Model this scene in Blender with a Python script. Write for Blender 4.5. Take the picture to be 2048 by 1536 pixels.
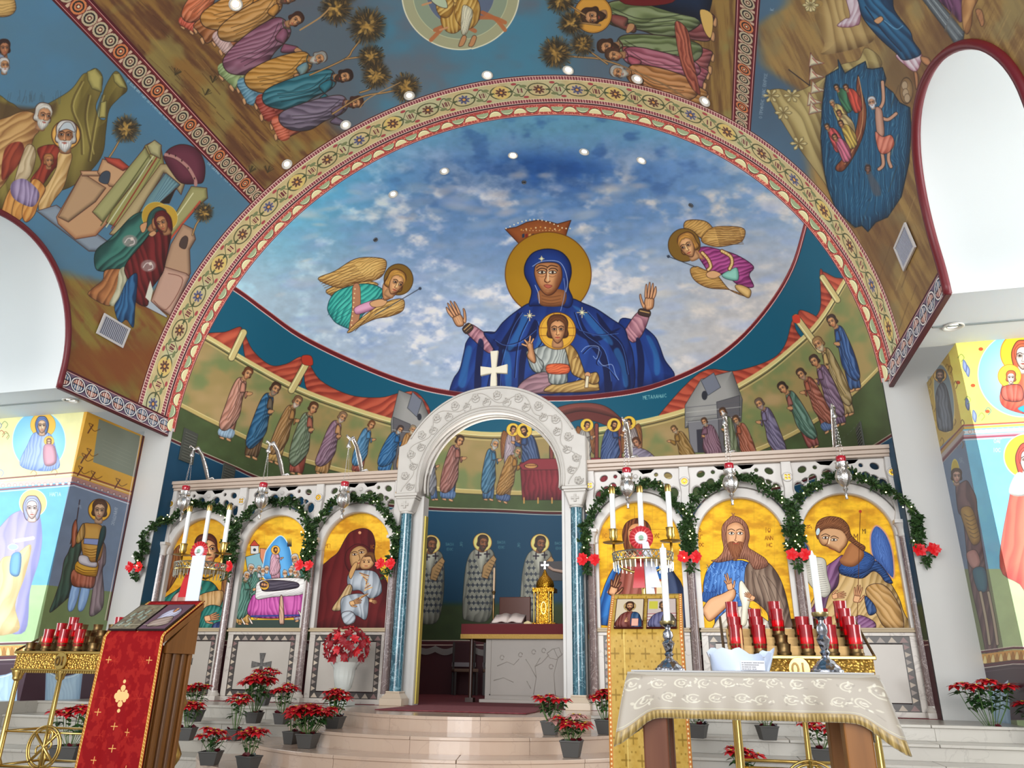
import bpy, math, random
import numpy as np
from mathutils import Vector, Matrix
for o in list(bpy.data.objects): bpy.data.objects.remove(o)
SC=bpy.context.scene; COL=SC.collection
# ---------------- camera (solved from the photograph's vanishing points) ----------------
F=1492.83; PP=np.array([1024.,768.]); CAM=np.array([2.754,-9.853,.382])
RW=np.array([[.97051812,-.07489134,-.22909796],[.2406287,.35575805,.90306923],[.01387138,-.93157259,.36329064]])
cd=bpy.data.cameras.new('camera'); cam=bpy.data.objects.new('camera',cd); COL.objects.link(cam)
cd.sensor_width=36; cd.lens=F/2048*36; cd.clip_start=.05; cd.clip_end=200
m4=np.eye(4); m4[:3,0]=RW[:,0]; m4[:3,1]=-RW[:,1]; m4[:3,2]=-RW[:,2]; m4[:3,3]=CAM
cam.matrix_world=Matrix(m4.tolist()); SC.camera=cam
# ---------------- world, exposure, lights ----------------
w=bpy.data.worlds.new('daylight'); SC.world=w; w.use_nodes=True
w.node_tree.nodes['Background'].inputs[0].default_value=(.86,.93,1.,1); w.node_tree.nodes['Background'].inputs[1].default_value=1.0
SC.view_settings.view_transform='Standard'; SC.view_settings.look='None'; SC.view_settings.exposure=0.; SC.view_settings.gamma=1.; SC.view_settings.use_curve_mapping=False
SC.cycles.max_bounces=6; SC.cycles.diffuse_bounces=3; SC.cycles.glossy_bounces=3; SC.cycles.transmission_bounces=4; SC.cycles.caustics_reflective=False; SC.cycles.caustics_refractive=False
SC.cycles.use_denoising=True
def area(name,loc,rot,sx,sy,power,col=(1,1,1)):
    l=bpy.data.lights.new(name,'AREA'); l.shape='RECTANGLE'; l.size=sx; l.size_y=sy; l.energy=power; l.color=col
    o=bpy.data.objects.new(name,l); COL.objects.link(o); o.location=loc; o.rotation_euler=rot; return o
PI=math.pi
area('nave_fill_light',(0,-13.6,4.2),(PI*.53,0,0),9,5.5,650,(.95,.98,1))  # added broad fill behind the camera; no window is built there
area('left_window_light',(-8.75,-4.0,2.6),(0,-PI/2,0),4.2,3.2,110,(.86,.94,1))
area('right_window_light',(8.75,-4.0,2.6),(0,PI/2,0),4.2,3.2,260,(.95,.98,1))
sl_=bpy.data.lights.new('front_fill_sun','SUN'); sl_.energy=1.7; sl_.angle=.45; sl_.color=(1,.99,.97); so_=bpy.data.objects.new('front_fill_sun',sl_); COL.objects.link(so_); so_.rotation_euler=(PI*.5-.04,0,.03)  # sun lamp added to light the apse evenly from the front

# ================= PAINT BOX (fresco painter) =================
rng0=np.random.RandomState(7)
def hx(c):
    if isinstance(c,str):
        return np.array([int(c[i:i+2],16)/255 for i in (0,2,4)],np.float32)
    return np.array(c,np.float32)
def vnoise(X,Y,seed=0):
    xi=np.floor(X).astype(np.int64);yi=np.floor(Y).astype(np.int64);fx=X-xi;fy=Y-yi
    fx=fx*fx*(3-2*fx);fy=fy*fy*(3-2*fy)
    def h(a,b):
        n=(a*374761393+b*668265263+seed*1442695041)&0xffffffff
        n=((n^(n>>13))*1274126177)&0xffffffff
        return ((n^(n>>16))&0xffff)/65535.
    return ((h(xi,yi)*(1-fx)+h(xi+1,yi)*fx)*(1-fy)+(h(xi,yi+1)*(1-fx)+h(xi+1,yi+1)*fx)*fy).astype(np.float32)
def fbm(X,Y,o=4,seed=0):
    r=0;a=.5;t=0
    for i in range(o):
        r=r+a*vnoise(X,Y,seed+i*17);t+=a;a*=.5;X=X*2.03+5.1;Y=Y*2.03+1.7
    return r/t
def catmull(p,closed,n=6):
    p=np.asarray(p,float);N=len(p);out=[]
    rg=range(N if closed else N-1)
    for i in rg:
        if closed:a,b,c,d=p[(i-1)%N],p[i],p[(i+1)%N],p[(i+2)%N]
        else:a,b,c,d=p[max(i-1,0)],p[i],p[i+1],p[min(i+2,N-1)]
        for k in range(n):
            t=k/n
            out.append(.5*((2*b)+(c-a)*t+(2*a-5*b+4*c-d)*t*t+(3*b-a-3*c+d)*t**3))
    if not closed:out.append(p[-1])
    return np.array(out)
def sstep(a,b,x):
    t=np.clip((x-a)/(b-a),0,1);return t*t*(3-2*t)
class CV:
    def __init__(s,x0,y0,x1,y1,sc=1.,bg=(.5,.5,.5)):
        s.x0,s.y0,s.x1,s.y1,s.sc=x0,y0,x1,y1,sc
        s.W=int((x1-x0)*sc);s.H=int((y1-y0)*sc)
        s.a=np.empty((s.H,s.W,3),np.float32);s.a[:]=hx(bg)
        s.T=(0,0,1.)
    def t(s,p):
        p=np.asarray(p,float)
        return np.stack([s.T[0]+p[...,0]/s.T[2],s.T[1]+p[...,1]/s.T[2]],-1)
    def box(s,P,m):
        a=(P.min(0)-m-(s.x0,s.y0))*s.sc;b=(P.max(0)+m-(s.x0,s.y0))*s.sc
        i0=max(0,int(a[1]));i1=min(s.H,int(b[1])+2);j0=max(0,int(a[0]));j1=min(s.W,int(b[0])+2)
        if i1<=i0 or j1<=j0:return None
        X,Y=np.meshgrid(s.x0+(np.arange(j0,j1)+.5)/s.sc,s.y0+(np.arange(i0,i1)+.5)/s.sc)
        return (slice(i0,i1),slice(j0,j1)),X.astype(np.float32),Y.astype(np.float32)
    def grid(s):
        X,Y=np.meshgrid(s.x0+(np.arange(s.W)+.5)/s.sc,s.y0+(np.arange(s.H)+.5)/s.sc);return X.astype(np.float32),Y.astype(np.float32)
    @staticmethod
    def dist(P,X,Y,closed):
        ins=np.zeros(X.shape,bool);best=np.full(X.shape,1e9,np.float32);bx=np.zeros_like(X);by=np.zeros_like(X)
        N=len(P)
        for i in range(N if closed else N-1):
            x1,y1=P[i];x2,y2=P[(i+1)%N];dx,dy=x2-x1,y2-y1;L=dx*dx+dy*dy+1e-9
            ex=X-x1;ey=Y-y1;t=np.clip((ex*dx+ey*dy)/L,0,1);vx=ex-t*dx;vy=ey-t*dy
            d=vx*vx+vy*vy;m=d<best
            best=np.where(m,d,best);bx=np.where(m,vx,bx);by=np.where(m,vy,by)
            if closed and y1!=y2:
                c=((Y>=y1)!=(Y>=y2));c&=(ex<dx*ey/dy);ins^=c
        return ins,np.sqrt(best),bx,by
    def put(s,sl,col,a):
        A=s.a[sl];a=np.clip(a,0,1)[...,None];A+=(col-A)*a
    def poly(s,p,c,sm=1,ol=None,ow=.8,hi=None,lo=None,w=None,al=1.,fold=None,feather=0,n=5,L=(-.5,-.8)):
        """fill; hi/lo: lit/shaded paint by painted relief of width w; fold=(angle,period,amt)"""
        P=s.t(p)
        if sm:P=catmull(P,True,n)
        b=s.box(P,ow+1+feather)
        if b is None:return
        sl,X,Y=b;ins,D,bx,by=s.dist(P,X,Y,True)
        sd=np.where(ins,D,-D)
        f=max(feather,.5/s.sc);cov=np.clip(.5+sd/(2*f),0,1) if not feather else sstep(-f,f,sd)
        base=hx(c);col=np.broadcast_to(base,X.shape+(3,)).copy()
        size=math.sqrt(max(1,np.ptp(P[:,0])*np.ptp(P[:,1])))
        if w is None:w=size*.22
        hi_=hx(hi) if hi is not None else np.clip(base*1.35+.08,0,1);lo_=hx(lo) if lo is not None else base*.45
        if hi is not None or lo is not None:
            k=np.clip(1-D/w,0,1);nn=(bx*L[0]+by*L[1])/(D+1e-3)   # bx points outward->inside pt minus edge: inward
            nn=-nn
            t1=np.clip(-nn,0,1)*k*.0
            sh=k**1.5*(.55-.45*nn);mid=np.clip(D/w,0,1)**1.2*(.5)
            col+= (lo_-col)*np.clip(sh,0,1)[...,None]
            col+= (hi_-col)*(mid*np.clip(.6+.5*nn*0,0,1))[...,None]
        if fold:
            an,per,amt=fold[:3];sd_=int(fold[3]) if len(fold)>3 else 0
            ca,sa=math.cos(math.radians(an)),math.sin(math.radians(an))
            u=X*ca+Y*sa;v=-X*sa+Y*ca   # folds run along v
            q=u/per+1.6*fbm(u/per/3+3,v/per/7,3,sd_+5)*2+.25*np.sin(v/per/3.)
            fr=q-np.floor(q);ridge=sstep(.0,.55,fr)*(1-sstep(.72,1.,fr))
            cr=np.clip(1-np.abs(fr-.92)/.09,0,1)
            k2=.55+.45*fbm(u/per/2+7,v/per/5,2,sd_+9);col+= (hi_-col)*(ridge**2*amt*.62*k2)[...,None];col+= (lo_-col)*(((1-ridge)**2*.34+cr*.42)*amt*k2)[...,None]
        s.put(sl,col,cov*al)
        if ol is not None:
            s.put(sl,hx(ol),np.clip(.5+(ow/2-D)*s.sc,0,1)*al)
    def line(s,p,c,w=1.,sm=1,al=1.,tap=0,closed=False,n=5):
        P=s.t(p)
        if sm and len(P)>2:P=catmull(P,closed,n)
        b=s.box(P,w+1)
        if b is None:return
        sl,X,Y=b;_,D,_,_=s.dist(P,X,Y,closed)
        s.put(sl,hx(c),np.clip(.5+(w/2-D)*s.sc,0,1)*al*min(1,max(w*s.sc,.35)))
    def dot(s,p,r,c,al=1.,ry=None,ang=0,ol=None,ow=.7,hi=None,soft=0):
        P=s.t([p])[0];ry=ry or r;b=s.box(np.array([P]),max(r,ry)+2+soft)
        if b is None:return
        sl,X,Y=b;ca,sa=math.cos(ang),math.sin(ang);x=X-P[0];y=Y-P[1]
        u=(x*ca+y*sa)/r;v=(-x*sa+y*ca)/ry;R=np.sqrt(u*u+v*v);d=(1-R)*min(r,ry)
        col=np.broadcast_to(hx(c),X.shape+(3,)).copy()
        if hi is not None:col+=(hx(hi)-col)*np.clip(1-R,0,1)[...,None]
        s.put(sl,col,(np.clip(.5+d*s.sc,0,1) if not soft else sstep(-soft,soft,d))*al)
        if ol is not None:s.put(sl,hx(ol),np.clip(.5+(ow/2-np.abs(d))*s.sc,0,1)*al)
# ---------- iconographic helpers ----------
BR='2a130c'
def face(c,x,y,r,ang=0,turn=0,skin='c58a5c',hair='4a2a18',beard=None,halo=None,hr=1.9,veil=None,ol='3a1a10',tilt=0):
    """x,y canvas-px centre; r = half face height; ang tilt in rad; turn -1..1"""
    T=c.T;c.T=(0,0,1.)
    ca,sa=math.cos(ang),math.sin(ang)
    def q(pts):return [(x+(u*ca-v*sa)*r,y+(u*sa+v*ca)*r) for u,v in pts]
    sk=hx(skin);dk=sk*np.array([.5,.42,.38]);lt=np.clip(sk*1.28+.06,0,1)
    if halo is not None:
        c.dot((x,y-.1*r),r*hr,halo,ol=ol,ow=max(.5,r*.06));
        if r>9:c.dot((x,y-.1*r),r*hr*.93,np.clip(hx(halo)*1.06,0,1),ol='a86a18',ow=max(.4,r*.03))
    if hair is not None and veil is None:
        c.poly(q([(-.78,-.1),(-.8,-.75),(-.4,-1.22),(.4,-1.22),(.8,-.75),(.78,-.1),(.85,.35),(.55,.6),(-.55,.6),(-.85,.35)]),hair,hi=np.clip(hx(hair)*1.5+.04,0,1),ol=ol,ow=max(.4,r*.06))
        if r>14:
            for k in range(7):
                a=(k-3)/3.4;c.line(q([(a*.25,-1.1),(a*.7,-.85),(a*.85,-.2),(a*.8,.4)]),np.clip(hx(hair)*1.7+.05,0,1),max(.5,r*.03),al=.6)
    if veil is not None:
        c.poly(q([(-.85,.5),(-.95,-.4),(-.55,-1.25),(0,-1.4),(.55,-1.25),(.95,-.4),(.85,.5),(.5,1.2),(-.5,1.2)]),veil,hi=np.clip(hx(veil)*1.5+.05,0,1),lo=hx(veil)*.5,ol=ol,ow=max(.4,r*.06))
    o=turn*.18
    c.poly(q([(-.3,.55),(.3,.55),(.42,1.35),(-.42,1.35)]),sk*.8,lo=dk)
    c.poly(q([(-.58+o,-.55),(-.3+o,-.85),(.3+o,-.85),(.58+o,-.55),(.6+o,.05),(.42+o,.6),(.12+o,.98),(-.12+o,.98),(-.42+o,.6),(-.6+o,.05)]),sk,hi=lt,lo=dk,w=r*.42,ol=ol,ow=max(.35,r*.05))
    if beard is not None:
        c.poly(q([(-.58+o,.1),(-.44+o,.32),(-.2+o,.36),(o,.3),(.2+o,.36),(.44+o,.32),(.58+o,.1),(.52+o,.75),(.25+o,1.15),(o+.05,1.32),(-.25+o,1.15),(-.52+o,.75)]),beard,hi=np.clip(hx(beard)*1.4+.05,0,1),lo=hx(beard)*.5,w=r*.3)
    o2=turn*.3
    lw=max(.5,r*.075);dkc='24100a'
    if r<5:
        for e in(-1,1):c.dot(q([(e*.26+o2,-.08)])[0],max(.5,r*.11),dkc)
        c.line(q([(o2,-.05),(o2+turn*.08,.3)]),dk,max(.4,r*.09),al=.7);c.line(q([(-.15+o2,.55),(.15+o2,.55)]),'7a2c20',max(.4,r*.09),al=.7)
    else:
        for e in(-1,1):
            ex=e*.27+o2
            c.dot(q([(ex,-.1)])[0],r*.2,dk,al=.55,ry=r*.14,soft=r*.08)
            c.poly(q([(ex-.17,-.1),(ex,-.19),(ex+.17,-.1),(ex,-.03)]),'e8dcc8',ol=dkc,ow=max(.4,r*.035))
            c.dot(q([(ex+turn*.04,-.12)])[0],max(.5,r*.075),dkc)
            c.line(q([(ex-.22,-.24),(ex,-.36),(ex+.22,-.27)]),dkc,lw*.8)
            c.line(q([(ex-.16,.06),(ex,.1),(ex+.15,.05)]),dk,lw*.5,al=.6)
        s_=1 if turn>=0 else -1
        c.line(q([(o2-.07*s_,-.25),(o2-.06*s_,.1),(o2-.1*s_,.3)]),dk,lw*.7,al=.8);c.line(q([(o2+.02*s_,-.1),(o2+.03*s_,.26)]),lt,lw,al=.8)
        c.line(q([(o2-.12,.33),(o2,.38),(o2+.12,.33)]),dk,lw*.7)
        c.line(q([(o2-.17,.56),(o2,.53),(o2+.17,.56)]),'7c2418',lw*.8);c.poly(q([(o2-.15,.56),(o2,.54),(o2+.15,.56),(o2,.66)]),'b35544',al=.9)
        if beard is None:c.line(q([(o2-.1,.76),(o2+.1,.76)]),dk,lw*.6,al=.6)
        elif r>12:
            for k in range(6):
                a=(k-2.5)/3;c.line(q([(a*.5+o,.45),(a*.6+o,.75),(a*.35+o,1.12)]),hx(beard)*.55,lw*.45,al=.7)
    if veil is not None:
        c.poly(q([(-.62+o,.2),(-.72+o,-.5),(-.4+o,-1.0),(0+o,-1.1),(.4+o,-1.0),(.72+o,-.5),(.62+o,.2),(.54+o,-.1),(.5+o,-.55),(.22+o,-.82),(-.22+o,-.82),(-.5+o,-.55),(-.54+o,-.1)]),veil,hi=np.clip(hx(veil)*1.4+.05,0,1),w=r*.1,ol=ol,ow=max(.3,r*.03))
    elif hair is not None:
        c.poly(q([(-.6+o,.0),(-.68+o,-.6),(-.3+o,-1.05),(.3+o,-1.05),(.68+o,-.6),(.6+o,.0),(.52+o,-.5),(.15+o,-.78),(0+o,-.72),(-.15+o,-.78),(-.52+o,-.5)]),hair,hi=np.clip(hx(hair)*1.6+.05,0,1),w=r*.12)
    c.T=T
def fig(c,foot,head,w,robe='8a5a80',cloak=None,f=1,hair='3a2416',beard=None,halo=None,pose=0,hem=None,seed=0,skin='b9885c',lean=.12,hs=1.,ol='2c1a14',wing=None,feet=True):
    """whole standing saint; foot/head(top) in px; w=body half width / height"""
    foot=np.array(foot,float);head=np.array(head,float);up=head-foot;H=np.hypot(*up);up/=H;rt=np.array([-up[1],up[0]])
    T=c.T;c.T=(0,0,1.)
    def q(pts):return [tuple(foot+rt*u*H*f+up*v*H) for u,v in pts]
    r_=np.random.RandomState(seed+3);j=lambda s=.012:r_.uniform(-s,s)
    ang=math.atan2(rt[1],rt[0]);deg=math.degrees(ang)
    cl=hx(cloak) if cloak is not None else hx(robe);rb=hx(robe);hm=hx(hem) if hem is not None else rb*.9
    if wing is not None:
        for sgn in(-1,1):c.poly(q([(sgn*.03,.78),(sgn*.16,.9),(sgn*.22,.7),(sgn*.2,.3),(sgn*.12,.42),(sgn*.06,.6)]),wing,hi='c08a50',lo='4a2a18',fold=(deg+sgn*12,H*.035,.8),ol=ol,ow=.8)
    if feet:
        for e in(-.45,.4):
            c.poly(q([(e*w-.012,.05),(e*w+.02,.05),(e*w+.055,.0),(e*w+.035,-.012),(e*w-.015,0)]),skin,lo=hx(skin)*.5,ol=ol,ow=.6)
    b=lean
    c.poly(q([(-w*.75,.035),(-w*.25,.02),(w*.3,.03),(w*.85,.045),(w*.8,.3),(w*.62,.6),(w*.5,.8),(-w*.5,.8),(-w*.72,.5),(-w*.85,.25)]),rb,lo=rb*.42,hi=rb+(.92-rb)*.38,fold=(deg,H*.05,.9,seed),ol=ol,ow=max(.6,H*.006))
    if hem is not None:c.poly(q([(-w*.75,.03),(w*.85,.04),(w*.86,.15),(-w*.8,.13)]),hm,lo=hm*.5,hi=hm+(.92-hm)*.4,fold=(deg,H*.035,.9,seed+1))
    if cloak is not None:
        c.poly(q([(-w*1.05,.16+j()),(-w*.3,.1+j()),(w*.5,.2+j()),(w*.95,.36+j()),(w*.75,.55),(w*.72,.74),(w*.35,.83),(-w*.45,.83),(-w*.85,.7),(-w*1.1+j(),.42)]),cl,lo=cl*.38,hi=cl+(.92-cl)*.38,fold=(deg+18*f+pose*6,H*.055,1.,seed+2),ol=ol,ow=max(.6,H*.007))
        for k in range(3):c.line(q([(-w*.3+k*w*.25,.78),(w*(.1+.2*k),.55),(-w*.5+k*w*.3,.25)]),cl*.35,max(.5,H*.006),al=.8)
    # arm / hand
    if pose!=3:
        hxp,hyp={0:(w*1.15,.66),1:(w*1.5,.72),2:(w*.55,.62)}[pose if pose in(0,1,2) else 0]
        c.poly(q([(w*.1,.78),(w*.6,.76),(w*.95,.6),(hxp,hyp-.03),(hxp-.01,hyp+.03),(w*.6,.66),(w*.15,.66)]),cl if pose!=2 else rb,lo=cl*.4,hi=cl+(.92-cl)*.35,ol=ol,ow=max(.5,H*.006))
        c.poly(q([(hxp-.01,hyp-.02),(hxp-.01,hyp+.022),(hxp+.045,hyp+.035),(hxp+.06,hyp+.02),(hxp+.03,hyp-.015)]),skin,ol=ol,ow=.6)
    c.line(q([(-w*.25,.83),(0.01,.79),(w*.4,.82)]),rb*.4,max(.6,H*.01))
    r=.074*H*hs;hp=q([(b*.35,.915)])[0]
    face(c,hp[0],hp[1],r,ang=ang+.22*f*(1 if lean>0 else 0),turn=.9*f,skin=skin,hair=hair,beard=beard,halo=halo)
    c.T=T
def tree(c,x,y,r,seed=0,trunk=None):
    T=c.T;c.T=(0,0,1.)
    R=np.random.RandomState(seed)
    if trunk:
        c.line(trunk,'3a2a18',4);c.line(trunk,'b08a58',2.6)
    c.dot((x,y),r,'3a2e1c',soft=r*.35,al=.95)
    for k in range(int(r*5)):
        a=R.uniform(0,6.28);d=r*R.uniform(.35,1.12);L=r*.22
        x1,y1=x+math.cos(a)*d,y+math.sin(a)*d
        c.line([(x1,y1),(x1+math.cos(a)*L,y1+math.sin(a)*L)],['1f1c12','5a4424','8a6a34','3b3018'][R.randint(4)],1.1,sm=0)
    for k in range(int(r*1.5)):
        a=R.uniform(0,6.28);d=r*R.uniform(.0,.6);c.dot((x+math.cos(a)*d,y+math.sin(a)*d),r*.16,['a8823e','6a5228','c29a50'][R.randint(3)],al=.7,ry=r*.08,ang=a)
    c.T=T
GL={'I':'0,0,0,6','C':'4,1,2,0,0,2,0,4,2,6,4,5','X':'0,0,4,6;4,0,0,6','N':'0,6,0,0,4,6,4,0','O':'2,0,4,2,4,4,2,6,0,4,0,2,2,0','A':'0,6,2,0,4,6;1,4,3,4','G':'0,6,0,0,4,0','W':'1,1,0,3,1,6,2,4,3,6,4,3,3,1','M':'0,6,0,0,2,3,4,0,4,6','P':'0,6,0,0,4,0,4,6','T':'0,0,4,0;2,0,2,6','H':'0,0,0,6;4,0,4,6;0,3,4,3','R':'0,6,0,0,3,0,4,1.5,3,3,0,3','E':'4,0,0,0,0,6,4,6;0,3,3,3','K':'0,0,0,6;4,0,0,3,4,6','L':'0,6,2,0,4,6','U':'0,0,2,3,4,0;2,3,2,6','D':'0,6,2,0,4,6,0,6','S':'4,1,2,0,0,2,0,4,2,6,4,5','B':'0,0,0,6,3,6,4,4.5,3,3,0,3;0,0,3,0,4,1.5,3,3','F':'2,0,2,6;2,1,0,3,2,5,4,3,2,1'}
def text(c,s,x,y,h,col,w=1.,ang=0,al=1.,sp=1.35):
    ca,sa=math.cos(ang),math.sin(ang);k=h/6.;px=0
    for ch in s:
        if ch in GL:
            for st in GL[ch].split(';'):
                v=[float(t) for t in st.split(',')];P=[(px+v[i]*k*.8,v[i+1]*k) for i in range(0,len(v),2)]
                c.line([(x+a*ca-b*sa,y+a*sa+b*ca) for a,b in P],col,w,sm=0,al=al)
        px+=k*4*.8*sp if ch!='I' else k*2.2

def paint_apse():
    c=CV(280,150,1860,1440,1.25)
    X,Y=c.grid()
    # --- sky of the half dome: teal edge to deep blue crown to pale horizon
    cx=1080
    n1=fbm(X/95,Y/60,5,3);n2=fbm(X/38,Y/24,4,11);n3=fbm(X/14,Y/9,3,21)
    r=np.sqrt(((X-1090)/520)**2+((Y-330)/330)**2)
    col=np.empty(X.shape+(3,),np.float32)
    def mix(a,b,t):t=np.clip(t,0,1)[...,None];return a+(b-a)*t
    deep=hx('2f5ea0');mid=hx('6289b8');teal=hx('4fa9c6');pale=hx('b2bcc8');warm=hx('b9b0a8')
    col[:]=mid
    col=mix(col,deep,sstep(.62,.1,np.sqrt(((X-1100)/400)**2+((Y-345)/85)**2)+.5*(n1-.5)))
    col=mix(col,hx('5a93ac'),sstep(330,235,Y+40*(n2-.5))*.85)
    col=mix(col,hx('6c8ca8'),sstep(1330,1560,X)*sstep(560,300,Y)*.9)
    lf=sstep(900,520,X+.35*(Y-400));col=mix(col,teal,lf*.95)
    hz=sstep(430,720,Y+.16*np.abs(X-1100)-70*(n1-.5));col=mix(col,pale,hz*.8)
    col=mix(col,warm,hz*sstep(1100,1500,X)*.75)
    cl=sstep(.49,.66,n1*.55+n2*.45+.04*sstep(350,650,Y));
    cc=mix(np.broadcast_to(hx('8fa6c8'),col.shape).copy(),hx('d6d6da'),sstep(.35,.7,n3*.5+n2*.5));cc=mix(cc,hx('c8bfb6'),sstep(1000,1500,X)*.8);cc=mix(cc,hx('a8cfe0'),lf)
    col=mix(col,cc,cl*.95*sstep(250,420,Y))
    col=mix(col,hx('1d4688'),sstep(.55,.75,fbm(X/60+9,Y/34,4,31))*sstep(470,330,Y)*sstep(700,860,X)*sstep(1560,1300,X)*.45)
    col=mix(col,hx('20508c'),sstep(.3,.55,n2)*sstep(.75,.45,np.sqrt(((X-1000)/330)**2+((Y-345)/55)**2))*.3)
    # swirly painted cloud banks
    col*=(1+.13*(n3-.5)[...,None])
    c.a[:]=col
    R=np.random.RandomState(5)
    for k in range(420):
        x=R.uniform(560,1580);y=R.uniform(370,740);w_=R.uniform(10,34)
        c.dot((x,y),w_,['aab8d4','c6c4c4','8fa6cf','d2cabf','7b96c4'][R.randint(5)],al=R.uniform(.1,.38),ry=w_*R.uniform(.18,.38),ang=R.uniform(-.3,.15),soft=w_*.2)
    for (x,y,w_) in [(1030,395,48),(1060,350,34),(1250,365,36),(880,378,30),(980,420,40),(1200,400,36),(820,435,22),(1450,470,30)]:
        for k in range(9):c.dot((x+R.uniform(-w_,w_),y+R.uniform(-w_,w_)*.3),w_*.35,'b4b0b4',al=.26,ry=w_*.14,soft=w_*.1)
    # ---- below the spring line
    line=[(280,450),(340,500),(465,575),(530,622),(600,672),(700,722),(800,762),(880,783),(975,794),(1108,797),(1200,792),(1300,775),(1400,735),(1475,683),(1540,610),(1585,535),(1610,455),(1625,390),(1650,300)]
    tl='005068'
    c.poly(line+[(1860,300),(1860,1440),(280,1440)],tl,sm=0,n=3)
    P=line
    # drapes (red) and wall
    wallT=[(280,600),(412,672),(500,725),(600,778),(700,815),(800,845),(880,858),(985,868),(1115,862),(1200,858),(1330,832),(1420,800),(1520,745),(1590,690),(1640,640),(1690,560),(1740,470),(1800,400)]
    wallB=[(280,770),(365,812),(430,845),(560,905),(700,945),(850,975),(985,985),(1115,985),(1200,975),(1330,962),(1500,905),(1600,860),(1690,800),(1745,750),(1800,690),(1860,640)]
    def shift(p,d):return [(x,y+d) for x,y in p]
    # red swagged cloths
    dr='a8402c'
    for pts in [[(415,668),(450,664),(483,655),(470,700),(440,690)],[(486,662),(505,700),(540,730),(572,728),(604,715),(600,770),(560,760),(520,735),(492,720)],
        [(612,718),(640,760),(700,790),(760,795),(800,786),(835,786),(860,830),(800,850),(720,835),(650,810),(612,775)],
        [(1585,640),(1592,660),(1610,700),(1570,760),(1500,800),(1430,830),(1340,850),(1300,870),(1310,840),(1400,745),(1470,742),(1540,720),(1570,690)],
        [(1640,540),(1652,560),(1665,610),(1650,660),(1610,650),(1640,620)],[(1600,620),(1640,640),(1620,665),(1600,650)],[(1645,545),(1670,555),(1690,560),(1670,590)]]:
        c.poly(pts,dr,hi='cc6a4c',lo='5c1a14',fold=(70 if pts[0][0]<1000 else 110,16,.9),ol='3a120c')
    c.poly(shift(wallT,0)+wallB[::-1],'8f7a50',sm=0)
    m=c.box(np.array([(280,400),(1860,1000)]),0);sl,XX,YY=m
    wl=CV.dist(np.array(wallT+wallB[::-1]),XX,YY,True)[0]
    nn=fbm(XX/40,YY/40,3,9);tan=hx('94804f')+(hx('6f7a4a')-hx('94804f'))*sstep(.4,.75,nn)[...,None]
    tan=tan+(hx('a58a5e')-tan)*sstep(.55,.85,fbm(XX/70,YY/50,3,4))[...,None]
    c.put(sl,tan,wl.astype(np.float32))
    for d,cc,w_ in[(0,'c8b678',8),(4,'efe0a8',1.2),(9,'2d2a1a',1.6),(13,'b7a56c',2)]:c.line(shift(wallT,d),cc,w_)
    # green ground + blue band
    lowL=[(280,850),(348,882),(400,905),(470,935),(510,953),(600,985),(700,1003),(860,1017),(985,1021),(1120,1026),(1250,1020),(1400,1003),(1560,975),(1650,945),(1700,920),(1760,885),(1860,820)]
    c.poly(wallB+lowL[::-1],'46582f',sm=0)
    sl,XX,YY=c.box(np.array([(280,600),(1860,1030)]),0);gm=CV.dist(np.array(wallB+lowL[::-1]),XX,YY,True)[0]
    gn=fbm(XX/30,YY/30,3,8);c.put(sl,hx('4a5c34')+(hx('3a4526')-hx('4a5c34'))*gn[...,None],gm.astype(np.float32))
    for d,cc,w_ in[(0,'b09c60',8),(-4,'e0d09a',1),(5,'3a3420',1.4)]:c.line(shift(wallB,d),cc,w_)
    c.poly(lowL+[(1860,1440),(280,1440)],'023c58',sm=0)
    # lower register green ground
    g=[(280,1225),(850,1222),(1130,1222),(1860,1225),(1860,1290),(280,1290)]
    sl,XX,YY=c.box(np.array([(280,1180),(1860,1300)]),0);c.put(sl,hx('35471f')+(hx('2c3a1c')-hx('35471f'))*fbm(XX/20,YY/20,3)[...,None],sstep(1198,1216,YY))
    c.poly([(280,1281),(1860,1281),(1860,1440),(280,1440)],'3c0f16',sm=0)
    for y,cc in((1281,'d8ccb8'),(1286,'5a1018'),(1290,'d8ccb8')):c.line([(280,y),(1860,y)],cc,1.6,sm=0)
    for d,cc,w_ in[(0,'d8c8b8',1.2),(3.5,'4a0e14',4.2),(7,'d8c8b8',1.2)]:c.line(shift(lowL,d-3),cc,w_)
    c.line(shift(line,0),'5c0c14',8);c.line(shift(line,5),'f0c8c0',1.5);c.line(shift(line,-5),'b86858',1.)
    # frames posts of the painted colonnade
    def post(a,b,w_):
        c.line([a,b],'2c2818',w_+2,sm=0);c.line([a,b],'c2b176',w_,sm=0);c.line([(a[0]-w_*.3,a[1]),(b[0]-w_*.3,b[1])],'efe2b0',1.4,sm=0)
    post((487,665),(463,715),13);post((612,728),(583,780),13);post((1592,635),(1640,700),13);post((1645,555),(1675,600),11)
    c.poly([(604,712),(622,712),(625,730),(606,728)],'a8301c',ol='4a120c');c.poly([(1585,632),(1598,630),(1600,645),(1588,645)],'c03a24')
    # painted inscriptions
    text(c,'METALAHWIS',1286,792,7,'b8d0c8',.9,ang=-.1,al=.8)
    # grey temple right (centre 1440,800)  / left (800,820)
    def temple(x0,y0,x1,y1,fl=1):
        w=x1-x0;h=y1-y0
        def q(p):return[((x0+u*w) if fl>0 else (x1-u*w),y0+v*h) for u,v in p]
        c.poly(q([(0,.42),(.28,.1),(.82,.0),(1,.35),(.98,.62),(0,.7)]),'8d8c88',sm=0,ol='25262c',hi='b0aea8')
        c.poly(q([(.55,.38),(.95,.3),(.95,1),(.6,1)]),'5c5a5c',sm=0,ol='25262c')
        c.poly(q([(.05,.62),(.58,.58),(.6,1),(.1,1)]),'77767a',sm=0,ol='25262c')
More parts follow.
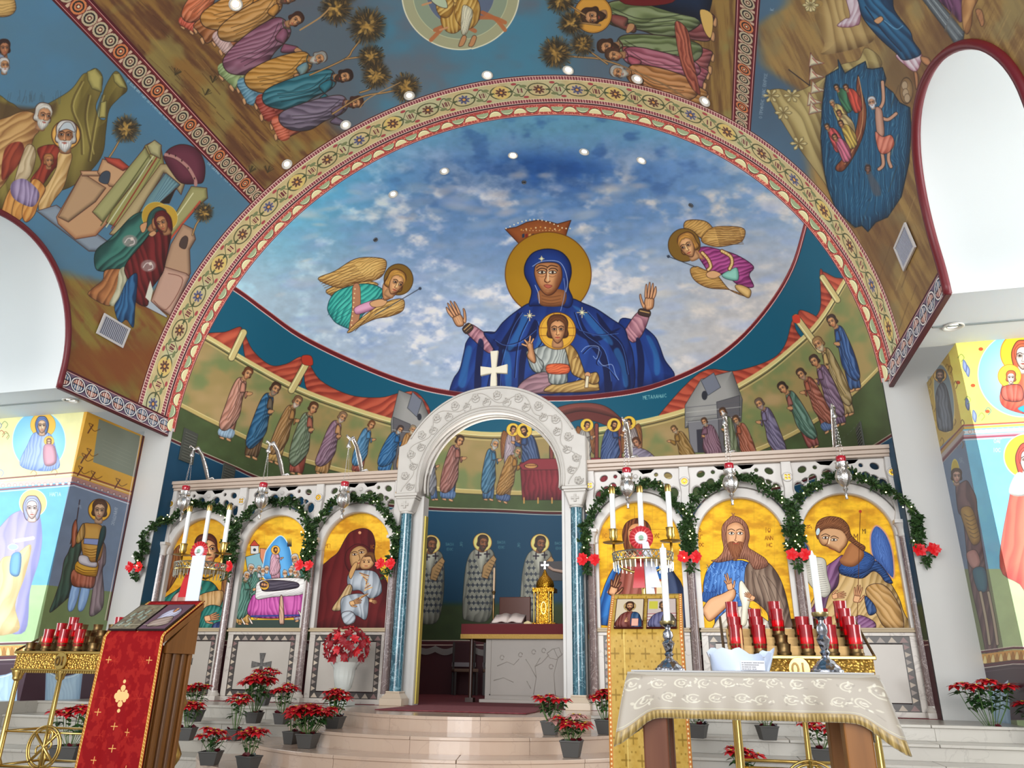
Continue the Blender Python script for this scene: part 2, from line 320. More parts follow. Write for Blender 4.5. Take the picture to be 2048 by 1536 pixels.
        c.poly(q([(.2,.72),(.45,.7),(.46,1),(.22,1)]),'33323a',sm=0)
        c.poly(q([(.28,.12),(.5,.02),(.62,.2),(.4,.3)]),'6f7480',sm=0,ol='25262c')
        c.dot(q([(.34,.3)])[0],w*.05,'2a2c34',ry=w*.08)
        for k in range(4):c.line(q([(.02,.45+.06*k),(.97,.38+.06*k)]),'b5b4ae' if k%2 else '55565c',1.,sm=0)
    temple(1370,742,1485,905,1);temple(782,780,868,960,-1)
    # red dome canopy centre
    c.poly([(1085,850),(1110,818),(1160,806),(1210,812),(1245,840),(1230,835),(1165,822),(1105,838)],'7c4038',hi='a05a50',ol='2a1414')
    c.poly([(1085,850),(1105,838),(1165,822),(1230,835),(1245,840),(1240,860),(1165,838),(1095,866)],'5f2c28',ol='2a1414')
    for x in(1103,1193,1240):
        c.line([(x,850),(x,915)],'2a1a18',9,sm=0);c.line([(x,850),(x,915)],'7a3c34',6,sm=0)
    # ---- procession of apostles, left  (foot, head)
    RB=[((448,878),(492,733),.11,'b87258','c08068','5a3018',None,'8aa8c0'),((500,915),(547,763),.105,'6b4a2a','1c5a86','3a2416','7a6a58',None),
     ((545,925),(592,790),.105,'d0a050','a4743c','6a4a30','b0a090',None),((590,948),(622,803),.115,'a84a38','6a7c5c','4a2c18',None,None),
     ((640,948),(682,822),.12,'c08a48','8a6478','7a6048','a09080',None),((712,945),(740,840),.12,'9a4434','3f7aa4','6a4020',None,None),
     ((765,945),(798,850),.15,'2a6ca8','1a5a92','3a3030','90989a',None),((802,952),(822,850),.12,'b8894a','b07a3c','8a7a60','a89a80',None)]
    for i,(a,b,w,r_,cl,ha,be,hm) in enumerate(RB):fig(c,a,b,w,r_,cl,1,ha,be,seed=i,pose=[0,2,0,2,2,0,1,0][i],hem=hm)
    RR=[((1713,780),(1668,628),.09,'28508c','1e4a8a','3a2c24',None,None),((1700,830),(1640,672),.085,'c0a060','b09458','8a6a40','b0a080',None),
     ((1683,850),(1632,708),.1,'7a5878','80607c','3a2c24',None,None),((1662,862),(1604,735),.105,'9a4c34','a4523a','3a2c24','8a7058','3f5a8a'),
     ((1630,895),(1567,762),.1,'a04840','4f7a64','2a2018',None,None),((1565,925),(1522,795),.11,'a85840','6f6484','5a4a40','80706a',None),
     ((1505,935),(1475,830),.13,'9a4a30','a25032','4a3424','80705c',None),((1468,930),(1450,815),.12,'5e6a44','66704a','4a3424','8a8070',None),((1428,930),(1412,835),.18,'6a4454','7a5060','4a3424','8a8070',None),
     ((1385,938),(1350,850),.15,'8a6426','946c2c','5a4428','94846a',None)]
    for i,(a,b,w,r_,cl,ha,be,hm) in enumerate(RR):fig(c,a,b,w,r_,cl,-1,ha,be,seed=i+20,pose=[2,2,0,0,2,0,1,2,2,1][i],hem=hm)
    # centre: communion scene
    fig(c,(893,1000),(915,870),.12,'3b5a86','94584c',1,'3a2416',seed=40,hem='3b5a86')
    fig(c,(868,1000),(862,900),.08,'3b5a86','7a7a80',1,'3a2416',seed=41)
    fig(c,(975,1000),(985,878),.11,'2d5880','2f6484',1,'8a8a80','9a9a90',seed=42)
    fig(c,(1022,945),(1022,852),.13,'8a7a84','a08c94',1,'2a1810',halo='e8b840',seed=43,wing='6a3c20',feet=False)
    fig(c,(1065,960),(1052,852),.17,'6a3a44','28406c',-1,'2a1810',halo='e8b840',beard='2a1810',seed=44,pose=1,feet=False)
    fig(c,(1003,1004),(1032,893),.13,'8a5c24','a06c28',1,'6a6a50','7a7a5c',seed=45,pose=1,hem='2c4470')
    c.poly([(1040,925),(1130,922),(1280,918),(1282,1000),(1045,1000)],'6c1c24',lo='3a0c14',fold=(0,9,.6),sm=0,ol='2a0a0c');c.poly([(1038,930),(1060,918),(1290,914),(1290,938),(1045,940)],'842c34',sm=0,ol='2a0a0c')
    c.dot((1062,932),13,'c08a50',ry=5,ol=BR)
    for k in range(6):c.dot((1054+k*3.4,931),1.6,'7a4a24')
    for k in range(9):c.line([(1048+k*28,996),(1048+k*28,1006)],'b88a48',3,sm=0)
    fig(c,(1170,935),(1170,843),.15,'8a8a84','9a958c',1,'2a1810',halo='e8b840',seed=46,wing='6a3c20',feet=False)
    fig(c,(1222,940),(1224,842),.19,'8a4a34','284074',1,'2a1810',halo='e8b840',beard='3a2014',seed=47,pose=1,feet=False)
    fig(c,(1264,935),(1262,838),.15,'7a706c','8a7c78',-1,'2a1810',halo='e8b840',seed=48,wing='6a3c20',feet=False)
    c.poly([(1250,900),(1275,895),(1300,905),(1312,925),(1260,930)],'7c7484',hi='a49cac',lo='3c3444',fold=(60,8,.8),ol=BR);face(c,1274,885,9,turn=-1,ang=-.5,skin='a8785a')
    # ---- bishops low register
    for (bx,hy) in((965,1076),(1080,1078),(862,1080)):
        c.poly([(bx-18,hy+24),(bx+16,hy+22),(bx+26,hy+50),(bx+24,hy+120),(bx+10,hy+165),(bx-28,hy+165),(bx-40,hy+150),(bx-34,hy+60)],'8c8c80',lo='3a3c34',hi='b0b0a0',fold=(4,10,.7),ol='20201c')
        R2=np.random.RandomState(int(bx))
        for i in range(-3,3):
            for k in range(9):
                x=bx+i*9+(k%2)*4+2-k*.8;y=hy+46+k*12
                if abs(x-bx)<30:
                    c.line([(x-3,y),(x+3,y)],'2b3340',2.2,sm=0);c.line([(x,y-3),(x,y+3)],'2b3340',2.2,sm=0)
        c.poly([(bx-14,hy+24),(bx+14,hy+22),(bx+8,hy+44),(bx-2,hy+70),(bx-12,hy+44)],'a4a496',lo='5c5c50')
        for (dx,dy) in((-8,34),(9,32)):
            c.line([(bx+dx-5,hy+dy),(bx+dx+5,hy+dy)],'241c28',2.6,sm=0);c.line([(bx+dx,hy+dy-6),(bx+dx,hy+dy+6)],'241c28',2.6,sm=0)
        c.poly([(bx+2,hy+56),(bx+22,hy+34),(bx+28,hy+42),(bx+10,hy+82),(bx-2,hy+78)],'b08c5c',ol=BR,sm=0)
        for k in range(6):c.line([(bx+4+k*2.5,hy+74-k*6),(bx+14+k*2,hy+78-k*6)],'3a2818',.8,sm=0)
        face(c,bx,hy+10,13,turn=.8,ang=.15,skin='8a5a3c',hair='3a2c24',beard='4a3c34',halo='e6c878',hr=1.45)
        text(c,'OAG',bx-40,hy+8,5,'a8b4a8',.7,ang=1.57,al=.6);text(c,'BACIL',bx+30,hy+6,5,'a8b4a8',.7,al=.6);text(c,'EIOC',bx+32,hy+16,5,'a8b4a8',.7,al=.6)
    return c
def MF(c):
    for p,k in [([(1100,600),(1060,680),(990,800),(960,960),(985,1080),(1010,1080),(1000,940),(1040,780),(1110,660)],0),([(1200,640),(1160,720),(1110,860),(1100,1090),(1125,1090),(1150,860),(1210,720)],0),([(980,770),(1060,800),(1160,780),(1215,720),(1170,790),(1060,830),(985,800)],0),
        ([(1450,600),(1500,700),(1590,800),(1650,1000),(1640,1084),(1610,1084),(1590,900),(1500,760)],0),([(1560,600),(1640,700),(1720,800),(1760,1000),(1740,1050),(1690,900),(1600,720)],0),([(1440,690),(1540,740),(1700,690),(1560,770),(1450,730)],0),
        ([(1130,610),(1090,700),(1040,800),(1060,820),(1120,740),(1160,650)],1),([(1240,650),(1215,760),(1170,900),(1185,930),(1240,800),(1262,690)],1),([(1010,820),(1020,900),(1030,1040),(1060,1040),(1060,900),(1045,830)],1),([(1480,610),(1540,700),(1640,790),(1650,760),(1570,670),(1520,610)],1),
        ([(1660,830),(1700,920),(1720,1030),(1745,1020),(1730,900),(1690,810)],1),([(800,800),(775,900),(750,1020),(790,1030),(815,900),(830,810)],1),([(1850,740),(1890,840),(1900,960),(1930,950),(1925,850),(1880,750)],1),([(1420,560),(1470,580),(1500,620),(1460,600)],1),([(870,760),(850,900),(845,1060),(880,1060),(890,900),(900,780)],0),([(1790,760),(1800,880),(1800,1040),(1830,1030),(1840,880),(1815,760)],0)]:
        c.poly(p,['050e36','2c6ea6'][k],al=[.85,.6][k],feather=[1.2,2.2][k])
def mary(c):
    c.T=(660,420,2.926)
    B='112c70';Bl='071440';Bh='2f5aa8'
    G='a8791a'
    # canopy over halo
    c.poly([(1025,112),(1090,100),(1150,72),(1220,58),(1290,70),(1330,82),(1410,60),(1392,110),(1368,190),(1270,175),(1180,176),(1105,196)],'8c4a20',sm=0,ol='3a1a10',ow=1.4,lo='6a3014',hi='a86030',w=12)
    for k in range(17):
        t=k/16;c.dot((1030+t*375,108-52*math.sin(math.pi*min(1,t*1.12))+ (0 if t<.85 else 0)),1.5,'f0e0c0')
    for k in range(12):
        x=1130+k*19;c.poly([(x-6,142),(x+8,138),(x+8,160),(x-6,163)],['20304a','7a1c18','c8a050','1a2a40'][k%4],sm=0)
        c.dot((x+1,120),.9,'f0d8a0')
    for k in range(9):c.dot((1120+k*28,100+abs(k-4)*4),1.6,['d09840','e8d0a0'][k%2])
    # halo
    c.dot((1277,375),86,'a07410',ry=84,ol='5a2c10',ow=1.6);c.dot((1277,350),78,'aa7d18',al=.6,ry=70,soft=14)
    # arms (rose sleeves)
    def hand(px,py,s,fl,ang):
        ca,sa=math.cos(ang),math.sin(ang)
        def q(p):return[(px+(u*fl*ca-v*sa)*s,py+(u*fl*sa+v*ca)*s) for u,v in p]
        c.poly(q([(-.35,.5),(-.42,0),(-.3,-.45),(.25,-.5),(.42,-.1),(.35,.4),(.1,.7)]),'c89468',hi='e8bf94',lo='6a3a20',w=6,ol='3a1a10',ow=1.1)
        for k,(u,l) in enumerate([(-.32,1.0),(-.1,1.25),(.13,1.3),(.34,1.1)]):
            c.poly(q([(u-.085,-.4),(u-.12-(.06*(1.5-k)),-.4-l*.55),(u-.06*(1.5-k)-.04,-.42-l),(u+.05-.06*(1.5-k),-.4-l),(u+.1-.04*(1.5-k),-.5-l*.5),(u+.1,-.4)]),'cf9b70',hi='f0cba2',lo='7a4428',w=3,ol='3a1a10',ow=.9)
        c.poly(q([(.3,.35),(.5,.1),(.72,-.35),(.82,-.62),(.92,-.55),(.86,-.2),(.65,.3),(.4,.62)]),'c89468',hi='e8bf94',lo='7a4428',w=3,ol='3a1a10',ow=.9)
        for k in range(3):c.line(q([(-.25+.2*k,.35),(-.2+.18*k,-.3)]),'8a5434',.7,al=.7)
    # mantle lower side masses
    c.poly([(702,1050),(725,985),(760,930),(785,830),(800,770),(850,720),(960,715),(1010,740),(980,1088),(850,1080),(710,1066)],B,hi=Bh,lo=Bl,fold=(15,24,.4),ol='060e30',ow=1.6)
    c.poly([(1690,660),(1760,640),(1830,680),(1900,740),(1930,800),(1960,880),(2015,960),(1980,1000),(1850,1038),(1700,1070),(1690,900)],B,hi=Bh,lo=Bl,fold=(-25,24,.4),ol='060e30',ow=1.6)
    c.poly([(800,690),(830,670),(900,715),(960,750),(950,830),(915,830),(850,770),(800,720)],'a06a78',hi='d8a8ac',lo='5a3040',fold=(35,9,.9),ol='2a1018',ow=1.2)
    c.poly([(775,695),(810,662),(838,690),(800,725)],'3c2c28',ol='1a0c08',ow=1.2);c.line([(785,700),(820,668)],'c8a060',2);c.line([(795,712),(830,682)],'c8a060',1)
    c.poly([(1800,600),(1868,590),(1860,650),(1820,740),(1770,775),(1725,720),(1740,680)],'a06a78',hi='d8a8ac',lo='5a3040',fold=(-40,9,.9),ol='2a1018',ow=1.2)
    c.poly([(1815,578),(1872,590),(1866,625),(1806,610)],'3c2c28',ol='1a0c08',ow=1.2);c.line([(1815,590),(1868,602)],'c8a060',2)
    hand(750,640,66,1,-.5);hand(1868,540,66,-1,.12)
    # body
    c.poly([(1170,545),(1250,555),(1330,556),(1410,520),(1480,545),(1560,580),(1650,640),(1720,690),(1745,760),(1775,860),(1772,1050),(1620,1086),(1400,1100),(1150,1096),(960,1082),(915,1076),(960,850),(950,800),(900,720),(960,720),(1010,660),(1080,600)],B,hi=Bh,lo=Bl,fold=(20,34,.35,3),ol='060e30',ow=1.8)
    MF(c)
    for p in [[(1120,600),(1060,700),(1000,900),(990,1040)],[(1160,640),(1100,780),(1080,980)],[(1210,650),(1240,760),(1220,800)],[(1430,600),(1480,720),(1600,820),(1640,1000)],[(1500,590),(1600,700),(1700,790),(1740,960)],[(960,760),(1020,790),(1110,770),(1200,700)],[(1450,700),(1560,730),(1680,720)],[(1480,840),(1530,800),(1580,830),(1560,900),(1620,920),(1680,990)]]:
        c.line(p,'060f38',2.);c.line([(x+7,y+2) for x,y in p],'5a80c8',1.1,al=.8)
    for p in [[(1470,830),(1500,800),(1550,795),(1575,810),(1560,870),(1540,855)],[(1570,880),(1600,910),(1650,905),(1670,960),(1690,995)],[(1440,1000),(1470,960),(1440,930)]]:c.line(p,'a8b8d8',1.)
    # mantle hood
    c.poly([(1165,555),(1180,470),(1140,380),(1145,310),(1190,250),(1270,228),(1350,245),(1400,300),(1412,370),(1395,450),(1420,520),(1400,570),(1330,560),(1200,560)],B,hi=Bh,lo=Bl,w=16,ol='060e30',ow=1.8)
    c.line([(1185,330),(1240,300),(1330,300),(1370,340),(1390,420),(1380,480)],'b0bcd8',1.2)
    # neck and face
    c.poly([(1225,470),(1370,470),(1372,552),(1290,566),(1228,550)],'8a5430',lo='4a2814',hi='a8703c')
    for y in(500,520,538):c.line([(1240,y),(1290,y+10),(1350,y)],'4a2814',1.1,al=.7)
    c.poly([(1196,360),(1206,322),(1250,308),(1316,309),(1350,332),(1358,390),(1342,440),(1312,484),(1278,500),(1248,484),(1218,440),(1202,400)],'bd8050',hi='f2c496',lo='55280f',w=19,ol='3a1a10',ow=1.4)
    c.T=(660,420,2.926)
    for e in(0,1):
        ex=1240 if e==0 else 1302
        c.poly([(ex-24,365),(ex-8,356),(ex+12,357),(ex+24,366),(ex+8,372),(ex-12,372)],'efe2cc',ol='24100a',ow=1.2)
        c.dot((ex+1,364),2.4,'2a140c');c.line([(ex-30,356),(ex-8,342),(ex+18,344),(ex+30,356)],'2a140c',1.7);c.line([(ex-32,338),(ex-8,324),(ex+28,332)],'3a2014',1.8);c.line([(ex-22,386),(ex,392),(ex+20,384)],'7a4628',1.2,al=.7)
    c.line([(1268,345),(1264,390),(1256,412),(1268,424)],'5a2c18',1.8);c.line([(1276,350),(1276,412)],'f6d4ac',2.6,al=.7);c.line([(1256,418),(1272,426),(1288,416)],'5a2c18',1.5)
    c.poly([(1252,442),(1268,436),(1282,438),(1300,444),(1276,458)],'b05a48',ol='6a2418',ow=.9);c.line([(1262,468),(1290,468)],'7a4628',1.3,al=.6)
    c.poly([(1222,380),(1240,400),(1244,440),(1226,430)],'e0a070',al=.35,feather=4);c.poly([(1335,370),(1352,400),(1330,450),(1316,420)],'6a3a20',al=.45,feather=5)
    c.line([(1200,440),(1220,490),(1225,545)],'a8b4d0',1.4);c.line([(1368,400),(1375,480),(1350,590)],'8090c0',1.2)
    # stars
    for x,y in((1168,618),(1475,600),(1238,285)):
        for k in range(8):
            a=k*math.pi/4;L=30 if k%2==0 else 17
            if y<300:L*=.5
            c.line([(x,y),(x+L*math.cos(a),y+L*math.sin(a))],'d8c088',1.6,sm=0)
        c.dot((x,y),2.6,'f0e0b0')
    # child: halo, head, garments
    c.poly([(1095,1070),(1120,1010),(1200,960),(1270,945),(1330,960),(1350,1062),(1200,1075)],'8a6870',hi='b89098',lo='46303a',fold=(75,9,.9),ol='2a1418',ow=1.2)
    c.poly([(1255,1062),(1300,1020),(1400,1010),(1490,990),(1560,1000),(1575,1040),(1560,1058),(1400,1068)],'b08a4a',hi='dcc07c',lo='5a3c1c',fold=(70,9,.9),ol='2a180c',ow=1.2)
    c.poly([(1180,830),(1230,800),(1290,790),(1370,780),(1400,850),(1390,960),(1380,1012),(1290,1015),(1270,950),(1200,950),(1165,900)],'8f9590',hi='d0d4cc',lo='454c4c',fold=(10,9,1.),ol='202424',ow=1.3)
    c.poly([(1150,830),(1185,825),(1215,860),(1250,900),(1230,950),(1190,940),(1160,880)],'8f9590',hi='d0d4cc',lo='454c4c',fold=(-30,8,.9),ol='202424',ow=1.2)
    c.poly([(1275,905),(1390,905),(1392,955),(1278,955)],'c8542c',hi='f08858',lo='7a2414',fold=(80,5,.9),ol='4a140c')
    c.poly([(1370,785),(1410,790),(1450,840),(1480,920),(1500,960),(1560,950),(1575,1000),(1540,1020),(1480,990),(1420,960),(1400,900),(1385,840)],'b08846',hi='dcc07c',lo='5c3e1c',fold=(20,9,1.),ol='2a180c',ow=1.3)
    c.dot((1508,965),6,'c89468',ol=BR);c.poly([(1498,970),(1516,972),(1510,1040),(1490,1040)],'e0d0b0',ol=BR,sm=0)
    c.poly([(1155,860),(1160,820),(1145,790),(1160,765),(1185,775),(1190,810),(1205,880),(1190,895)],'c08a5c',lo='6a3a20',hi='e0b084',ol=BR,ow=1)
    for p in[[(1150,795),(1125,785)],[(1155,780),(1140,762)],[(1168,772),(1172,740)],[(1178,778),(1190,755)]]:c.line(p,BR,4.2,sm=0);c.line(p,'d8a274',2.8,sm=0)
    c.dot((1330,708),37,'cf9a2e',ol='5a2c10',ow=1.3);c.dot((1330,708),33,'d8a436',ol='8a5818',ow=.6)
    for p in([(1310,600),(1310,650)],[(1350,600),(1350,650)],[(1222,690),(1275,690)],[(1222,735),(1275,735)],[(1385,690),(1438,690)],[(1385,735),(1438,735)]):c.line(p,'7a3c14',1.,sm=0)
    c.T=(0,0,1.);face(c,660+1332/2.926,420+705/2.926,25,turn=0,skin='c48c5e',hair='5a3218');c.T=(660,420,2.926)
    c.line([(1425,870),(1440,860),(1452,872)],'6a3a20',1)
    c.T=(0,0,1.)
def angel(c,L):
    # L: left angel drawn with zoomed coords of region(560..)
    if L:
        c.T=(560+0,480,1.);Q=lambda p:p
        W=[[(76,78),(110,62),(150,38),(190,35),(212,42),(208,66),(190,80),(150,86),(120,96)],[(92,102),(130,84),(178,82),(196,90),(160,96),(115,112)],[(118,118),(150,100),(180,92),(150,108)]]
        for w in W[::-1]:c.poly(w,'c89a4c',hi='eccf8c',lo='6a4420',fold=(70,5,1.),ol='3a2010',ow=1.1)
        for k in range(9):c.line([(80+k*3,84+k*4),(150+k*4,50+k*5)],'6a4420',.9)
        c.poly([(95,135),(110,105),(150,90),(178,88),(200,95),(208,108),(190,130),(165,150),(150,178),(120,170),(105,158)],'1f9a8c',hi='6ad0bc',lo='0c4a50',fold=(40,8,1.),ol='083038',ow=1.3)
        for k in range(5):c.line([(96+k*4,150+k*3),(130+k*8,110+k*6)],'0c4a50',1,al=.8)
        c.poly([(146,92),(160,94),(158,160),(138,182),(144,140)],'b07a58',ol='5a2c18');
        for k in range(9):c.dot((150-k*.9,98+k*9),1.4,'f0d8a0')
        c.poly([(150,135),(180,122),(208,118),(205,130),(170,145),(152,148)],'d89ab8',hi='f4c8d8',lo='8a5070',ol='4a2030')
        c.poly([(136,182),(170,150),(210,125),(245,118),(246,140),(222,152),(190,158),(160,172),(142,184)],'c89a4c',hi='eccf8c',lo='6a4420',fold=(60,5,1.),ol='3a2010',ow=1.1)
        c.line([(150,182),(190,142),(222,132)],'3a2010',1)
        c.poly([(180,125),(200,118),(214,122),(206,132),(186,134)],'d0a070',ol='3a2010')
        c.dot((237,79),29,'7a5a20',ry=31,ol='3a2410',ow=1.3)
        c.poly([(205,95),(212,78),(222,70),(240,92),(228,112),(208,120)],'c48c5e',lo='6a3a20',ol=BR)
        c.T=(0,0,1.);face(c,560+229,480+86,22,ang=.45,turn=.9,skin='d09a6a',hair='b07c38')
        c.line([(750,620-15+25),(838,578)],'3a4050',1.6,sm=0);c.dot((840,577),3,'303848')
    else:
        c.T=(1348,420,2.926)
        c.poly([(60,110),(70,65),(140,58),(200,75),(235,130),(200,180),(165,170),(110,130)],'b5873f',hi='dfba74',lo='6a4420',fold=(60,5,.9),ol='3a2010',ow=1.2)
        c.poly([(160,180),(210,110),(300,95),(410,110),(400,180),(330,205),(240,215)],'b5873f',hi='e3c07c',lo='6a4420',fold=(82,4.5,1.),ol='3a2010',ow=1.)
        for k in range(10):c.line([(240+k*3,105+k*11),(380+k*3,108+k*10)],'5a3818',1.)
        c.poly([(95,350),(130,330),(180,350),(250,380),(330,470),(435,510),(330,468),(200,455),(120,410)],'b5873f',hi='dfba74',lo='6a4420',fold=(75,5,.9),ol='3a2010',ow=1.1)
        c.poly([(130,240),(180,215),(260,230),(370,265),(465,330),(440,380),(465,450),(380,440),(300,380),(220,380),(180,330)],'8a2c6c',hi='c86aa4',lo='4a1038',fold=(70,8,1.),ol='2a0820',ow=1.3)
        c.poly([(280,380),(330,350),(370,340),(375,410),(310,405)],'7ab8a8',hi='b0dccc',lo='3a6a60',ol='1a3a34')
        for p in[[(165,250),(200,290),(215,330),(200,350)],[(280,240),(330,270),(340,310),(325,345)]]:
            c.line(p,'4a2010',8);c.line(p,'c8a060',5.5)
            P=catmull(p,False,4)
            for q in P:c.dot(tuple(q),1.,'f4e4b0')
        c.poly([(360,440),(400,440),(450,470),(435,515),(370,470)],'c8a060',hi='f0dc9c',lo='6a4a20',ol=BR)
        c.poly([(190,370),(230,355),(275,375),(240,400),(200,395)],'d0a070',ol='3a2010')
        c.dot((60,205),32,'7a5a20',ry=33,ol='3a2410',ow=1.3)
        c.poly([(60,230),(130,230),(175,290),(120,270)],'c48c5e',lo='6a3a20')
        c.T=(0,0,1.);face(c,1348+88/2.926,420+210/2.926,22,ang=-.45,turn=-.9,skin='d09a6a',hair='a87434')
        c.line([(1334,512),(1392,534)],'30343c',1.5,sm=0);c.dot((1337,513),3,'303848')
    c.T=(0,0,1.)
def spring_line(c):
    line=[(280,450),(340,500),(465,575),(530,622),(600,672),(700,722),(800,762),(880,783),(975,794),(1108,797),(1200,792),(1300,775),(1400,735),(1475,683),(1540,610),(1585,535),(1610,455),(1625,390),(1650,300)]
    c.line(line,'5c0c14',8);c.line([(x,y+5) for x,y in line],'f0c8c0',1.5);c.line([(x,y-5) for x,y in line],'b86858',1.)

def paint_vault():
    c=CV(-60,-60,2110,880,1.1)
    g=CV(-60,-60,2110,880,.5);X,Y=g.grid()
    n1=fbm(X/120,Y/80,4,5);n2=fbm(X/30,Y/40,4,6)
    def mix(a,b,t):t=np.clip(t,0,1)[...,None];return a+(b-a)*t
    col=np.empty(X.shape+(3,),np.float32);col[:]=hx('4f7a96')
    # centre panel sky
    col=mix(col,hx('4a7790'),n1);cp=sstep(-8,8,(X-(137+ (Y)*.94)))*sstep(8,-8,X-(1500-.04*Y))
    col=mix(col,mix(np.broadcast_to(hx('47809a'),col.shape).copy(),hx('5f6f7c'),sstep(.35,.7,n1)),cp)
    col=mix(col,hx('5b6470'),cp*sstep(1060,1200,X)*.8);col=mix(col,hx('5c6068'),cp*sstep(800,690,X)*.8)
    # ochre ground strips
    def ochre(seed,ang,a='8a6a30',b='6a4a20',d='9a8848'):
        ca,sa=math.cos(ang),math.sin(ang);U=X*ca+Y*sa;V=-X*sa+Y*ca
        s=fbm(U/90,V/9,4,seed);q=fbm(U/60,V/45,3,seed+3)
        k=mix(np.broadcast_to(hx(a),col.shape).copy(),hx(b),sstep(.3,.7,s));return mix(k,hx(d),sstep(.5,.75,q)*.7)
    d=(X-137)*.73-Y*.68   # dist right of left rib
    gl=ochre(11,.82,'8a6430','5e3a22','8e8248');edge=150+60*n1+.12*Y
    col=mix(col,gl,cp*sstep(edge+22,edge-22,d)*sstep(900,700,X))
    gr=ochre(15,1.5,'96763c','6a4a26','8a8850')
    col=mix(col,gr,cp*sstep(1365,1400,X+30*n1+.15*(250-Y)))
    # left panel hills
    left=sstep(8,-8,(X-(137+Y*.94)))*sstep(1200,1000,X)
    ls=mix(np.broadcast_to(hx('4a7a9a'),col.shape).copy(),hx('4f6f80'),n1);col=mix(col,ls,left)
    hill=ochre(21,.9,'8a7030','7a4a24','6f7030');
    low=sstep(-15,15,Y-(560+.12*X)+40*n1);col=mix(col,hill,left*low)
    rust=sstep(600,760,Y+.2*X)*sstep(.35,.6,n1);col=mix(col,hx('7c4218'),left*rust*.7)
    col=mix(col,hx('7e7a34'),left*sstep(560,640,Y)*sstep(720,640,Y)*sstep(.45,.6,n2)*.5)
    right=sstep(1490,1504,X+.02*Y)
    rs=mix(np.broadcast_to(hx('4c6c84'),col.shape).copy(),hx('44586c'),n1);col=mix(col,rs,right)
    tan=ochre(31,1.1,'a08048','7a5a34','8a7a50')
    e=1600+.0*Y+ (Y-300)*.12+18*n1;col=mix(col,tan,right*sstep(e-12,e+24,X+70*sstep(200,120,Y)*sstep(0,60,Y)))
    col=mix(col,hx('5c3a22'),right*sstep(.5,.7,fbm(X/60+.5*Y/60,Y/160,3,44))*sstep(1640,1760,X)*.45)
    S=np.clip(((np.arange(c.H)+.5)/1.1*.5).astype(int),0,g.H-1),np.clip(((np.arange(c.W)+.5)/1.1*.5).astype(int),0,g.W-1)
    c.a[:]=col[S[0]][:,S[1]]
    R=np.random.RandomState(3)
    # ---------- centre panel ----------
    for k in range(50):
        x=R.uniform(260,560);y=.95*(x-150)+R.uniform(-130,-8);a=math.radians(46+R.uniform(-6,6));L=R.uniform(20,60)
        c.line([(x,y),(x+L*math.cos(a),y+L*math.sin(a))],['4a2a16','b08a4a','3a2412'][R.randint(3)],R.uniform(.8,2),al=.5,sm=0)
    for (x,y) in((350,150),(425,165),(410,190),(535,345),(500,345),(1395,200),(1412,120)):
        for k in range(9):a=-1.2+R.uniform(-.9,.9);c.line([(x,y),(x+14*math.cos(a),y+14*math.sin(a))],'3a3018',1.1,sm=0)
    D=[((372,60),(450,-70),.16,'c8482c','d86a3a','4a2c18',None),((395,70),(560,-40),.15,'b0602a','d08a34','6a4a30',None),((432,95),(585,-20),.14,'c86a30','c88a3c','4a3424','5a4030'),((450,165),(597,22),.17,'a0b070','8c5068','3a2014',None),
       ((480,190),(648,102),.16,'5a90a8','c8882c','8a8a84','b0aca0'),((515,222),(700,138),.145,'a03020','1e6a7a','2a1810','3a2416'),((545,262),(722,192),.14,'d05a38','6a5a70','3a2014','4a3020')]
    for i,(a,b,w,r_,cl,ha,be) in enumerate(D):fig(c,a,b,w,r_,cl,1,ha,be,seed=60+i,pose=[0,1,1,1,2,0,1][i],lean=.1,hem=['c8482c',None,'d0a8a0','90a868','5a90a8','a03020','d05a38'][i])
    E_=[((1430,55),(1165,18),.13,'8a3a3a','6f7f48','3a2414','3a2414','c8923a'),((1425,125),(1198,80),.13,'a04a4a','6a7a44','3a2414','3a2414',None),((1415,160),(1215,96),.12,'b05060','b0586c','4a3020',None,None),((1412,205),(1225,130),.14,'b87830','c07a3a','9a9a94','b0aca0',None)]
    for i,(a,b,w,r_,cl,ha,be,h) in enumerate(E_):fig(c,a,b,w,r_,cl,-1,ha,be,seed=70+i,pose=2,lean=.1,halo=h)
    c.poly([(1290,-60),(1420,-60),(1412,48),(1390,35),(1330,20),(1290,0)],'0c1c34',lo='050a18',ol='0a0a14');c.poly([(1240,-30),(1350,-40),(1345,5),(1250,8)],'6a1414',ol='2a0808')
    c.poly([(1400,20),(1425,30),(1422,75),(1408,60)],'d8b060',ol=BR);c.poly([(1350,45),(1375,60),(1385,110),(1395,160),(1400,190),(1380,170),(1360,120)],'a8503c',hi='d88868',lo='4a1c14',fold=(-20,7,1.),ol=BR)
    # medallion
    c.dot((921,-12),117,'a8a884',ry=111,ol='e8e4c8',ow=2.4);c.dot((921,-12),95,'8e9c84',ry=90,ol='c8cca4',ow=1.2);c.dot((921,-12),68,'5e6c84',ry=64,ol='a8a890',ow=1.)
    for a in((870,60,905,50),(905,52,950,62),(960,35,1010,45),(862,80,900,40),(1010,60,965,25)):c.line([(a[0],a[1]),((a[0]+a[2])/2+4,(a[1]+a[3])/2-4),(a[2],a[3])],'b8683a',8,al=.85)
    for (x,y,rx,ry,an) in((920,-5,30,42,.1),(905,35,24,32,-.2),(935,22,26,36,.3),(890,10,18,26,.5)):
        c.poly([(x+rx*math.cos(t+an),y+ry*math.sin(t+an)) for t in np.linspace(0,6.28,9)[:-1]],'b8862c',hi='ecd48c',lo='6a4418',fold=(math.degrees(an)+10,9,1.),ol='4a2810')
    c.poly([(925,12),(945,20),(942,45),(930,70),(922,60)],'d8d4b4',hi='f4f0d8',fold=(10,6,.8),ol='5a4020')
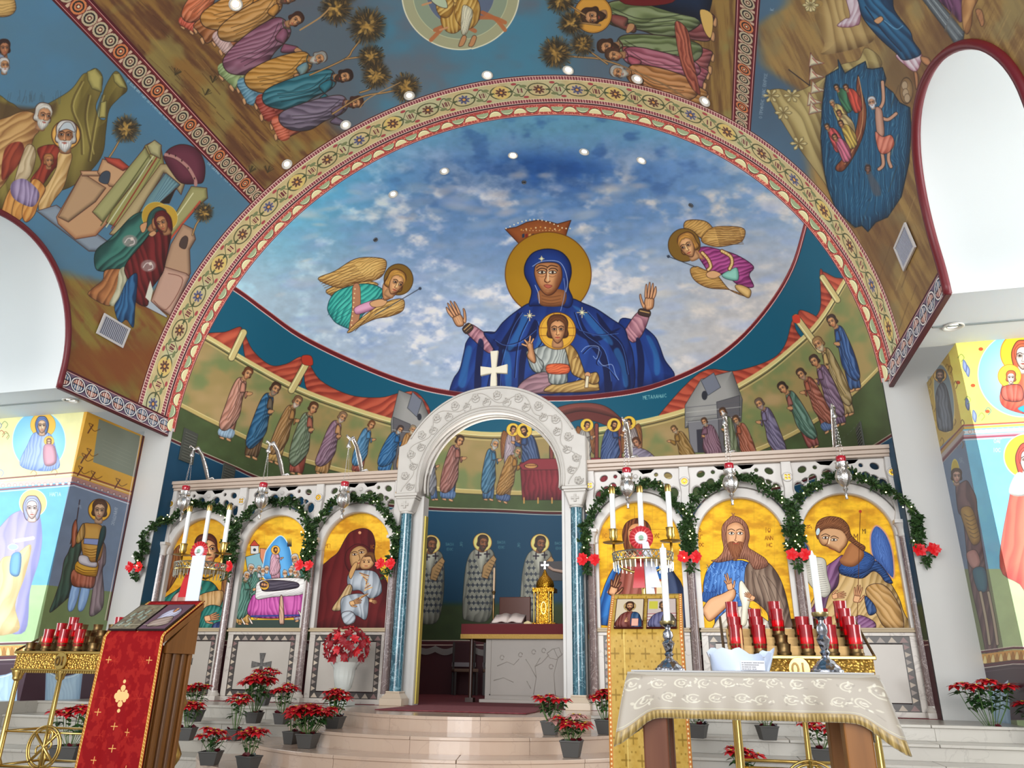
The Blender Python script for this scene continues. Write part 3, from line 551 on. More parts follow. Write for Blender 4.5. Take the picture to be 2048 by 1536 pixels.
    c.poly([(862,-2),(885,-10),(895,15),(876,12)],'b8c8a8',ol=BR);c.line([(862,5),(845,10)],'c89468',4);
    for x in(925,945):c.poly([(x,72),(x+8,74),(x+2,90),(x-8,92)],'c08a5c',ol=BR)
    c.line([(895,55),(880,60)],'c89468',4)
    # trees
    for (x,y,r,tr) in((735,52,33,[(620,150),(690,118),(705,100),(722,78)]),(742,115,23,[(690,118),(735,112)]),(752,150,25,[(720,185),(740,178),(748,165)]),(812,176,25,[(665,228),(720,195),(770,185),(795,180)]),(672,18,28,None),(690,-20,26,None),
                    (1112,106,28,[(1240,130),(1200,118),(1170,115),(1130,112)]),(1165,88,21,[(1215,128),(1190,110),(1172,98)]),(1142,47,22,[(1200,50),(1160,45)]),(1122,-2,26,[(1170,30),(1135,8)])):
        tree(c,x,y,r,int(x),tr)
    c.line([(720,215),(740,195),(800,165)],'b08a58',1.8);c.line([(1240,130),(1330,170),(1400,215)],'8a6a48',3);c.line([(600,60),(640,35),(660,15)],'b08a58',3);
    # ---------- left panel ----------
    c.T=(0,0,2.926)
    H='7a6c30'
    c.poly([(-60,590),(60,600),(120,640),(180,640),(250,620),(330,580),(420,520),(480,440),(510,425),(560,400),(600,450),(590,540),(560,620),(580,690),(620,690),(600,560),(660,430),(700,430),(745,520),(700,570),(640,640),(620,760),(600,900),(520,1010),(400,1100),(200,1150),(-60,1200)],H,hi='a89850',lo='4a3c18',fold=(14,40,.7),w=60,ol='2a2010')
    for p in [[(520,560),(500,700),(540,900)],[(480,480),(420,620),(470,760),(480,900)],[(600,560),(560,700),(520,940)]]:c.line(p,'4a3a18',5,al=.6);c.line([(x+9,y) for x,y in p],'b8a860',3,al=.6)
    for p in [[(510,420),(560,400),(600,450),(595,540),(540,520),(515,470)],[(660,430),(700,430),(745,520),(700,510),(670,480)],[(590,600),(625,590),(620,690),(580,690)]]:c.poly(p,'a09450',sm=0,hi='c8bc78',ol='3a3018')
    c.poly([(-60,590),(100,620),(250,630),(330,600),(300,690),(100,720),(-60,700)],'4a3420',al=.75,feather=6)
    c.T=(0,0,1.)
    for k in range(22):x=R.uniform(0,120);c.line([(x,205+R.uniform(-4,4)),(x+R.uniform(-4,6),190+R.uniform(-10,4))],'3c4a50',1,al=.6)
    tree(c,252,258,24,9,[(215,320),(228,300),(238,282)])
    c.T=(0,0,2.926)
    # old man and patriarch
    c.poly([(-60,760),(60,680),(150,650),(220,680),(230,760),(200,800),(180,860),(150,900),(80,980),(20,1080),(-60,1120)],'b08448',hi='d8b078',lo='6a3c20',fold=(60,14,1.),ol=BR)
    c.poly([(30,870),(120,830),(140,900),(80,1000),(10,1050)],'8a3420',hi='b05438',lo='4a1810',fold=(30,12,.8))
    c.T=(0,0,1.);face(c,85,232,21,ang=.2,turn=.9,skin='b8845c',hair='c4bcac',beard='ccc6b8')
    c.T=(0,0,2.926)
    c.poly([(150,860),(190,850),(210,900),(190,1000),(150,1060),(80,1110),(100,1000)],'c0a880',hi='e0d0b0',lo='705838',fold=(20,12,.8),ol=BR)
    c.poly([(220,870),(330,850),(350,940),(300,1010),(250,1080),(200,1090),(180,1050),(240,960)],'8a2c1c',hi='b04a34',lo='4a140c',fold=(20,14,.9),ol=BR)
    c.poly([(345,890),(420,900),(400,1000),(370,1100),(310,1180),(270,1250),(230,1240),(230,1150),(290,1060),(330,980)],'d0a868',hi='f0d8a8',lo='8a6030',fold=(25,14,.7),ol=BR)
    c.T=(0,0,1.);face(c,132,272,25,ang=.05,turn=-.3,skin='a8744c',hair='d0ccc4',beard='d8d4cc',halo='d0a050',hr=1.15)
    c.poly([(118,262),(128,246),(142,246),(150,264),(134,258)],'b8c0c4',ol=BR)
    face(c,97,322,12,turn=.5,skin='b07a50',hair='a06838');c.T=(0,0,2.926)
    for i,(x,cc) in enumerate(((70,'c8843c'),(130,'d09040'),(190,'c88438'))):
        c.poly([(x,1090-20*i),(x+75,1100),(x+40,1180),(x+10,1260),(x-40,1300),(x-60,1230)],cc,hi='e8b870',lo='8a4c20',fold=(20,12,.8),ol=BR)
    c.poly([(80,1060),(150,1050),(230,1130),(190,1210),(90,1170),(60,1110)],'8a7698',hi='c0b0cc',lo='4c3c5a',fold=(10,12,.9))
    # temple
    def pl(p,cc,hi=None,lo=None,ol='4a2014'):c.poly(p,cc,sm=0,hi=hi,lo=lo,ol=ol,ow=1,w=8)
    pl([(215,1235),(330,1200),(640,1420),(600,1470),(520,1470)],'7c8894','98a4b0')
    pl([(480,1010),(600,1010),(730,1080),(700,1230),(560,1380),(440,1400),(340,1310),(330,1270)],'b0845c','d8b088','8a5438')
    pl([(480,1010),(620,1100),(560,1180),(400,1300),(340,1270)],'a88460','ceac84')
    pl([(470,1000),(600,1000),(740,1080),(700,1100),(600,1030),(480,1030)],'c89870','e8c8a0')
    pl([(600,930),(700,960),(770,1010),(740,1110),(640,1090),(570,1010)],'ba8c64','d8b48c');pl([(610,920),(700,930),(760,980),(720,1000),(630,950)],'b04030','d06a50')
    c.poly([(580,1060),(590,1020),(620,1000),(645,1015),(630,1075)],'3a4450',ol=BR)
    pl([(850,850),(900,825),(940,850),(960,960),(700,1340),(620,1300)],'8a8448','b4b078','5a5428');pl([(850,860),(890,940),(600,1300),(540,1240)],'94905a','bcb888')
    for k in range(4):c.line([(880+k*18,900+k*12),(590+k*32,1320+k*8)],['5a5a30','c8c8a0','8a3020','6a6a40'][k],2.4,sm=0)
    pl([(860,850),(905,820),(945,850),(940,930),(880,900)],'a8a070','c8c498')
    pl([(940,960),(1000,960),(1080,1080),(1060,1140),(960,1010),(760,1330),(700,1390),(640,1370)],'a89468','ccb890')
    pl([(970,1010),(1055,1080),(960,1190),(880,1220),(830,1300),(760,1350),(860,1160)],'5c8088','88a8ac')
    for k in range(9):c.line([(985+k*7,1030+k*6),(880-k*6,1210+k*10)],'7ca4ac' if k%2 else '48687a',1.2,sm=0,al=.8)
    pl([(1030,1100),(990,1190),(930,1190),(1000,1130)],'1c1814')
    c.poly([(965,900),(1000,865),(1060,845),(1130,860),(1180,910),(1200,980),(1190,1060),(1150,1075),(1060,1070),(1000,1000),(960,930)],'5a2434',hi='8a4a58',lo='38121e',ol=BR,ow=1.2)
    c.line([(970,905),(1030,925),(1100,980),(1140,1050),(1145,1080)],'b08078',7);c.line([(970,915),(1030,935),(1095,990),(1135,1060)],'3a1218',1)
    for k in range(5):c.dot((990+k*37,900+k*k*8+k*4),1.2,BR,ry=2)
    pl([(1120,1090),(1210,1100),(1215,1160),(1180,1190),(1080,1300),(960,1440),(900,1430),(1020,1260)],'94905a','b8b480')
    c.line([(1170,1180),(980,1420)],'b84c34',4,sm=0);c.line([(1130,1130),(940,1400)],'d8d4a8',2,sm=0)
    pl([(1070,1310),(1130,1340),(1145,1400),(1110,1460),(1115,1600),(980,1840),(900,1780),(960,1560),(1000,1430)],'a88468','ccac8c');c.poly([(1050,1440),(1060,1400),(1085,1380),(1100,1400),(1085,1455)],'4a3a34',ol=BR)
    pl([(960,1560),(1090,1600),(1110,1620),(1000,1850),(880,1770)],'b48c78','d8b8a4');pl([(860,1740),(980,1850),(975,1860),(840,1790)],'aab4bc')
    c.line([(985,1600),(1070,1640),(975,1810),(900,1760)],'7a4a3c',1.4)
    c.T=(0,0,1.);tree(c,408,425,17,4,[(385,470),(392,450),(400,438)]);c.T=(0,0,2.926)
    # two women embracing
    c.poly([(560,1470),(640,1400),(700,1340),(780,1260),(860,1240),(900,1300),(890,1380),(850,1440),(820,1530),(760,1600),(620,1590),(560,1570)],'24504a',hi='4a8a78',lo='0c2420',fold=(40,14,1.),ol='0a1412',ow=1.2)
    c.poly([(620,1580),(740,1580),(720,1640),(690,1720),(640,1790),(520,1730),(540,1690),(600,1640)],'9a5c30',hi='c88c58',lo='4a2814',fold=(28,12,1.),ol=BR)
    c.poly([(700,1580),(740,1570),(740,1680),(700,1780),(640,1780),(680,1690)],'b8b494',hi='dcd8bc',lo='5a5840',fold=(10,10,.8))
    c.poly([(830,1430),(880,1370),(930,1330),(990,1290),(1000,1380),(975,1500),(950,1600),(880,1700),(860,1790),(790,1760),(760,1660),(730,1560)],'5e1414',hi='8a2c2c',lo='2a0606',fold=(-12,14,1.),ol='1a0404',ow=1.2)
    c.poly([(745,1640),(800,1600),(800,1700),(790,1800),(780,1915),(740,1870),(700,1890),(670,1800),(700,1740)],'1f4a74',hi='4a86b4',lo='0a2240',fold=(10,11,1.),ol='06142a')
    c.poly([(850,1740),(870,1670),(880,1640),(895,1700),(880,1770)],'d0d0c0',sm=0)
    for (x,y) in((760,1410),(868,1555)):
        c.dot((x,y),15,'9a8a84',ry=12,al=.75,soft=2);c.line([(x-30,y+10),(x-10,y-15),(x+20,y-10),(x+25,y+15),(x,y+25)],'d8ccc8',1.6);c.dot((x+12,y-12),3.4,'d8c8bc')
    c.T=(0,0,1.)
    c.dot((312,432),28,'b8922f',ol='e0c878');c.dot((328,436),27,'c09a34',ol='e0c878')
    face(c,313,440,19,ang=.45,turn=.9,skin='b07a50',veil='244c48');face(c,327,446,18,ang=-.35,turn=-.9,skin='b07a50',veil='5a1418')
    c.T=(0,0,2.926);c.poly([(820,1320),(860,1300),(850,1350),(830,1360)],'c89468',ol=BR);c.poly([(870,1370),(900,1350),(915,1365),(890,1385)],'c89468',ol=BR)
    # small figures at the left rim
    c.T=(0,0,1.);c.poly([(-30,0),(20,-10),(32,15),(22,30),(0,34),(-30,28)],'b8904c',hi='dcb878',lo='5a3c1c',fold=(80,6,.9),ol=BR)
    face(c,8,97,15,turn=.4,hair='2a1814',skin='a06a48');c.poly([(-20,118),(0,108),(12,118),(8,132),(-10,150),(-30,160)],'7a8aa0',ol=BR);face(c,8,131,13,turn=.6,skin='a87850',hair='b8b4b0',beard='c0bcb8')
    text(c,'O ECAGWN TWN DIPROFHTWN KAI CWTHR',258,158,6.5,'b4c8cc',.9,ang=.78,al=.75,sp=1.25);text(c,'TA CKHNW C TOU KYRIOY',418,322,6.5,'b4c8cc',.9,ang=.76,al=.75,sp=1.2)
    # ---------- right panel ----------
    c.T=(1348,0,2.926)
    c.poly([(760,0),(850,0),(870,30),(820,80),(880,250),(870,320),(1110,270),(1180,200),(1100,90),(1060,-60),(780,-60)],'a88850',hi='d0b880',lo='5a4020',fold=(-20,30,.8),w=30)
    c.poly([(770,0),(830,20),(830,60),(800,70),(768,55)],'d8c898',sm=0,ol='5a4828')
    c.poly([(1000,-60),(1090,-60),(1090,120),(1060,150),(1010,160),(955,150),(1000,110),(1030,90)],'c8b8c0',hi='ece4e8',lo='8a5060',fold=(20,12,.8),ol='4a2030')
    c.poly([(1300,320),(1440,310),(1440,380),(1410,420),(1350,380)],'c8b4bc',hi='ece4e8',lo='8a4050',fold=(-30,12,.9),ol='4a2030')
    c.poly([(1080,-60),(1260,-60),(1290,60),(1380,180),(1400,240),(1445,310),(1400,340),(1340,350),(1300,310),(1200,220),(1110,110),(1085,30)],'15486c',hi='3a7ca4',lo='081e38',fold=(-35,16,1.),ol='040e20',ow=1.4)
    c.line([(1230,120),(1300,170),(1340,150)],'7cacc8',1.4);c.line([(1120,40),(1220,180),(1330,300)],'081e38',2.4)
    c.poly([(1170,120),(1210,95),(1225,115),(1195,140)],'c89468',ol=BR)
    for p in([(1445,330),(1490,340),(1505,375),(1480,385),(1450,360)],[(1405,420),(1425,430),(1430,490),(1418,525),(1410,470)]):c.poly(p,'a8744c',lo='5a3420',ol=BR)
    c.poly([(1440,-20),(1530,-20),(1700,190),(1690,250),(1650,270),(1600,190)],'6c7478',sm=0,hi='a0a8ac',lo='34383c',ol='1c1c20')
    for k in range(4):c.line([(1465+k*18,0),(1640+k*16,240-k*10)],'a8b0b0' if k%2 else '3c4044',1.4,sm=0)
    c.poly([(1530,-40),(1740,-40),(1710,60),(1680,130),(1640,90)],'5a3050',hi='8a5a7c',lo='2a1428',fold=(-20,12,1.),ol=BR)
    c.poly([(1690,-20),(1780,-20),(1750,60),(1740,150),(1715,200),(1690,150)],'b07c48',lo='6a4020',hi='d8a870',fold=(10,14,.8),ol=BR);c.poly([(1765,60),(1800,60),(1815,130),(1800,155),(1785,120)],'a8744c',ol=BR)
    c.line([(800,310),(790,600)],'3a2a20',2.2,sm=0);c.line([(672,408),(990,650)],'2a2020',2,sm=0)
    # cliffs and flowers
    c.poly([(550,540),(620,520),(700,540),(800,500),(900,440),(970,380),(1080,350),(1120,280),(1200,330),(1200,400),(1000,440),(890,470),(870,600),(860,900),(900,1100),(960,1240),(1060,1340),(980,1250),(900,1100),(800,960),(720,850),(650,740),(590,640)],'a89458',hi='d0c088',lo='5c4828',fold=(-30,26,.8),w=30,ol='4a3820')
    for (x,y) in((820,360),(820,440),(830,520),(810,590),(820,640)):
        c.poly([(x-20,y-50),(x+10,y-10),(x+60,y+10),(x+10,y+20),(x-30,y+30)],'d8cca8',sm=0,hi='f0e8cc',ol='7a3030');c.line([(x-10,y-20),(x+20,y+10)],'a85048',1.6,sm=0)
    for (x,y) in((570,560),(640,660),(690,560),(730,840),(800,30)):
        for k in range(6):
            a=k*1.05;c.poly([(x,y),(x+40*math.cos(a-.3),y+34*math.sin(a-.3)),(x+52*math.cos(a),y+44*math.sin(a)),(x+40*math.cos(a+.3),y+34*math.sin(a+.3))],'c8b880',sm=0,ol='6a5830',hi='e4d8a8')
    sea=[(890,445),(965,400),(960,350),(1000,430),(1080,380),(1120,360),(1130,400),(1160,405),(1220,395),(1240,460),(1230,500),(1280,540),(1320,600),(1380,630),(1388,760),(1375,950),(1330,1150),(1250,1270),(1180,1300),(1135,1355),(1100,1320),(1060,1330),(950,1230),(900,1100),(870,950),(860,800),(868,620)]
    c.poly(sea,'174c6e',sm=0,ol='0c1c28',ow=2,lo='0b2a40',hi='27688c',w=30)
    sl,X2,Y2=c.box(c.t(np.array(sea)),0);ins=CV.dist(c.t(np.array(sea)),X2,Y2,True)[0]
    wv=np.sin((X2+10*fbm(X2/40,Y2/60,3,3)*3)*1.35+.02*Y2)+.5*np.sin(X2*.6+fbm(X2/20,Y2/90,2,8)*9)
    c.put(sl,hx('6ea4bc'),(ins*sstep(.75,1.5,wv)*.55).astype(np.float32));c.put(sl,hx('06182c'),(ins*sstep(-.7,-1.5,wv)*.5).astype(np.float32))
    c.poly([(1078,440),(1095,520),(1125,640),(1115,760),(1070,880),(1000,990),(955,1000),(950,970),(1010,900),(1060,780),(1082,640),(1068,520)],'8c4424',hi='c07848',lo='4a2010',fold=(10,10,.6),ol='2a1008',ow=1.4)
    c.line([(1080,450),(1105,600),(1090,780),(1000,960)],'d0a070',1.6)
    for (x,y,cc,h) in((985,590,'2c5a3c','1c1c1c'),(1040,590,'b03828','3a2010'),(960,680,'a88a50','8a8a80'),(1000,740,'9a8458','4a3020'),(1010,800,'a8843c','3a2010'),(930,820,'a83c3c','3a2c20'),(975,880,'a85064','3a2014')):
        c.poly([(x-30,y-60),(x+5,y-70),(x+50,y-20),(x+60,y+50),(x+20,y+70),(x-10,y+10)],cc,hi=np.clip(hx(cc)*1.6+.08,0,1),lo=hx(cc)*.4,fold=(-30,9,1.),ol=BR)
        c.T=(0,0,1.);face(c,1348+(x-32)/2.926,(y-75)/2.926,6.5,ang=-.4,turn=-.5,hair=h,skin='b88458');c.T=(1348,0,2.926)
    for p in([(1200,640),(1225,590),(1220,480)],[(1200,680),(1250,700),(1300,665)],[(1215,880),(1225,960),(1200,990)],[(1260,870),(1255,930),(1270,975)]):c.line(p,BR,8);c.line(p,'c8987c',6)
    c.poly([(1180,630),(1215,640),(1225,700),(1230,790),(1195,800),(1180,720)],'c09078',hi='e4c0ac',lo='7a4c40',ol=BR)
    c.poly([(1178,770),(1220,800),(1270,790),(1290,840),(1260,890),(1215,900),(1190,860)],'d07058',hi='f0a890',lo='8a3424',fold=(20,10,1.),ol=BR)
    c.T=(0,0,1.);face(c,1348+1160/2.926,600/2.926,10,ang=-.2,turn=-.4,hair='c8ccd0',beard='d0d4d8',skin='c09070');c.T=(1348,0,2.926)
    c.poly([(1120,960),(1150,970),(1160,1020),(1200,1080),(1210,1140),(1170,1140),(1140,1060)],'5a5458',al=.7,feather=3);c.T=(0,0,1.);face(c,1348+1135/2.926,990/2.926,7,hair='3a2a24',skin='7a5c4c');c.T=(1348,0,2.926)
    c.dot((1360,530),13,'7a5c38',ry=26,ol='2a1c10',hi='b8986c');
    for (x,y) in((1350,500),(1355,545),(1365,575)):c.dot((x,y),6,'b09878',ry=9,ol='4a3420')
    c.T=(0,0,1.)
    text(c,'O PROFHTHC IWNAC EKHRUCE',1518,236,6,'9cb0bc',.9,ang=-1.45,al=.7,sp=1.2);text(c,'K',1540,20,7,'9cb0bc',1,ang=-1.4,al=.8)
    for k in range(60):
        x=R.uniform(1740,2100);y=R.uniform(100,700);L=R.uniform(30,80);c.line([(x,y),(x-L*.35,y+L)],['4a3420','c0a068','5a4028'][R.randint(3)],R.uniform(.8,2.4),al=.35,sm=0)
    for k in range(40):
        x=R.uniform(1970,2100);y=R.uniform(0,100);L=40;c.line([(x,y),(x-L*.5,y+L)],['6a4c28','b09058'][R.randint(2)],2,al=.3,sm=0)
    return c

def gold(c,seed=0,a='e8b428',b='c48a1c'):
    X,Y=c.grid();n=fbm(X/30,Y/14,4,seed);m=fbm(X/6,Y/4,2,seed+3)
    c.a[:]=hx(a)+(hx(b)-hx(a))*sstep(.35,.75,n)[...,None];c.a*=(1+.1*(m-.5))[...,None]
    for k in range(14):
        x=c.x0+(k%5)*(c.x1-c.x0)/5;c.line([(x,c.y0),(x,c.y1)],'b88a28',.5,sm=0,al=.35)
        y=c.y0+k*20;c.line([(c.x0,y),(c.x1,y)],'b88a28',.5,sm=0,al=.35)
def halo(c,x,y,r):
    c.dot((x,y),r,'f0c040',al=.0,ol='a86a14',ow=.9);c.dot((x,y),r*.93,'f0c040',al=.0,ol='b87c20',ow=.5)
def hand4(c,x,y,s,ang,fl=1,skin='d0966a',bless=0):
    ca,sa=math.cos(ang),math.sin(ang)
    def q(p):return[(x+(u*fl*ca-v*sa)*s,y+(u*fl*sa+v*ca)*s) for u,v in p]
    kw=dict(hi='f0caa0',lo='9a6040',w=max(1.,s*.05),ol='4a2414',ow=max(.4,s*.02))
    c.poly(q([(-.4,.6),(-.45,0),(-.32,-.4),(.3,-.4),(.42,.1),(.35,.6)]),skin,**kw)
    L=[.95,1.25,1.3,1.05] if not bless else [.5,1.3,1.35,.55]
    for k,l in enumerate(L):
        u=-.33+.2*k;d=(k-1.5)*.07;c.poly(q([(u-.1,-.3),(u-.1+d,-.35-l*.5),(u-.05+d*1.8,-.35-l),(u+.07+d*1.8,-.35-l),(u+.11+d,-.35-l*.5),(u+.1,-.3)]),skin,**kw)
    c.poly(q([(.3,.35),(.55,.0),(.75,-.4),(.9,-.42),(.85,-.1),(.6,.4),(.4,.6)]),skin,**kw)
def robe(c,p,col,an=0,per=5,hi=None,lo=None,seed=0,amt=.72,ol='241014',ow=1.,sm=1):
    b=hx(col);per=per*1.7;c.poly(p,col,sm=sm,hi=hi or (b+(1-b)*.42)*.96,lo=lo or b*.38,fold=(an,per,amt,seed),ol=ol,ow=ow)
def icon6():
    c=CV(1575,970,1840,1275,2);gold(c,6);c.T=(1120,840,2.844);halo(c,1560,660,170/2.844)
    W='34569a'
    c.poly([(1330,880),(1335,700),(1365,660),(1400,700),(1420,760),(1400,1000),(1370,1100),(1330,1000)],W,hi='6a8cc8',lo='1a2c5c',fold=(8,3,.7),ol='a87a50',ow=3)
    c.poly([(1765,700),(1770,640),(1800,600),(1850,640),(1885,720),(1900,820),(1895,900),(1840,850),(1780,780)],W,hi='6a8cc8',lo='1a2c5c',fold=(-10,3,.7),ol='c8906c',ow=3)
    robe(c,[(1390,1180),(1400,1100),(1450,1000),(1480,900),(1520,840),(1590,800),(1700,790),(1800,830),(1900,960),(1950,1080),(1970,1250),(1390,1260)],'c49a58',30,8)
    robe(c,[(1385,1130),(1440,1060),(1470,960),(1490,860),(1560,800),(1610,770),(1590,860),(1580,940),(1530,1000),(1500,1090),(1430,1180)],'7a4474',15,7)
    robe(c,[(1660,1160),(1700,1110),(1790,1150),(1780,1200),(1670,1200)],'7a4474',60,5)
    robe(c,[(1740,960),(1800,930),(1870,960),(1940,1080),(1950,1190),(1850,1180),(1800,1100),(1760,1040)],'c08c48',-40,7)
    robe(c,[(1590,830),(1640,850),(1700,870),(1760,830),(1790,800),(1830,830),(1880,900),(1890,930),(1850,920),(1820,880),(1780,860),(1720,900),(1640,890),(1590,870)],'1c3c74',60,3,hi='5a7cb8')
    c.poly([(1590,860),(1600,820),(1680,740),(1740,750),(1790,790),(1760,850),(1690,880),(1630,880)],'1c3c74',hi='4a70b0',lo='0a1838',fold=(70,3,1.),ol='0a1020')
    c.poly([(1610,770),(1590,800),(1620,830),(1680,830),(1730,770),(1700,710),(1650,700)],'9a6038',lo='5a3018',hi='c08858')
    hair='6a3c20'
    c.poly([(1455,640),(1460,590),(1490,560),(1540,548),(1600,560),(1640,600),(1655,650),(1690,690),(1735,720),(1725,745),(1690,720),(1650,690),(1600,660),(1500,650)],hair,hi='a87048',lo='3a1c0c',fold=(60,4,1.),ol='2a1008')
    c.poly([(1472,680),(1470,640),(1500,610),(1560,600),(1610,620),(1640,660),(1630,710),(1605,740),(1590,755),(1560,740),(1520,720),(1490,710)],'b8865a',hi='e8c09a',lo='5a3018',w=9,ol='3a1c0c',ow=1.)
    c.poly([(1455,650),(1470,590),(1540,560),(1620,590),(1650,650),(1640,690),(1620,650),(1590,625),(1520,618),(1480,640),(1468,680)],hair,hi='a87048',lo='3a1c0c',fold=(50,3,1.))
    c.dot((1467,635),4,'b8ccd0',ry=8,ang=.2,ol='5a3018')
    for ex,ey in((1512,668),(1560,680)):
        c.poly([(ex-20,ey+4),(ex-4,ey-7),(ex+18,ey+2),(ex+2,ey+8)],'e8dccc',ol='24100a',ow=.9);c.dot((ex-2,ey+1),2.,'24100a');c.line([(ex-24,ey-10),(ex-2,ey-20),(ex+24,ey-8)],'3a1c0c',1.4)
    c.line([(1530,660),(1520,700),(1508,712),(1520,720)],'5a2c14',1.2);c.line([(1536,664),(1528,704)],'f4d4b0',1.6);c.line([(1530,728),(1545,734),(1560,740)],'8a3c28',1.8)
    c.poly([(1385,830),(1420,790),(1470,780),(1510,800),(1520,880),(1540,970),(1500,1010),(1440,960),(1400,900)],'c8c4b8',hi='e8e4d8',lo='8a8478',ol='3a3430')
    for k in range(14):c.line([(1400+k*4,830+k*12),(1490+k*3,822+k*12)],'4a4440',.7,sm=0,al=.8)
    c.line([(1708,520),(1700,800),(1690,1160)],'5a3010',1.3,sm=0);c.dot((1708,520),3,'a83820');
    hand4(c,1690,1010,42,.15,1);
    robe(c,[(1735,1000),(1780,1040),(1800,1090),(1760,1110),(1740,1060)],'1c3c74',30,4)
    hand4(c,1570,1000,34,1.4,-1)
    c.T=(0,0,1.);text(c,'MI',1725,1058,9,'3a2010',.9);text(c,'AG',1620,1048,8,'7a3410',.9,ang=1.2);text(c,'M',1708,1068,14,'5a2c10',1.2);return c
def icon5():
    c=CV(1385,970,1590,1275,2);gold(c,5);c.T=(1120,840,2.844);halo(c,1000,640,172/2.844)
    B='2f5fa8'
    robe(c,[(815,960),(830,870),(870,810),(930,780),(990,800),(1040,800),(1110,840),(1090,960),(1060,1060),(1000,1120),(940,1170),(880,1160),(905,1000),(840,1020)],B,10,5,hi='82b0e4',lo='122a60')
    R=np.random.RandomState(4)
    for k in range(170):
        x=R.uniform(830,1090);y=R.uniform(810,1150)
        if x<1090-(y-800)*.15 and not(x<890 and y>1010):c.line([(x,y),(x+R.uniform(-9,9),y+9),(x+R.uniform(-6,6),y+18)],['8ab4e8','14306c','5a8cd0'][R.randint(3)],.9)
    for k in range(16):x=812+k*5;c.poly([(x,980+k%3*8),(x+8,985),(x+2,1050-abs(k-8)*4),(x-6,1030)],B,hi='82b0e4',ol='122a60',ow=.6)
    robe(c,[(870,1180),(900,1130),(960,1080),(1060,1060),(1150,1120),(1200,1190),(870,1195)],'e0d4c4',20,7)
    robe(c,[(1060,830),(1110,800),(1180,810),(1240,880),(1280,980),(1310,1120),(1320,1200),(1200,1190),(1180,1100),(1120,1040),(1070,1010),(1050,940)],'6e5648',10,8,hi='b09c88',lo='2c201c')
    for k in range(5):c.line([(1090+k*22,860+k*8),(1110+k*30,960),(1150+k*34,1100)],'2c201c',1.,al=.7)
    c.poly([(820,1110),(810,1080),(850,1020),(920,990),(985,960),(1000,990),(980,1030),(900,1110),(850,1145)],'d8a478',hi='f4ccA4',lo='8a5030',w=9,ol='4a2414',ow=1.1)
    c.poly([(1020,930),(1035,915),(1060,950),(1085,1000),(1070,1080),(1060,1160),(1030,1165),(1035,1060),(1020,1000)],'e8e0cc',hi='fffaf0',lo='a09880',ol='4a3c30')
    hand4(c,965,940,40,-.3,1,bless=1);hand4(c,1090,1010,28,-1.,-1)
    hair='8a5844'
    c.poly([(890,790),(930,740),(920,660),(925,600),(960,560),(985,545),(1030,560),(1065,600),(1078,660),(1070,720),(1110,750),(1170,790),(1180,830),(1110,850),(1070,800),(1020,790),(960,800),(900,810),(860,800)],hair,hi='c08c74',lo='4a281c',fold=(10,4,1.),ol='3a1c10')
    c.poly([(945,640),(955,600),(1000,580),(1040,600),(1055,650),(1050,690),(1030,740),(1010,765),(985,765),(960,735),(948,690)],'c88f64',hi='f2ccA8',lo='6a3a20',w=9,ol='3a1c10',ow=1.)
    c.poly([(955,700),(985,690),(1000,700),(1015,690),(1045,700),(1035,745),(1015,785),(1000,800),(985,785),(962,745)],'7a4428',hi='a06a48',lo='4a2414',fold=(0,3,1.))
    for ex in(975,1024):c.poly([(ex-17,645),(ex,636),(ex+17,646),(ex,653)],'efe4d4',ol='24100a',ow=.8);c.dot((ex+1,644),2.,'24100a');c.line([(ex-20,628),(ex,620),(ex+19,630)],'3a1c0c',1.3)
    c.line([(1002,635),(1000,672),(994,684),(1004,688)],'6a3820',1.2);c.line([(986,704),(1000,702),(1014,705)],'a04030',1.6)
    c.line([(985,545),(978,530)],hair,2);c.line([(985,548),(992,532)],hair,2);c.T=(0,0,1.)
    text(c,'O',1398,1057,7,'7a3410',.9);text(c,'AG',1395,1070,8,'7a3410',.9);text(c,'IOC',1396,1086,7,'7a3410',.9);text(c,'IW',1532,1055,10,'7a3410',.9);text(c,'ANN',1530,1072,8,'7a3410',.9);text(c,'HC',1534,1086,8,'7a3410',.9);return c
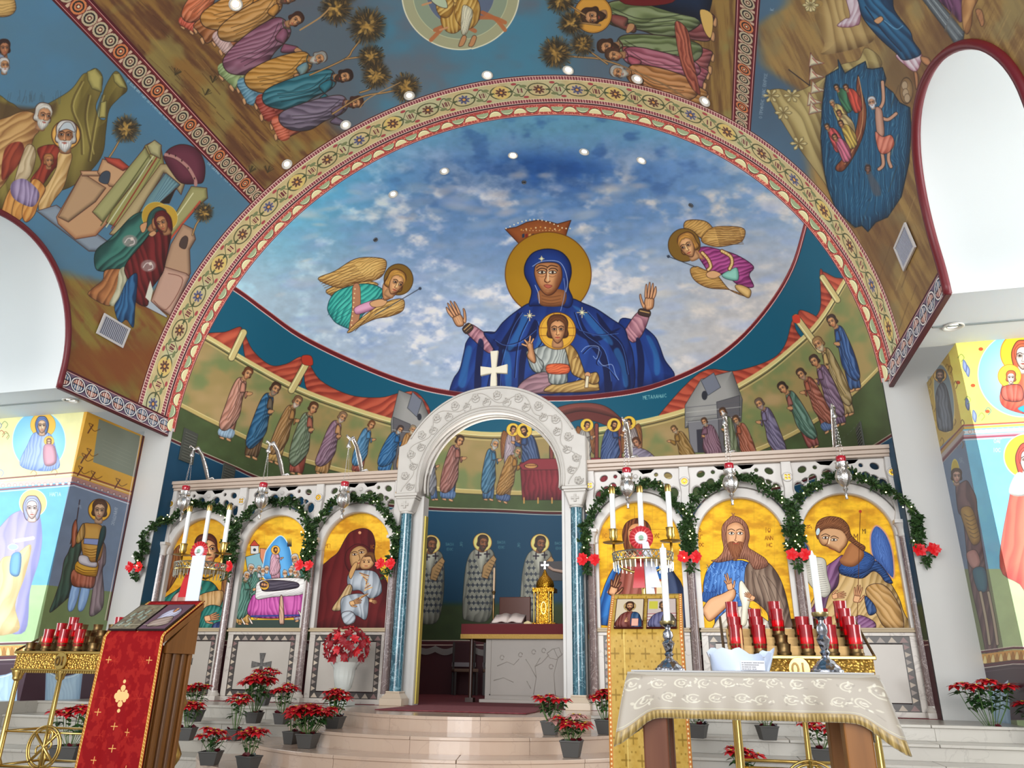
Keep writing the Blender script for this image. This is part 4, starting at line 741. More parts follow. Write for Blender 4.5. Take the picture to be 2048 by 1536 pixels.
def icon4():
    c=CV(1170,970,1395,1275,2);gold(c,4);c.T=(1140,1000,6.827);halo(c,930,450,400/6.827)
    for p in([(880,90),(880,260)],[(990,90),(990,260)],[(560,400),(720,400)],[(560,590),(720,590)],[(1110,400),(1300,400)],[(1110,590),(1300,590)]):c.line(p,'9a6414',.7,sm=0)
    robe(c,[(370,1700),(380,1500),(430,1300),(500,1100),(600,920),(720,800),(840,740),(1060,760),(1200,800),(1350,900),(1440,1020),(1540,1200),(1600,1700)],'1e5aa0',12,14,hi='5aa0e0',lo='0a1c48')
    robe(c,[(560,1700),(620,1300),(720,900),(860,820),(1080,820),(1120,1000),(1050,1700)],'8a3828',5,16)
    robe(c,[(1300,900),(1440,1020),(1560,1250),(1620,1700),(1400,1700)],'14244c',-12,12)
    c.poly([(760,720),(880,700),(960,760),(900,880),(780,900),(740,820)],'b88058',lo='6a3a20')
    c.poly([(730,600),(715,450),(760,320),(860,260),(960,255),(1060,310),(1110,430),(1100,580),(1040,700),(980,740),(1000,600),(820,740),(760,700)],'5a2c14',hi='9a5c34',lo='2a1008',fold=(5,9,1.),ol='241008')
    c.poly([(790,420),(840,340),(920,320),(1010,350),(1050,450),(1030,600),(970,700),(900,720),(830,660),(795,540)],'c88a58',hi='f0c498',lo='6a3418',w=10,ol='3a1a0c')
    for ex in(860,970):c.poly([(ex-38,455),(ex,435),(ex+38,457),(ex,472)],'efe4d4',ol='24100a');c.dot((ex,452),2.,'24100a');c.line([(ex-44,420),(ex,400),(ex+44,420)],'2a1008',1.4)
    c.line([(915,440),(905,530),(925,550)],'6a3820',1.3);c.poly([(830,600),(880,580),(920,590),(960,580),(1010,600),(980,690),(910,740),(850,680)],'6a3418',hi='8a5430',lo='3a1808');c.line([(885,600),(950,600)],'a03c2c',2)
    for k in range(3):c.line([(520+k*20,1260-k*30),(600+k*20,1120-k*20),(640+k*20,1060)],'d8a078',4);
    hand4(c,600,1220,130,.3,1,bless=1)
    c.poly([(1150,1080),(1340,1080),(1340,1400),(1150,1400)],'a05a40',sm=0,ol='2a1008');c.poly([(1180,1110),(1320,1110),(1320,1300),(1180,1300)],'d8c8a0',sm=0)
    c.T=(0,0,1.);text(c,'IC',1206,1067,9,'8a5010',.9);text(c,'XC',1308,1067,9,'8a5010',.9);text(c,'N',1312,1067,9,'8a5010',.9);return c
def iconL(n):
    c=CV(*{1:(320,1000,470,1290),2:(455,1000,640,1290),3:(615,1000,800,1290)}[n],2);gold(c,n,'e0b030' if n>1 else 'c8982c','b87c18');c.T=(280,850,3.413)
    if n==3:
        M='541214'
        robe(c,[(1195,1400),(1215,1200),(1225,1000),(1290,920),(1350,870),(1400,780),(1440,730),(1520,705),(1580,730),(1605,800),(1600,880),(1620,950),(1690,1080),(1720,1200),(1720,1400)],M,8,12,hi='6e2424',lo='240608',amt=.45)
        c.poly([(1400,900),(1420,850),(1480,812),(1550,830),(1570,880),(1530,960),(1500,1000),(1440,1010),(1405,960)],M,hi='7a2c2c',lo='240608',ol='1a0404')
        c.poly([(1430,900),(1450,850),(1500,825),(1548,850),(1552,910),(1520,960),(1480,985),(1445,970)],'9c7448',hi='d4ac7c',lo='4a2c14',w=8,ol='2a1408')
        for ex,ey in((1465,882),(1512,868)):c.poly([(ex-18,ey+4),(ex,ey-6),(ex+18,ey),(ex,ey+8)],'d8ccb8',ol=BR,ow=.8);c.dot((ex,ey+1),1.8,BR);c.line([(ex-22,ey-8),(ex,ey-18),(ex+20,ey-12)],BR,1.2)
        c.line([(1492,880),(1502,915),(1492,925)],'4a2810',1.2);c.line([(1488,945),(1510,938)],'8a3428',1.7)
        c.dot((1500,735),3,'c88a60')
        c.poly([(1500,960),(1515,910),(1550,880),(1590,890),(1600,940),(1570,980),(1520,985)],'a87c50',hi='dcb484',lo='5a3418',w=6,ol='2a1408');c.poly([(1530,900),(1560,868),(1600,880),(1605,940),(1585,930),(1570,900)],'5a3418',hi='8a5c34')
        for ex in(1530,1562):c.dot((ex,935),1.6,BR);c.line([(ex-10,924),(ex+10,922)],BR,1)
        c.line([(1535,962),(1552,962)],'8a3428',1.4)
        robe(c,[(1415,1040),(1440,1000),(1500,990),(1600,1000),(1640,1060),(1650,1140),(1600,1180),(1560,1180),(1500,1130),(1450,1130),(1420,1100)],'8a9098',10,6,hi='c8ccd0',lo='3c444c')
        for k in range(8):c.line([(1500+k*12,1010+k*14),(1560-k*4,1030+k*14)],['8a5a30','c89a60'][k%2],2.2)
        robe(c,[(1360,1180),(1420,1090),(1450,1110),(1430,1180),(1400,1250),(1340,1270),(1310,1255)],'b08c58',20,6)
        robe(c,[(1380,1180),(1480,1150),(1550,1170),(1560,1240),(1540,1330),(1470,1300),(1390,1340),(1370,1260)],'8a9098',-10,7,hi='c8ccd0',lo='3c444c')
        for k in range(7):c.line([(1440+k*12,1215-k*6),(1520+k*6,1165-k*2)],['7a4c28','d0a870'][k%2],2)
        robe(c,[(1375,1290),(1430,1270),(1470,1300),(1460,1350),(1400,1360)],'9aa0a8',40,5)
        hand4(c,1455,1215,36,1.2,1,'b48a58');hand4(c,1580,1200,24,1.9,-1,'b48a58');c.poly([(1425,1020),(1450,960),(1475,935),(1485,950),(1465,1000),(1440,1050)],'b48a58',ol='2a1408')
        c.T=(0,0,1.);text(c,'MP',650,1088,8,'9a5c10',.9);text(c,'IC XC',742,1090,7,'9a5c10',.8)
    if n==2:
        c.poly([(640,1330),(1120,1330),(1120,1420),(640,1420)],'34403a',sm=0)
        c.poly([(640,900),(760,900),(830,1050),(1130,1050),(1130,1340),(640,1340)],'8a6a80',sm=0,al=.0)
        c.poly([(755,820),(780,790),(810,820),(812,880),(755,880)],'c8c4c0',sm=0,ol=BR);c.poly([(750,825),(780,785),(815,825)],'b04030',sm=0,ol=BR);c.dot((782,852),3,'2a3440');c.poly([(720,900),(830,870),(850,1040),(740,1040)],'7aa4b0',sm=0,ol=BR);c.poly([(820,840),(880,850),(860,1000),(820,900)],'c88060',sm=0,ol=BR)
        c.poly([(850,1050),(850,900),(880,830),(955,755),(1010,810),(1035,900),(1035,1050)],'4a90c8',hi='8ac4e8',lo='205888',ol='c0d0d8',ow=1.6)
        c.T=(0,0,1.);fig(c,(551,1158),(551,1095),.17,'b87c8c','c890a0',1,'3a2010','4a2c18',halo='d8a040',lean=0);c.T=(280,850,3.413)
        for x in(1010,1020,1030):c.poly([(x-6,830),(x,770),(x+6,830)],'24242c',sm=0)
        for (x,y,cc,f,hd) in((730,1300,'2c4474',1,950),(760,1320,'b88438',1,980),(790,1200,'c8c0c8',1,960),(1090,1300,'c8b8c8',-1,880),(1060,1180,'a8402c',-1,960),(1100,1340,'a898b0',-1,990),(1000,1060,'b8a8a8',-1,985),(700,1360,'c08c3c',1,1000)):
            c.T=(0,0,1.);fig(c,(280+x/3.413,850+y/3.413),(280+(x+12*f)/3.413,850+hd/3.413),.16,cc,['8a3828','3a6a5a','c09048'][int(x)%3],f,['b0aca4','4a3018'][int(y/10)%2],'8a8074',seed=int(x),pose=[0,2][int(x/10)%2]);c.T=(280,850,3.413)
        for (x,y) in((840,1000),(865,985),(990,1015),(1030,1000),(1060,1010)):c.T=(0,0,1.);face(c,280+x/3.413,850+y/3.413,6,hair='a8a49c',beard='b4b0a8');c.T=(280,850,3.413)
        robe(c,[(760,1180),(830,1150),(1080,1150),(1130,1180),(1120,1300),(760,1310)],'a83c88',0,5,hi='dc84bc',lo='4a1440')
        c.line([(760,1305),(1115,1298)],'2c3c7c',3);c.poly([(790,1140),(830,1060),(1120,1050),(1120,1150),(900,1175),(800,1190)],'d8d4d0',hi='f4f0ec',lo='8a8484',fold=(70,5,.6),ol=BR)
        robe(c,[(830,1115),(850,1065),(950,1060),(1070,1075),(1075,1110),(950,1130),(850,1135)],'3c3440',80,4,hi='6c6470',lo='14101c')
        c.dot((850,1095),9,'c89838',ol=BR);c.T=(0,0,1.);face(c,280+845/3.413,850+1090/3.413,6,ang=-1.4,veil='3c3440',hair=None);c.T=(280,850,3.413)
        robe(c,[(955,1180),(975,1180),(985,1340),(970,1360),(950,1340)],'c89878',0,4)
        for (x,y) in((690,1340),(740,1335),(1080,1290)):c.poly([(x,y-20),(x+6,y-22),(x+30,y+18),(x+18,y+20)],'d8ccc0',ol=BR)
    if n==1:
        c.poly([(180,1000),(220,880),(270,820),(290,880),(270,1000),(200,1120),(150,1150)],'6a3c20',hi='9a6434',lo='3a1c10',fold=(10,6,.9),ol=BR)
        c.poly([(560,1060),(600,1000),(640,1080),(640,1250),(560,1300)],'7a5030',hi='a87848',lo='3a1c10',fold=(-10,6,.9),ol=BR)
        robe(c,[(150,1230),(170,1180),(260,1120),(330,1060),(420,1060),(500,1080),(560,1180),(580,1300),(600,1420),(400,1420),(150,1400)],'1c5a50',30,8,hi='4a9a84',lo='0a2420')
        robe(c,[(220,1180),(300,1120),(380,1120),(390,1200),(360,1260),(220,1260)],'c08878',15,6)
        robe(c,[(410,1160),(560,1130),(560,1210),(520,1260),(440,1280),(420,1230)],'b8884c',15,6)
        c.T=(0,0,1.);face(c,280+457/3.413,850+860/3.413,27,ang=-.15,turn=.5,hair='4a2418',skin='c08c60');c.T=(280,850,3.413)
        robe(c,[(420,1280),(480,1230),(560,1250),(590,1330),(580,1400),(420,1400)],'106054',20,6);hand4(c,470,1320,46,1.3,1)
        robe(c,[(500,1360),(590,1340),(590,1420),(500,1420)],'1c2c5c',10,5)
    c.T=(0,0,1.);return c
def pierL():
    c=CV(-340,690,300,1440,1.5,'5a98c0');X,Y=c.grid();xe=175-(Y-815)*.2+0  # corner between faces
    A=X<170-(Y-815)*.205
    # register coordinate v from slopes
    def reg(ya,yb,sa=.0):return ya
    yA=Y-(-.045)*(X-170)      # face A rows (X-parallel) approx
    yB=Y-(X-170)*.36
    n=fbm(X/20,Y/20,3,3)
    ba=np.array([.0]);
    def mix(m,col):c.a[m]=hx(col)
    c.a[A]=hx('64b0d8');c.a[~A]=hx('6c7c94')  # face A bleached as by glare, face B shaded, both in the paint
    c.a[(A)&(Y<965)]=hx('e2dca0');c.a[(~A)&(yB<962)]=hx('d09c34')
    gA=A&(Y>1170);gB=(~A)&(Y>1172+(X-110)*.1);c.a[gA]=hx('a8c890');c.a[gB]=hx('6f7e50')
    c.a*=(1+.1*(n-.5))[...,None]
    # medallion
    for off in(0,-330):
        c.dot((78+off,882),53,'7cc0e0',ry=60,ol='d8e8d8',ow=1.5,hi='a8d8ec')
        c.dot((86+off,850),25,'e8b848',ry=25,ol='b88830');c.poly([(40+off,930),(55+off,890),(70+off,865),(100+off,868),(112+off,900),(118+off,935),(80+off,942)],'8aa0d4',hi='c0d0f0',lo='5070b0',fold=(10,7,.8),ol='5870a0')
        face(c,84+off,852,14,veil='5a78b8',skin='d8b090');c.dot((98+off,882),10,'e8b848',ol='b88830');face(c,98+off,884,6,skin='d8b090',hair='8a6040');c.poly([(88+off,892),(108+off,892),(112+off,925),(90+off,930)],'c88c9c',hi='e8b8c0',ol='8a5868')
    R=np.random.RandomState(8)
    for k in range(60):
        x=R.uniform(-330,165);y=R.uniform(835,948)
        if min((x-78)**2+(y-882)**2,(x+252)**2+(y-882)**2)<64**2:continue
        c.line([(x,y),(x+6,y-6),(x+12,y),(x+8,y+7)],['8a9a60','a8844c','7a88b0','b05c40'][R.randint(4)],1.3)
    for o,cc,w in((0,'7a3430',2.5),(4,'e8e0d0',1),(13,'d8b8b0',10),(22,'8a4450',3),(26,'e8e8f0',1.4)):
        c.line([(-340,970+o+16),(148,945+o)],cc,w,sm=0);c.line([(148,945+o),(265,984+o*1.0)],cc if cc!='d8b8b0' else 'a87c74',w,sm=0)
    for k in range(40):
        x=-330+k*12;c.dot((x,971-(x+340)*.034+12),3,'f0e8e0',ol='a86860')
    for k in range(9):x=156+k*12;c.dot((x,961+(x-148)*.34),3,'b8a4a4',ol='5a2c2c')
    c.line([(-340,845),(0,826),(175,814)],'7a5c40',2.4,sm=0);c.line([(175,815),(289,865)],'5a3a24',2.4,sm=0)
    c.poly([(198,838),(280,872),(270,955),(186,924)],'7e8474',sm=0);
    for k in range(5):c.line([(205,880+k*8),(262,905+k*8)],'9a9c88',.7,sm=0,al=.5)
    for (x,y) in((186,850),(182,900),(172,910),(165,935),(190,945),(240,960)):c.line([(x,y),(x-6,y+9),(x-10,y+16)],'5a2c20',2.5);c.line([(x,y),(x-8,y-3),(x+2,y+12),(x+14,y+8)],'6a4418',1.3)
    c.line([(289,862),(215,1240)],'4a0c14',4,sm=0);c.line([(284,862),(210,1240)],'f0d8d0',1.2,sm=0)
    # woman saint on face A (glare paled into her colours)
    T=0
    for off in(0,-250):
        robe(c,[(30+off,1150),(-20+off,1235),(-30+off,1110),(12+off,1040),(45+off,1020),(75+off,1022),(84+off,1070),(78+off,1120),(60+off,1180),(50+off,1262),(0+off,1262),(-30+off,1250)],'a89cd0',12,14,hi='c8c0ec',lo='6c70a8',amt=.6,ol='7c88b0')
        robe(c,[(2+off,1120),(30+off,1110),(62+off,1090),(50+off,1150),(30+off,1210),(36+off,1262),(-40+off,1264),(-10+off,1180)],'e0cc90',12,12,hi='f4e8c0',lo='b09058',amt=.5,ol='b0a070')
        c.poly([(24+off,1110),(42+off,1108),(38+off,1150),(20+off,1146)],'5c9cd0',hi='9cc8ec',ol='5070a0');c.dot((26+off,1094),10,'a8c8dc',ry=6,ol='e8f0f4')
        c.dot((66+off,1006),27,'f0c87c',ol='f8e8c0',ow=1.5);face(c,64+off,1018,19,veil='a0a8dc',skin='e8d0c8');c.line([(30+off,1082),(55+off,1078),(66+off,1076)],'e8d4c8',7)
    text(c,'HAGIA',100,985,7,'d8f0f8',.9,al=.8)
    # warrior on face B
    c.T=(0,1000,6.4)
    c.line([(1020,0),(980,280),(900,560)],'3a2c34',2.2,sm=0)
    robe(c,[(930,560),(1060,560),(1000,760),(960,900),(900,1200),(860,1260),(640,1440),(700,1250),(780,1000),(820,780),(870,680)],'2c4a40',12,7,hi='587a6c',lo='101c1c')
    robe(c,[(940,300),(980,260),(990,480),(960,580),(920,600),(920,400)],'a84c2c',8,6);robe(c,[(1300,560),(1350,600),(1350,800),(1310,900),(1330,1200),(1300,1400),(1150,1480),(1180,1200),(1230,900)],'8a7078',6,6)
    for x in(930,1060):c.poly([(x,1070),(x+90,1080),(x+70,1240),(x+10,1400),(x-50,1420),(x-60,1320)],'8ab0e0',hi='c0dcf8',lo='5070a8',fold=(10,8,.5),ol='3a4a70')
    robe(c,[(940,890),(1200,900),(1200,1110),(1060,1120),(920,1080)],'a84c30',5,6)
    c.poly([(1000,780),(1240,780),(1240,960),(1180,980),(1060,960),(960,900)],'c89428',hi='ecc860',lo='7a5010',ol=BR);
    for k in range(3):c.line([(980,850+k*32),(1080,900+k*30),(1230,905+k*26)],'7a5010',1.6)
    c.poly([(1060,320),(1170,300),(1300,330),(1330,480),(1280,760),(1100,780),(1040,560)],'c08c3c',hi='e8c878',lo='6a4420',ol=BR);c.poly([(1075,490),(1270,500),(1270,580),(1070,560)],'8a98c8',sm=0,ol=BR)
    for k in range(4):c.line([(1080,620+k*34),(1170,640+k*34),(1260,620+k*34)],'8a5c14',1.6)
    c.poly([(1020,710),(1120,720),(1160,790),(1240,800),(1230,860),(1120,850),(1010,800)],'c8c4cc',hi='f0ecf4',lo='706c78',ol=BR)
    robe(c,[(1040,330),(1080,310),(1080,470),(1000,560),(970,500)],'b8883c',5,5);c.poly([(1290,380),(1350,340),(1350,460),(1300,600),(1240,780),(1230,720)],'244040',lo='0c1818',ol=BR)
    c.T=(0,0,1.);face(c,199,1022,18,ang=.1,skin='c8a080',hair='4a2c18',halo='dca828',hr=1.25);text(c,'AG',162,1010,6,'a8b4c4',.9,ang=1.6,al=.7);text(c,'DHMHTRIOC',236,1016,6,'b8c0cc',.9,ang=1.8,al=.7)
    # dado
    dado(c,[(-340,1300),(0,1292),(60,1290),(215,1300),(300,1306)],1)
    return c
def dado(c,L,k):
    P=np.array(L,float)
    def off(d):return [(x,y+d) for x,y in P]
    c.poly(off(0)+[(P[-1][0],1440),(P[0][0],1440)],'3a1c2c',sm=0)
    c.poly(off(0)+off(20)[::-1],'d8a048',sm=0)
    n=int((P[-1][0]-P[0][0])/8)
    for i in range(n):
        x=P[0][0]+i*8;y=np.interp(x,P[:,0],P[:,1]);c.poly([(x,y+18),(x+2,y+6),(x+4,y+3),(x+6,y+6),(x+8,y+18)],['f0d890','b07828'][i%2],ol='8a5420',ow=.5)
    for d,cc,w in((-4,'5a1428',4),(-7,'f0e8d8',1.4),(24,'5a1428',4),(28,'f0e8d8',1.6),(36,'6c5868',1)):c.line(off(d),cc,w,sm=0)
    return
def drape(c,x0,x1,y,h,lean=0):
    c.poly([(x0,y),(x0+(x1-x0)*.25,y+9),((x0+x1)/2,y+13),(x0+(x1-x0)*.75,y+9),(x1,y),(x1-4+lean,y+h),(x0+3+lean,y+h)],'a8c8e0',hi='d0e4f0',lo='6a8aa8',sm=0,fold=(0,8,.35),ol='7a8ca8')
    c.line([(x0,y+2),(x0+(x1-x0)*.25,y+12),((x0+x1)/2,y+16),(x0+(x1-x0)*.75,y+12),(x1,y+2)],'e8f0f4',1.2)
def pierR():
    c=CV(1835,600,2330,1450,1.5,'78c8ec');X,Y=c.grid();n=fbm(X/20,Y/20,3,3)
    A=X>1893+(Y-683)*.185;c.a[A]=hx('7ccef0');c.a[~A]=hx('687890')  # return face in duller copies of the colours, its shade painted in
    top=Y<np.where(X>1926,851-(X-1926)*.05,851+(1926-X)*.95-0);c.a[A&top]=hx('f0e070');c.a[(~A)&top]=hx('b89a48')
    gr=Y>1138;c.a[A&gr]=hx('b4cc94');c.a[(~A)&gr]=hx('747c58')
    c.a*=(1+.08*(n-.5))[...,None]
    R=np.random.RandomState(9)
    for off in(0,280):
        c.dot((2048+off-2,748),90,'8cd0ec',ry=86,ol='f0f0e0',ow=1.6,hi='c8e4f4')
        c.dot((2042+off,706),41,'f4d030',ol='d87818',ow=1.6);c.poly([(2000+off,800),(2008+off,760),(2022+off,735),(2048+off,722),(2090+off,740),(2110+off,800),(2080+off,830),(2020+off,820)],'e8563c',hi='f88a60',lo='a82c24',fold=(10,12,.6),ol='8a2018')
        face(c,2046+off,714,24,veil='e8603c',skin='f0dcd0');c.dot((2019+off,752),23,'f4d840',ol='d87818',ow=1.3);face(c,2022+off,756,12,skin='f0dcd0',hair='c85c34')
        robe(c,[(2004+off,775),(2040+off,770),(2045+off,800),(2010+off,800)],'e05038',10,8);c.poly([(2036+off,818),(2060+off,808),(2080+off,812),(2070+off,830)],'28a8d8',ol='1878a8')
    for k in range(70):
        x=R.uniform(1900,2320);y=R.uniform(690,840)
        if min((x-2046)**2+(y-748)**2,(x-2326)**2+(y-748)**2)<97**2 or x<1900+(y-683)*.18:continue
        if k%3==0:c.dot((x,y),4,'d8501c',ry=3,ol='a03c18')
        elif k%3==1:c.poly([(x-3,y-13),(x+4,y-3),(x+2,y+12),(x-4,y+2)],'7a8cc0',hi='d0d8f0',ol='4a5c90')
        else:c.line([(x,y),(x+6,y-7),(x+12,y),(x+6,y+8)],['8aa040','c88a28','5a8a80'][R.randint(3)],1.6)
    for k in range(50):
        x=R.uniform(1845,1925);y=R.uniform(700,900)
        if 1893-(y-683)*.66<x<1893+(y-683)*.18:c.line([(x,y),(x+3,y-7),(x+7,y),(x+4,y+8)],['7a5c28','d8bc60','6a4a24'][R.randint(3)],1.3)
    c.dot((1888,795),19,'74848c',ry=68,ang=-.12,ol='c8b880',ow=1.4);robe(c,[(1875,850),(1872,790),(1884,765),(1896,785),(1906,850),(1898,862),(1884,862)],'4a5260',-8,4);face(c,1880,752,10,skin='a88a78',hair='4a4038',beard='3a3430',halo='c8a860',hr=1.3)
    for o,cc,w in((0,'c8503c',3),(5,'f0c050',5),(14,'f0f4f8',7),(21,'e0a0a0',3),(25,'a84858',4),(29,'f8f4f8',1.6)):
        c.line([(1926,851+o),(2330,829+o)],cc,w,sm=0);c.line([(1857,928+o),(1926,851+o)],{'f0c050':'a88444','f0f4f8':'a89c98'}.get(cc,np.array(hx(cc))*.6),w,sm=0)  # stripes darkened on the return face as painted shade
    for k in range(36):x=1940+k*11;c.dot((x,864-(x-1926)*.054),3.2,'fcfcfc',ol='c87850')
    c.line([(1842,757),(1893,683)],'4a1418',3,sm=0);c.line([(1893,683),(2330,652)],'c86c50',3,sm=0)
    c.line([(1842,757),(1895,1026),(1922,1176),(1990,1450)],'30060e',4.5,sm=0);c.line([(1847,757),(1900,1026),(1927,1176),(1996,1450)],'d8b0b8',1,sm=0)
    # big red saint (face A)
    robe(c,[(2000,1135),(2018,1000),(2030,960),(2060,945),(2120,960),(2150,1100),(2140,1290),(2060,1290),(2048,1180)],'e8604a',12,14,hi='fc9878',lo='a83030',amt=.6,ol='8a3838');c.dot((2052,912),44,'f4c430',ol='fcf4e0',ow=2);face(c,2056,922,26,veil='e04838',skin='f0e0d8')
    c.poly([(2018,985),(2035,945),(2060,960),(2050,990)],'f0f0e4',hi='ffffff',ol='a8a8a0')
    robe(c,[(2210,1280),(2220,1000),(2260,950),(2300,1000),(2310,1280)],'4a8ac8',5,12);c.dot((2262,915),36,'f4c430');face(c,2262,922,22,hair='4a2c18')
    text(c,'OAG',1988,878,8,'d8f4fc',1.1,al=.8);text(c,'IOC',1988,896,8,'d8f4fc',1.1,al=.8)
    # narrow warrior (face B)
    c.T=(1800,840,8.26)
    robe(c,[(920,1100),(980,1060),(1100,1000),(1180,1120),(1260,1300),(1300,1700),(1500,3000),(1620,3900),(1500,4200),(1350,3500),(1150,2600),(1050,1700),(960,1500)],'6c4c50',8,9,hi='94746c',lo='3c2830',amt=.7)
    c.poly([(1000,1480),(1180,1450),(1300,1800),(1320,2000),(1200,2060),(1080,1800)],'a88038',hi='ccaa60',lo='5a4020',ol=BR)
    for k in range(6):c.line([(1060+k*20,1560+k*70),(1140+k*20,1600+k*70),(1240+k*16,1550+k*70)],'5c4420',1.2)
    c.poly([(1100,2200),(1250,2150),(1330,2350),(1250,2460),(1150,2400)],'b07c74',hi='cca098',lo='6a4440',ol=BR);c.poly([(1200,2480),(1400,2450),(1440,2800),(1290,2820)],'2c5c74',hi='4a8a8c',lo='1c3448',ol=BR)
    for x in(0,130):c.line([(1330+x,2850),(1420+x,3300),(1480+x,3700)],BR,7);c.line([(1330+x,2850),(1420+x,3300),(1480+x,3700)],'b0a088',5)
    c.T=(0,0,1.);c.dot((1911,945),8,'b8a030',ry=26,ang=-.06,ol='d8c860');
    face(c,1913,953,13,skin='b89484',hair='4a3424',turn=.2);text(c,'OAG',1924,915,6,'94a4b0',.9,ang=1.3,al=.6)
    dado(c,[(1950,1310),(1958,1309),(2026,1300),(2330,1301)],1);drape(c,1975,2016,1360,90,10);drape(c,2060,2160,1366,84,0);drape(c,2190,2290,1366,84,0)
    c.T=(0,0,1.);return c
def extras_L(c):
    drape(c,-60,36,1340,100,0);drape(c,92,166,1340,90,-6);drape(c,-200,-90,1340,100,0);return c

# ---------------- projection helpers ----------------
def proj(P):
    Q=(P-CAM)@RW; z=np.maximum(Q[...,2],.05); return np.stack([PP[0]+F*Q[...,0]/z,PP[1]+F*Q[...,1]/z],-1),Q[...,2]
def ray(px,py):
    v=np.array([px-PP[0],py-PP[1],F]); v=v/np.linalg.norm(v); return RW@v
def at(px,py,Y):
    r=ray(px,py); return CAM+r*(Y-CAM[1])/r[1]
def atz(px,py,Z):
    r=ray(px,py); return CAM+r*(Z-CAM[2])/r[2]
def sample(c,P,fill=None):
    """colour of canvas c at the wall points P"""
    q,z=proj(P); x=(q[...,0]-c.x0)*c.sc-.5; y=(q[...,1]-c.y0)*c.sc-.5
    out=(x<0)|(y<0)|(x>c.W-1.01)|(y>c.H-1.01)|(z<.1)
    x=np.clip(x,0,c.W-1.01);y=np.clip(y,0,c.H-1.01);i=y.astype(int);j=x.astype(int);fx=(x-j)[...,None].astype(np.float32);fy=(y-i)[...,None].astype(np.float32)
    a=c.a; r=(a[i,j]*(1-fx)+a[i,j+1]*fx)*(1-fy)+(a[i+1,j]*(1-fx)+a[i+1,j+1]*fx)*fy
    if fill is not None: r=np.where(out[...,None],fill,r)
    return r
def lin(a): return np.where(a<=.04045,a/12.92,((a+.055)/1.055)**2.4)
def srgb(a): a=np.clip(a,0,1); return np.where(a<=.0031308,a*12.92,1.055*a**(1/2.4)-.055)
def mkimg(name,a,g=1.,sat=1.):
    """a: rows top->bottom display colours; g: paint albedo gain"""
    l=lin(np.clip(a,0,1))*g
    if sat!=1: L=l.mean(-1,keepdims=True); l=L+(l-L)*sat
    a=srgb(l); H,W=a.shape[:2]; im=bpy.data.images.new(name,W,H)
    b=np.ones((H,W,4),np.float32); b[...,:3]=a[::-1]; im.pixels.foreach_set(b.ravel()); im.pack(); return im
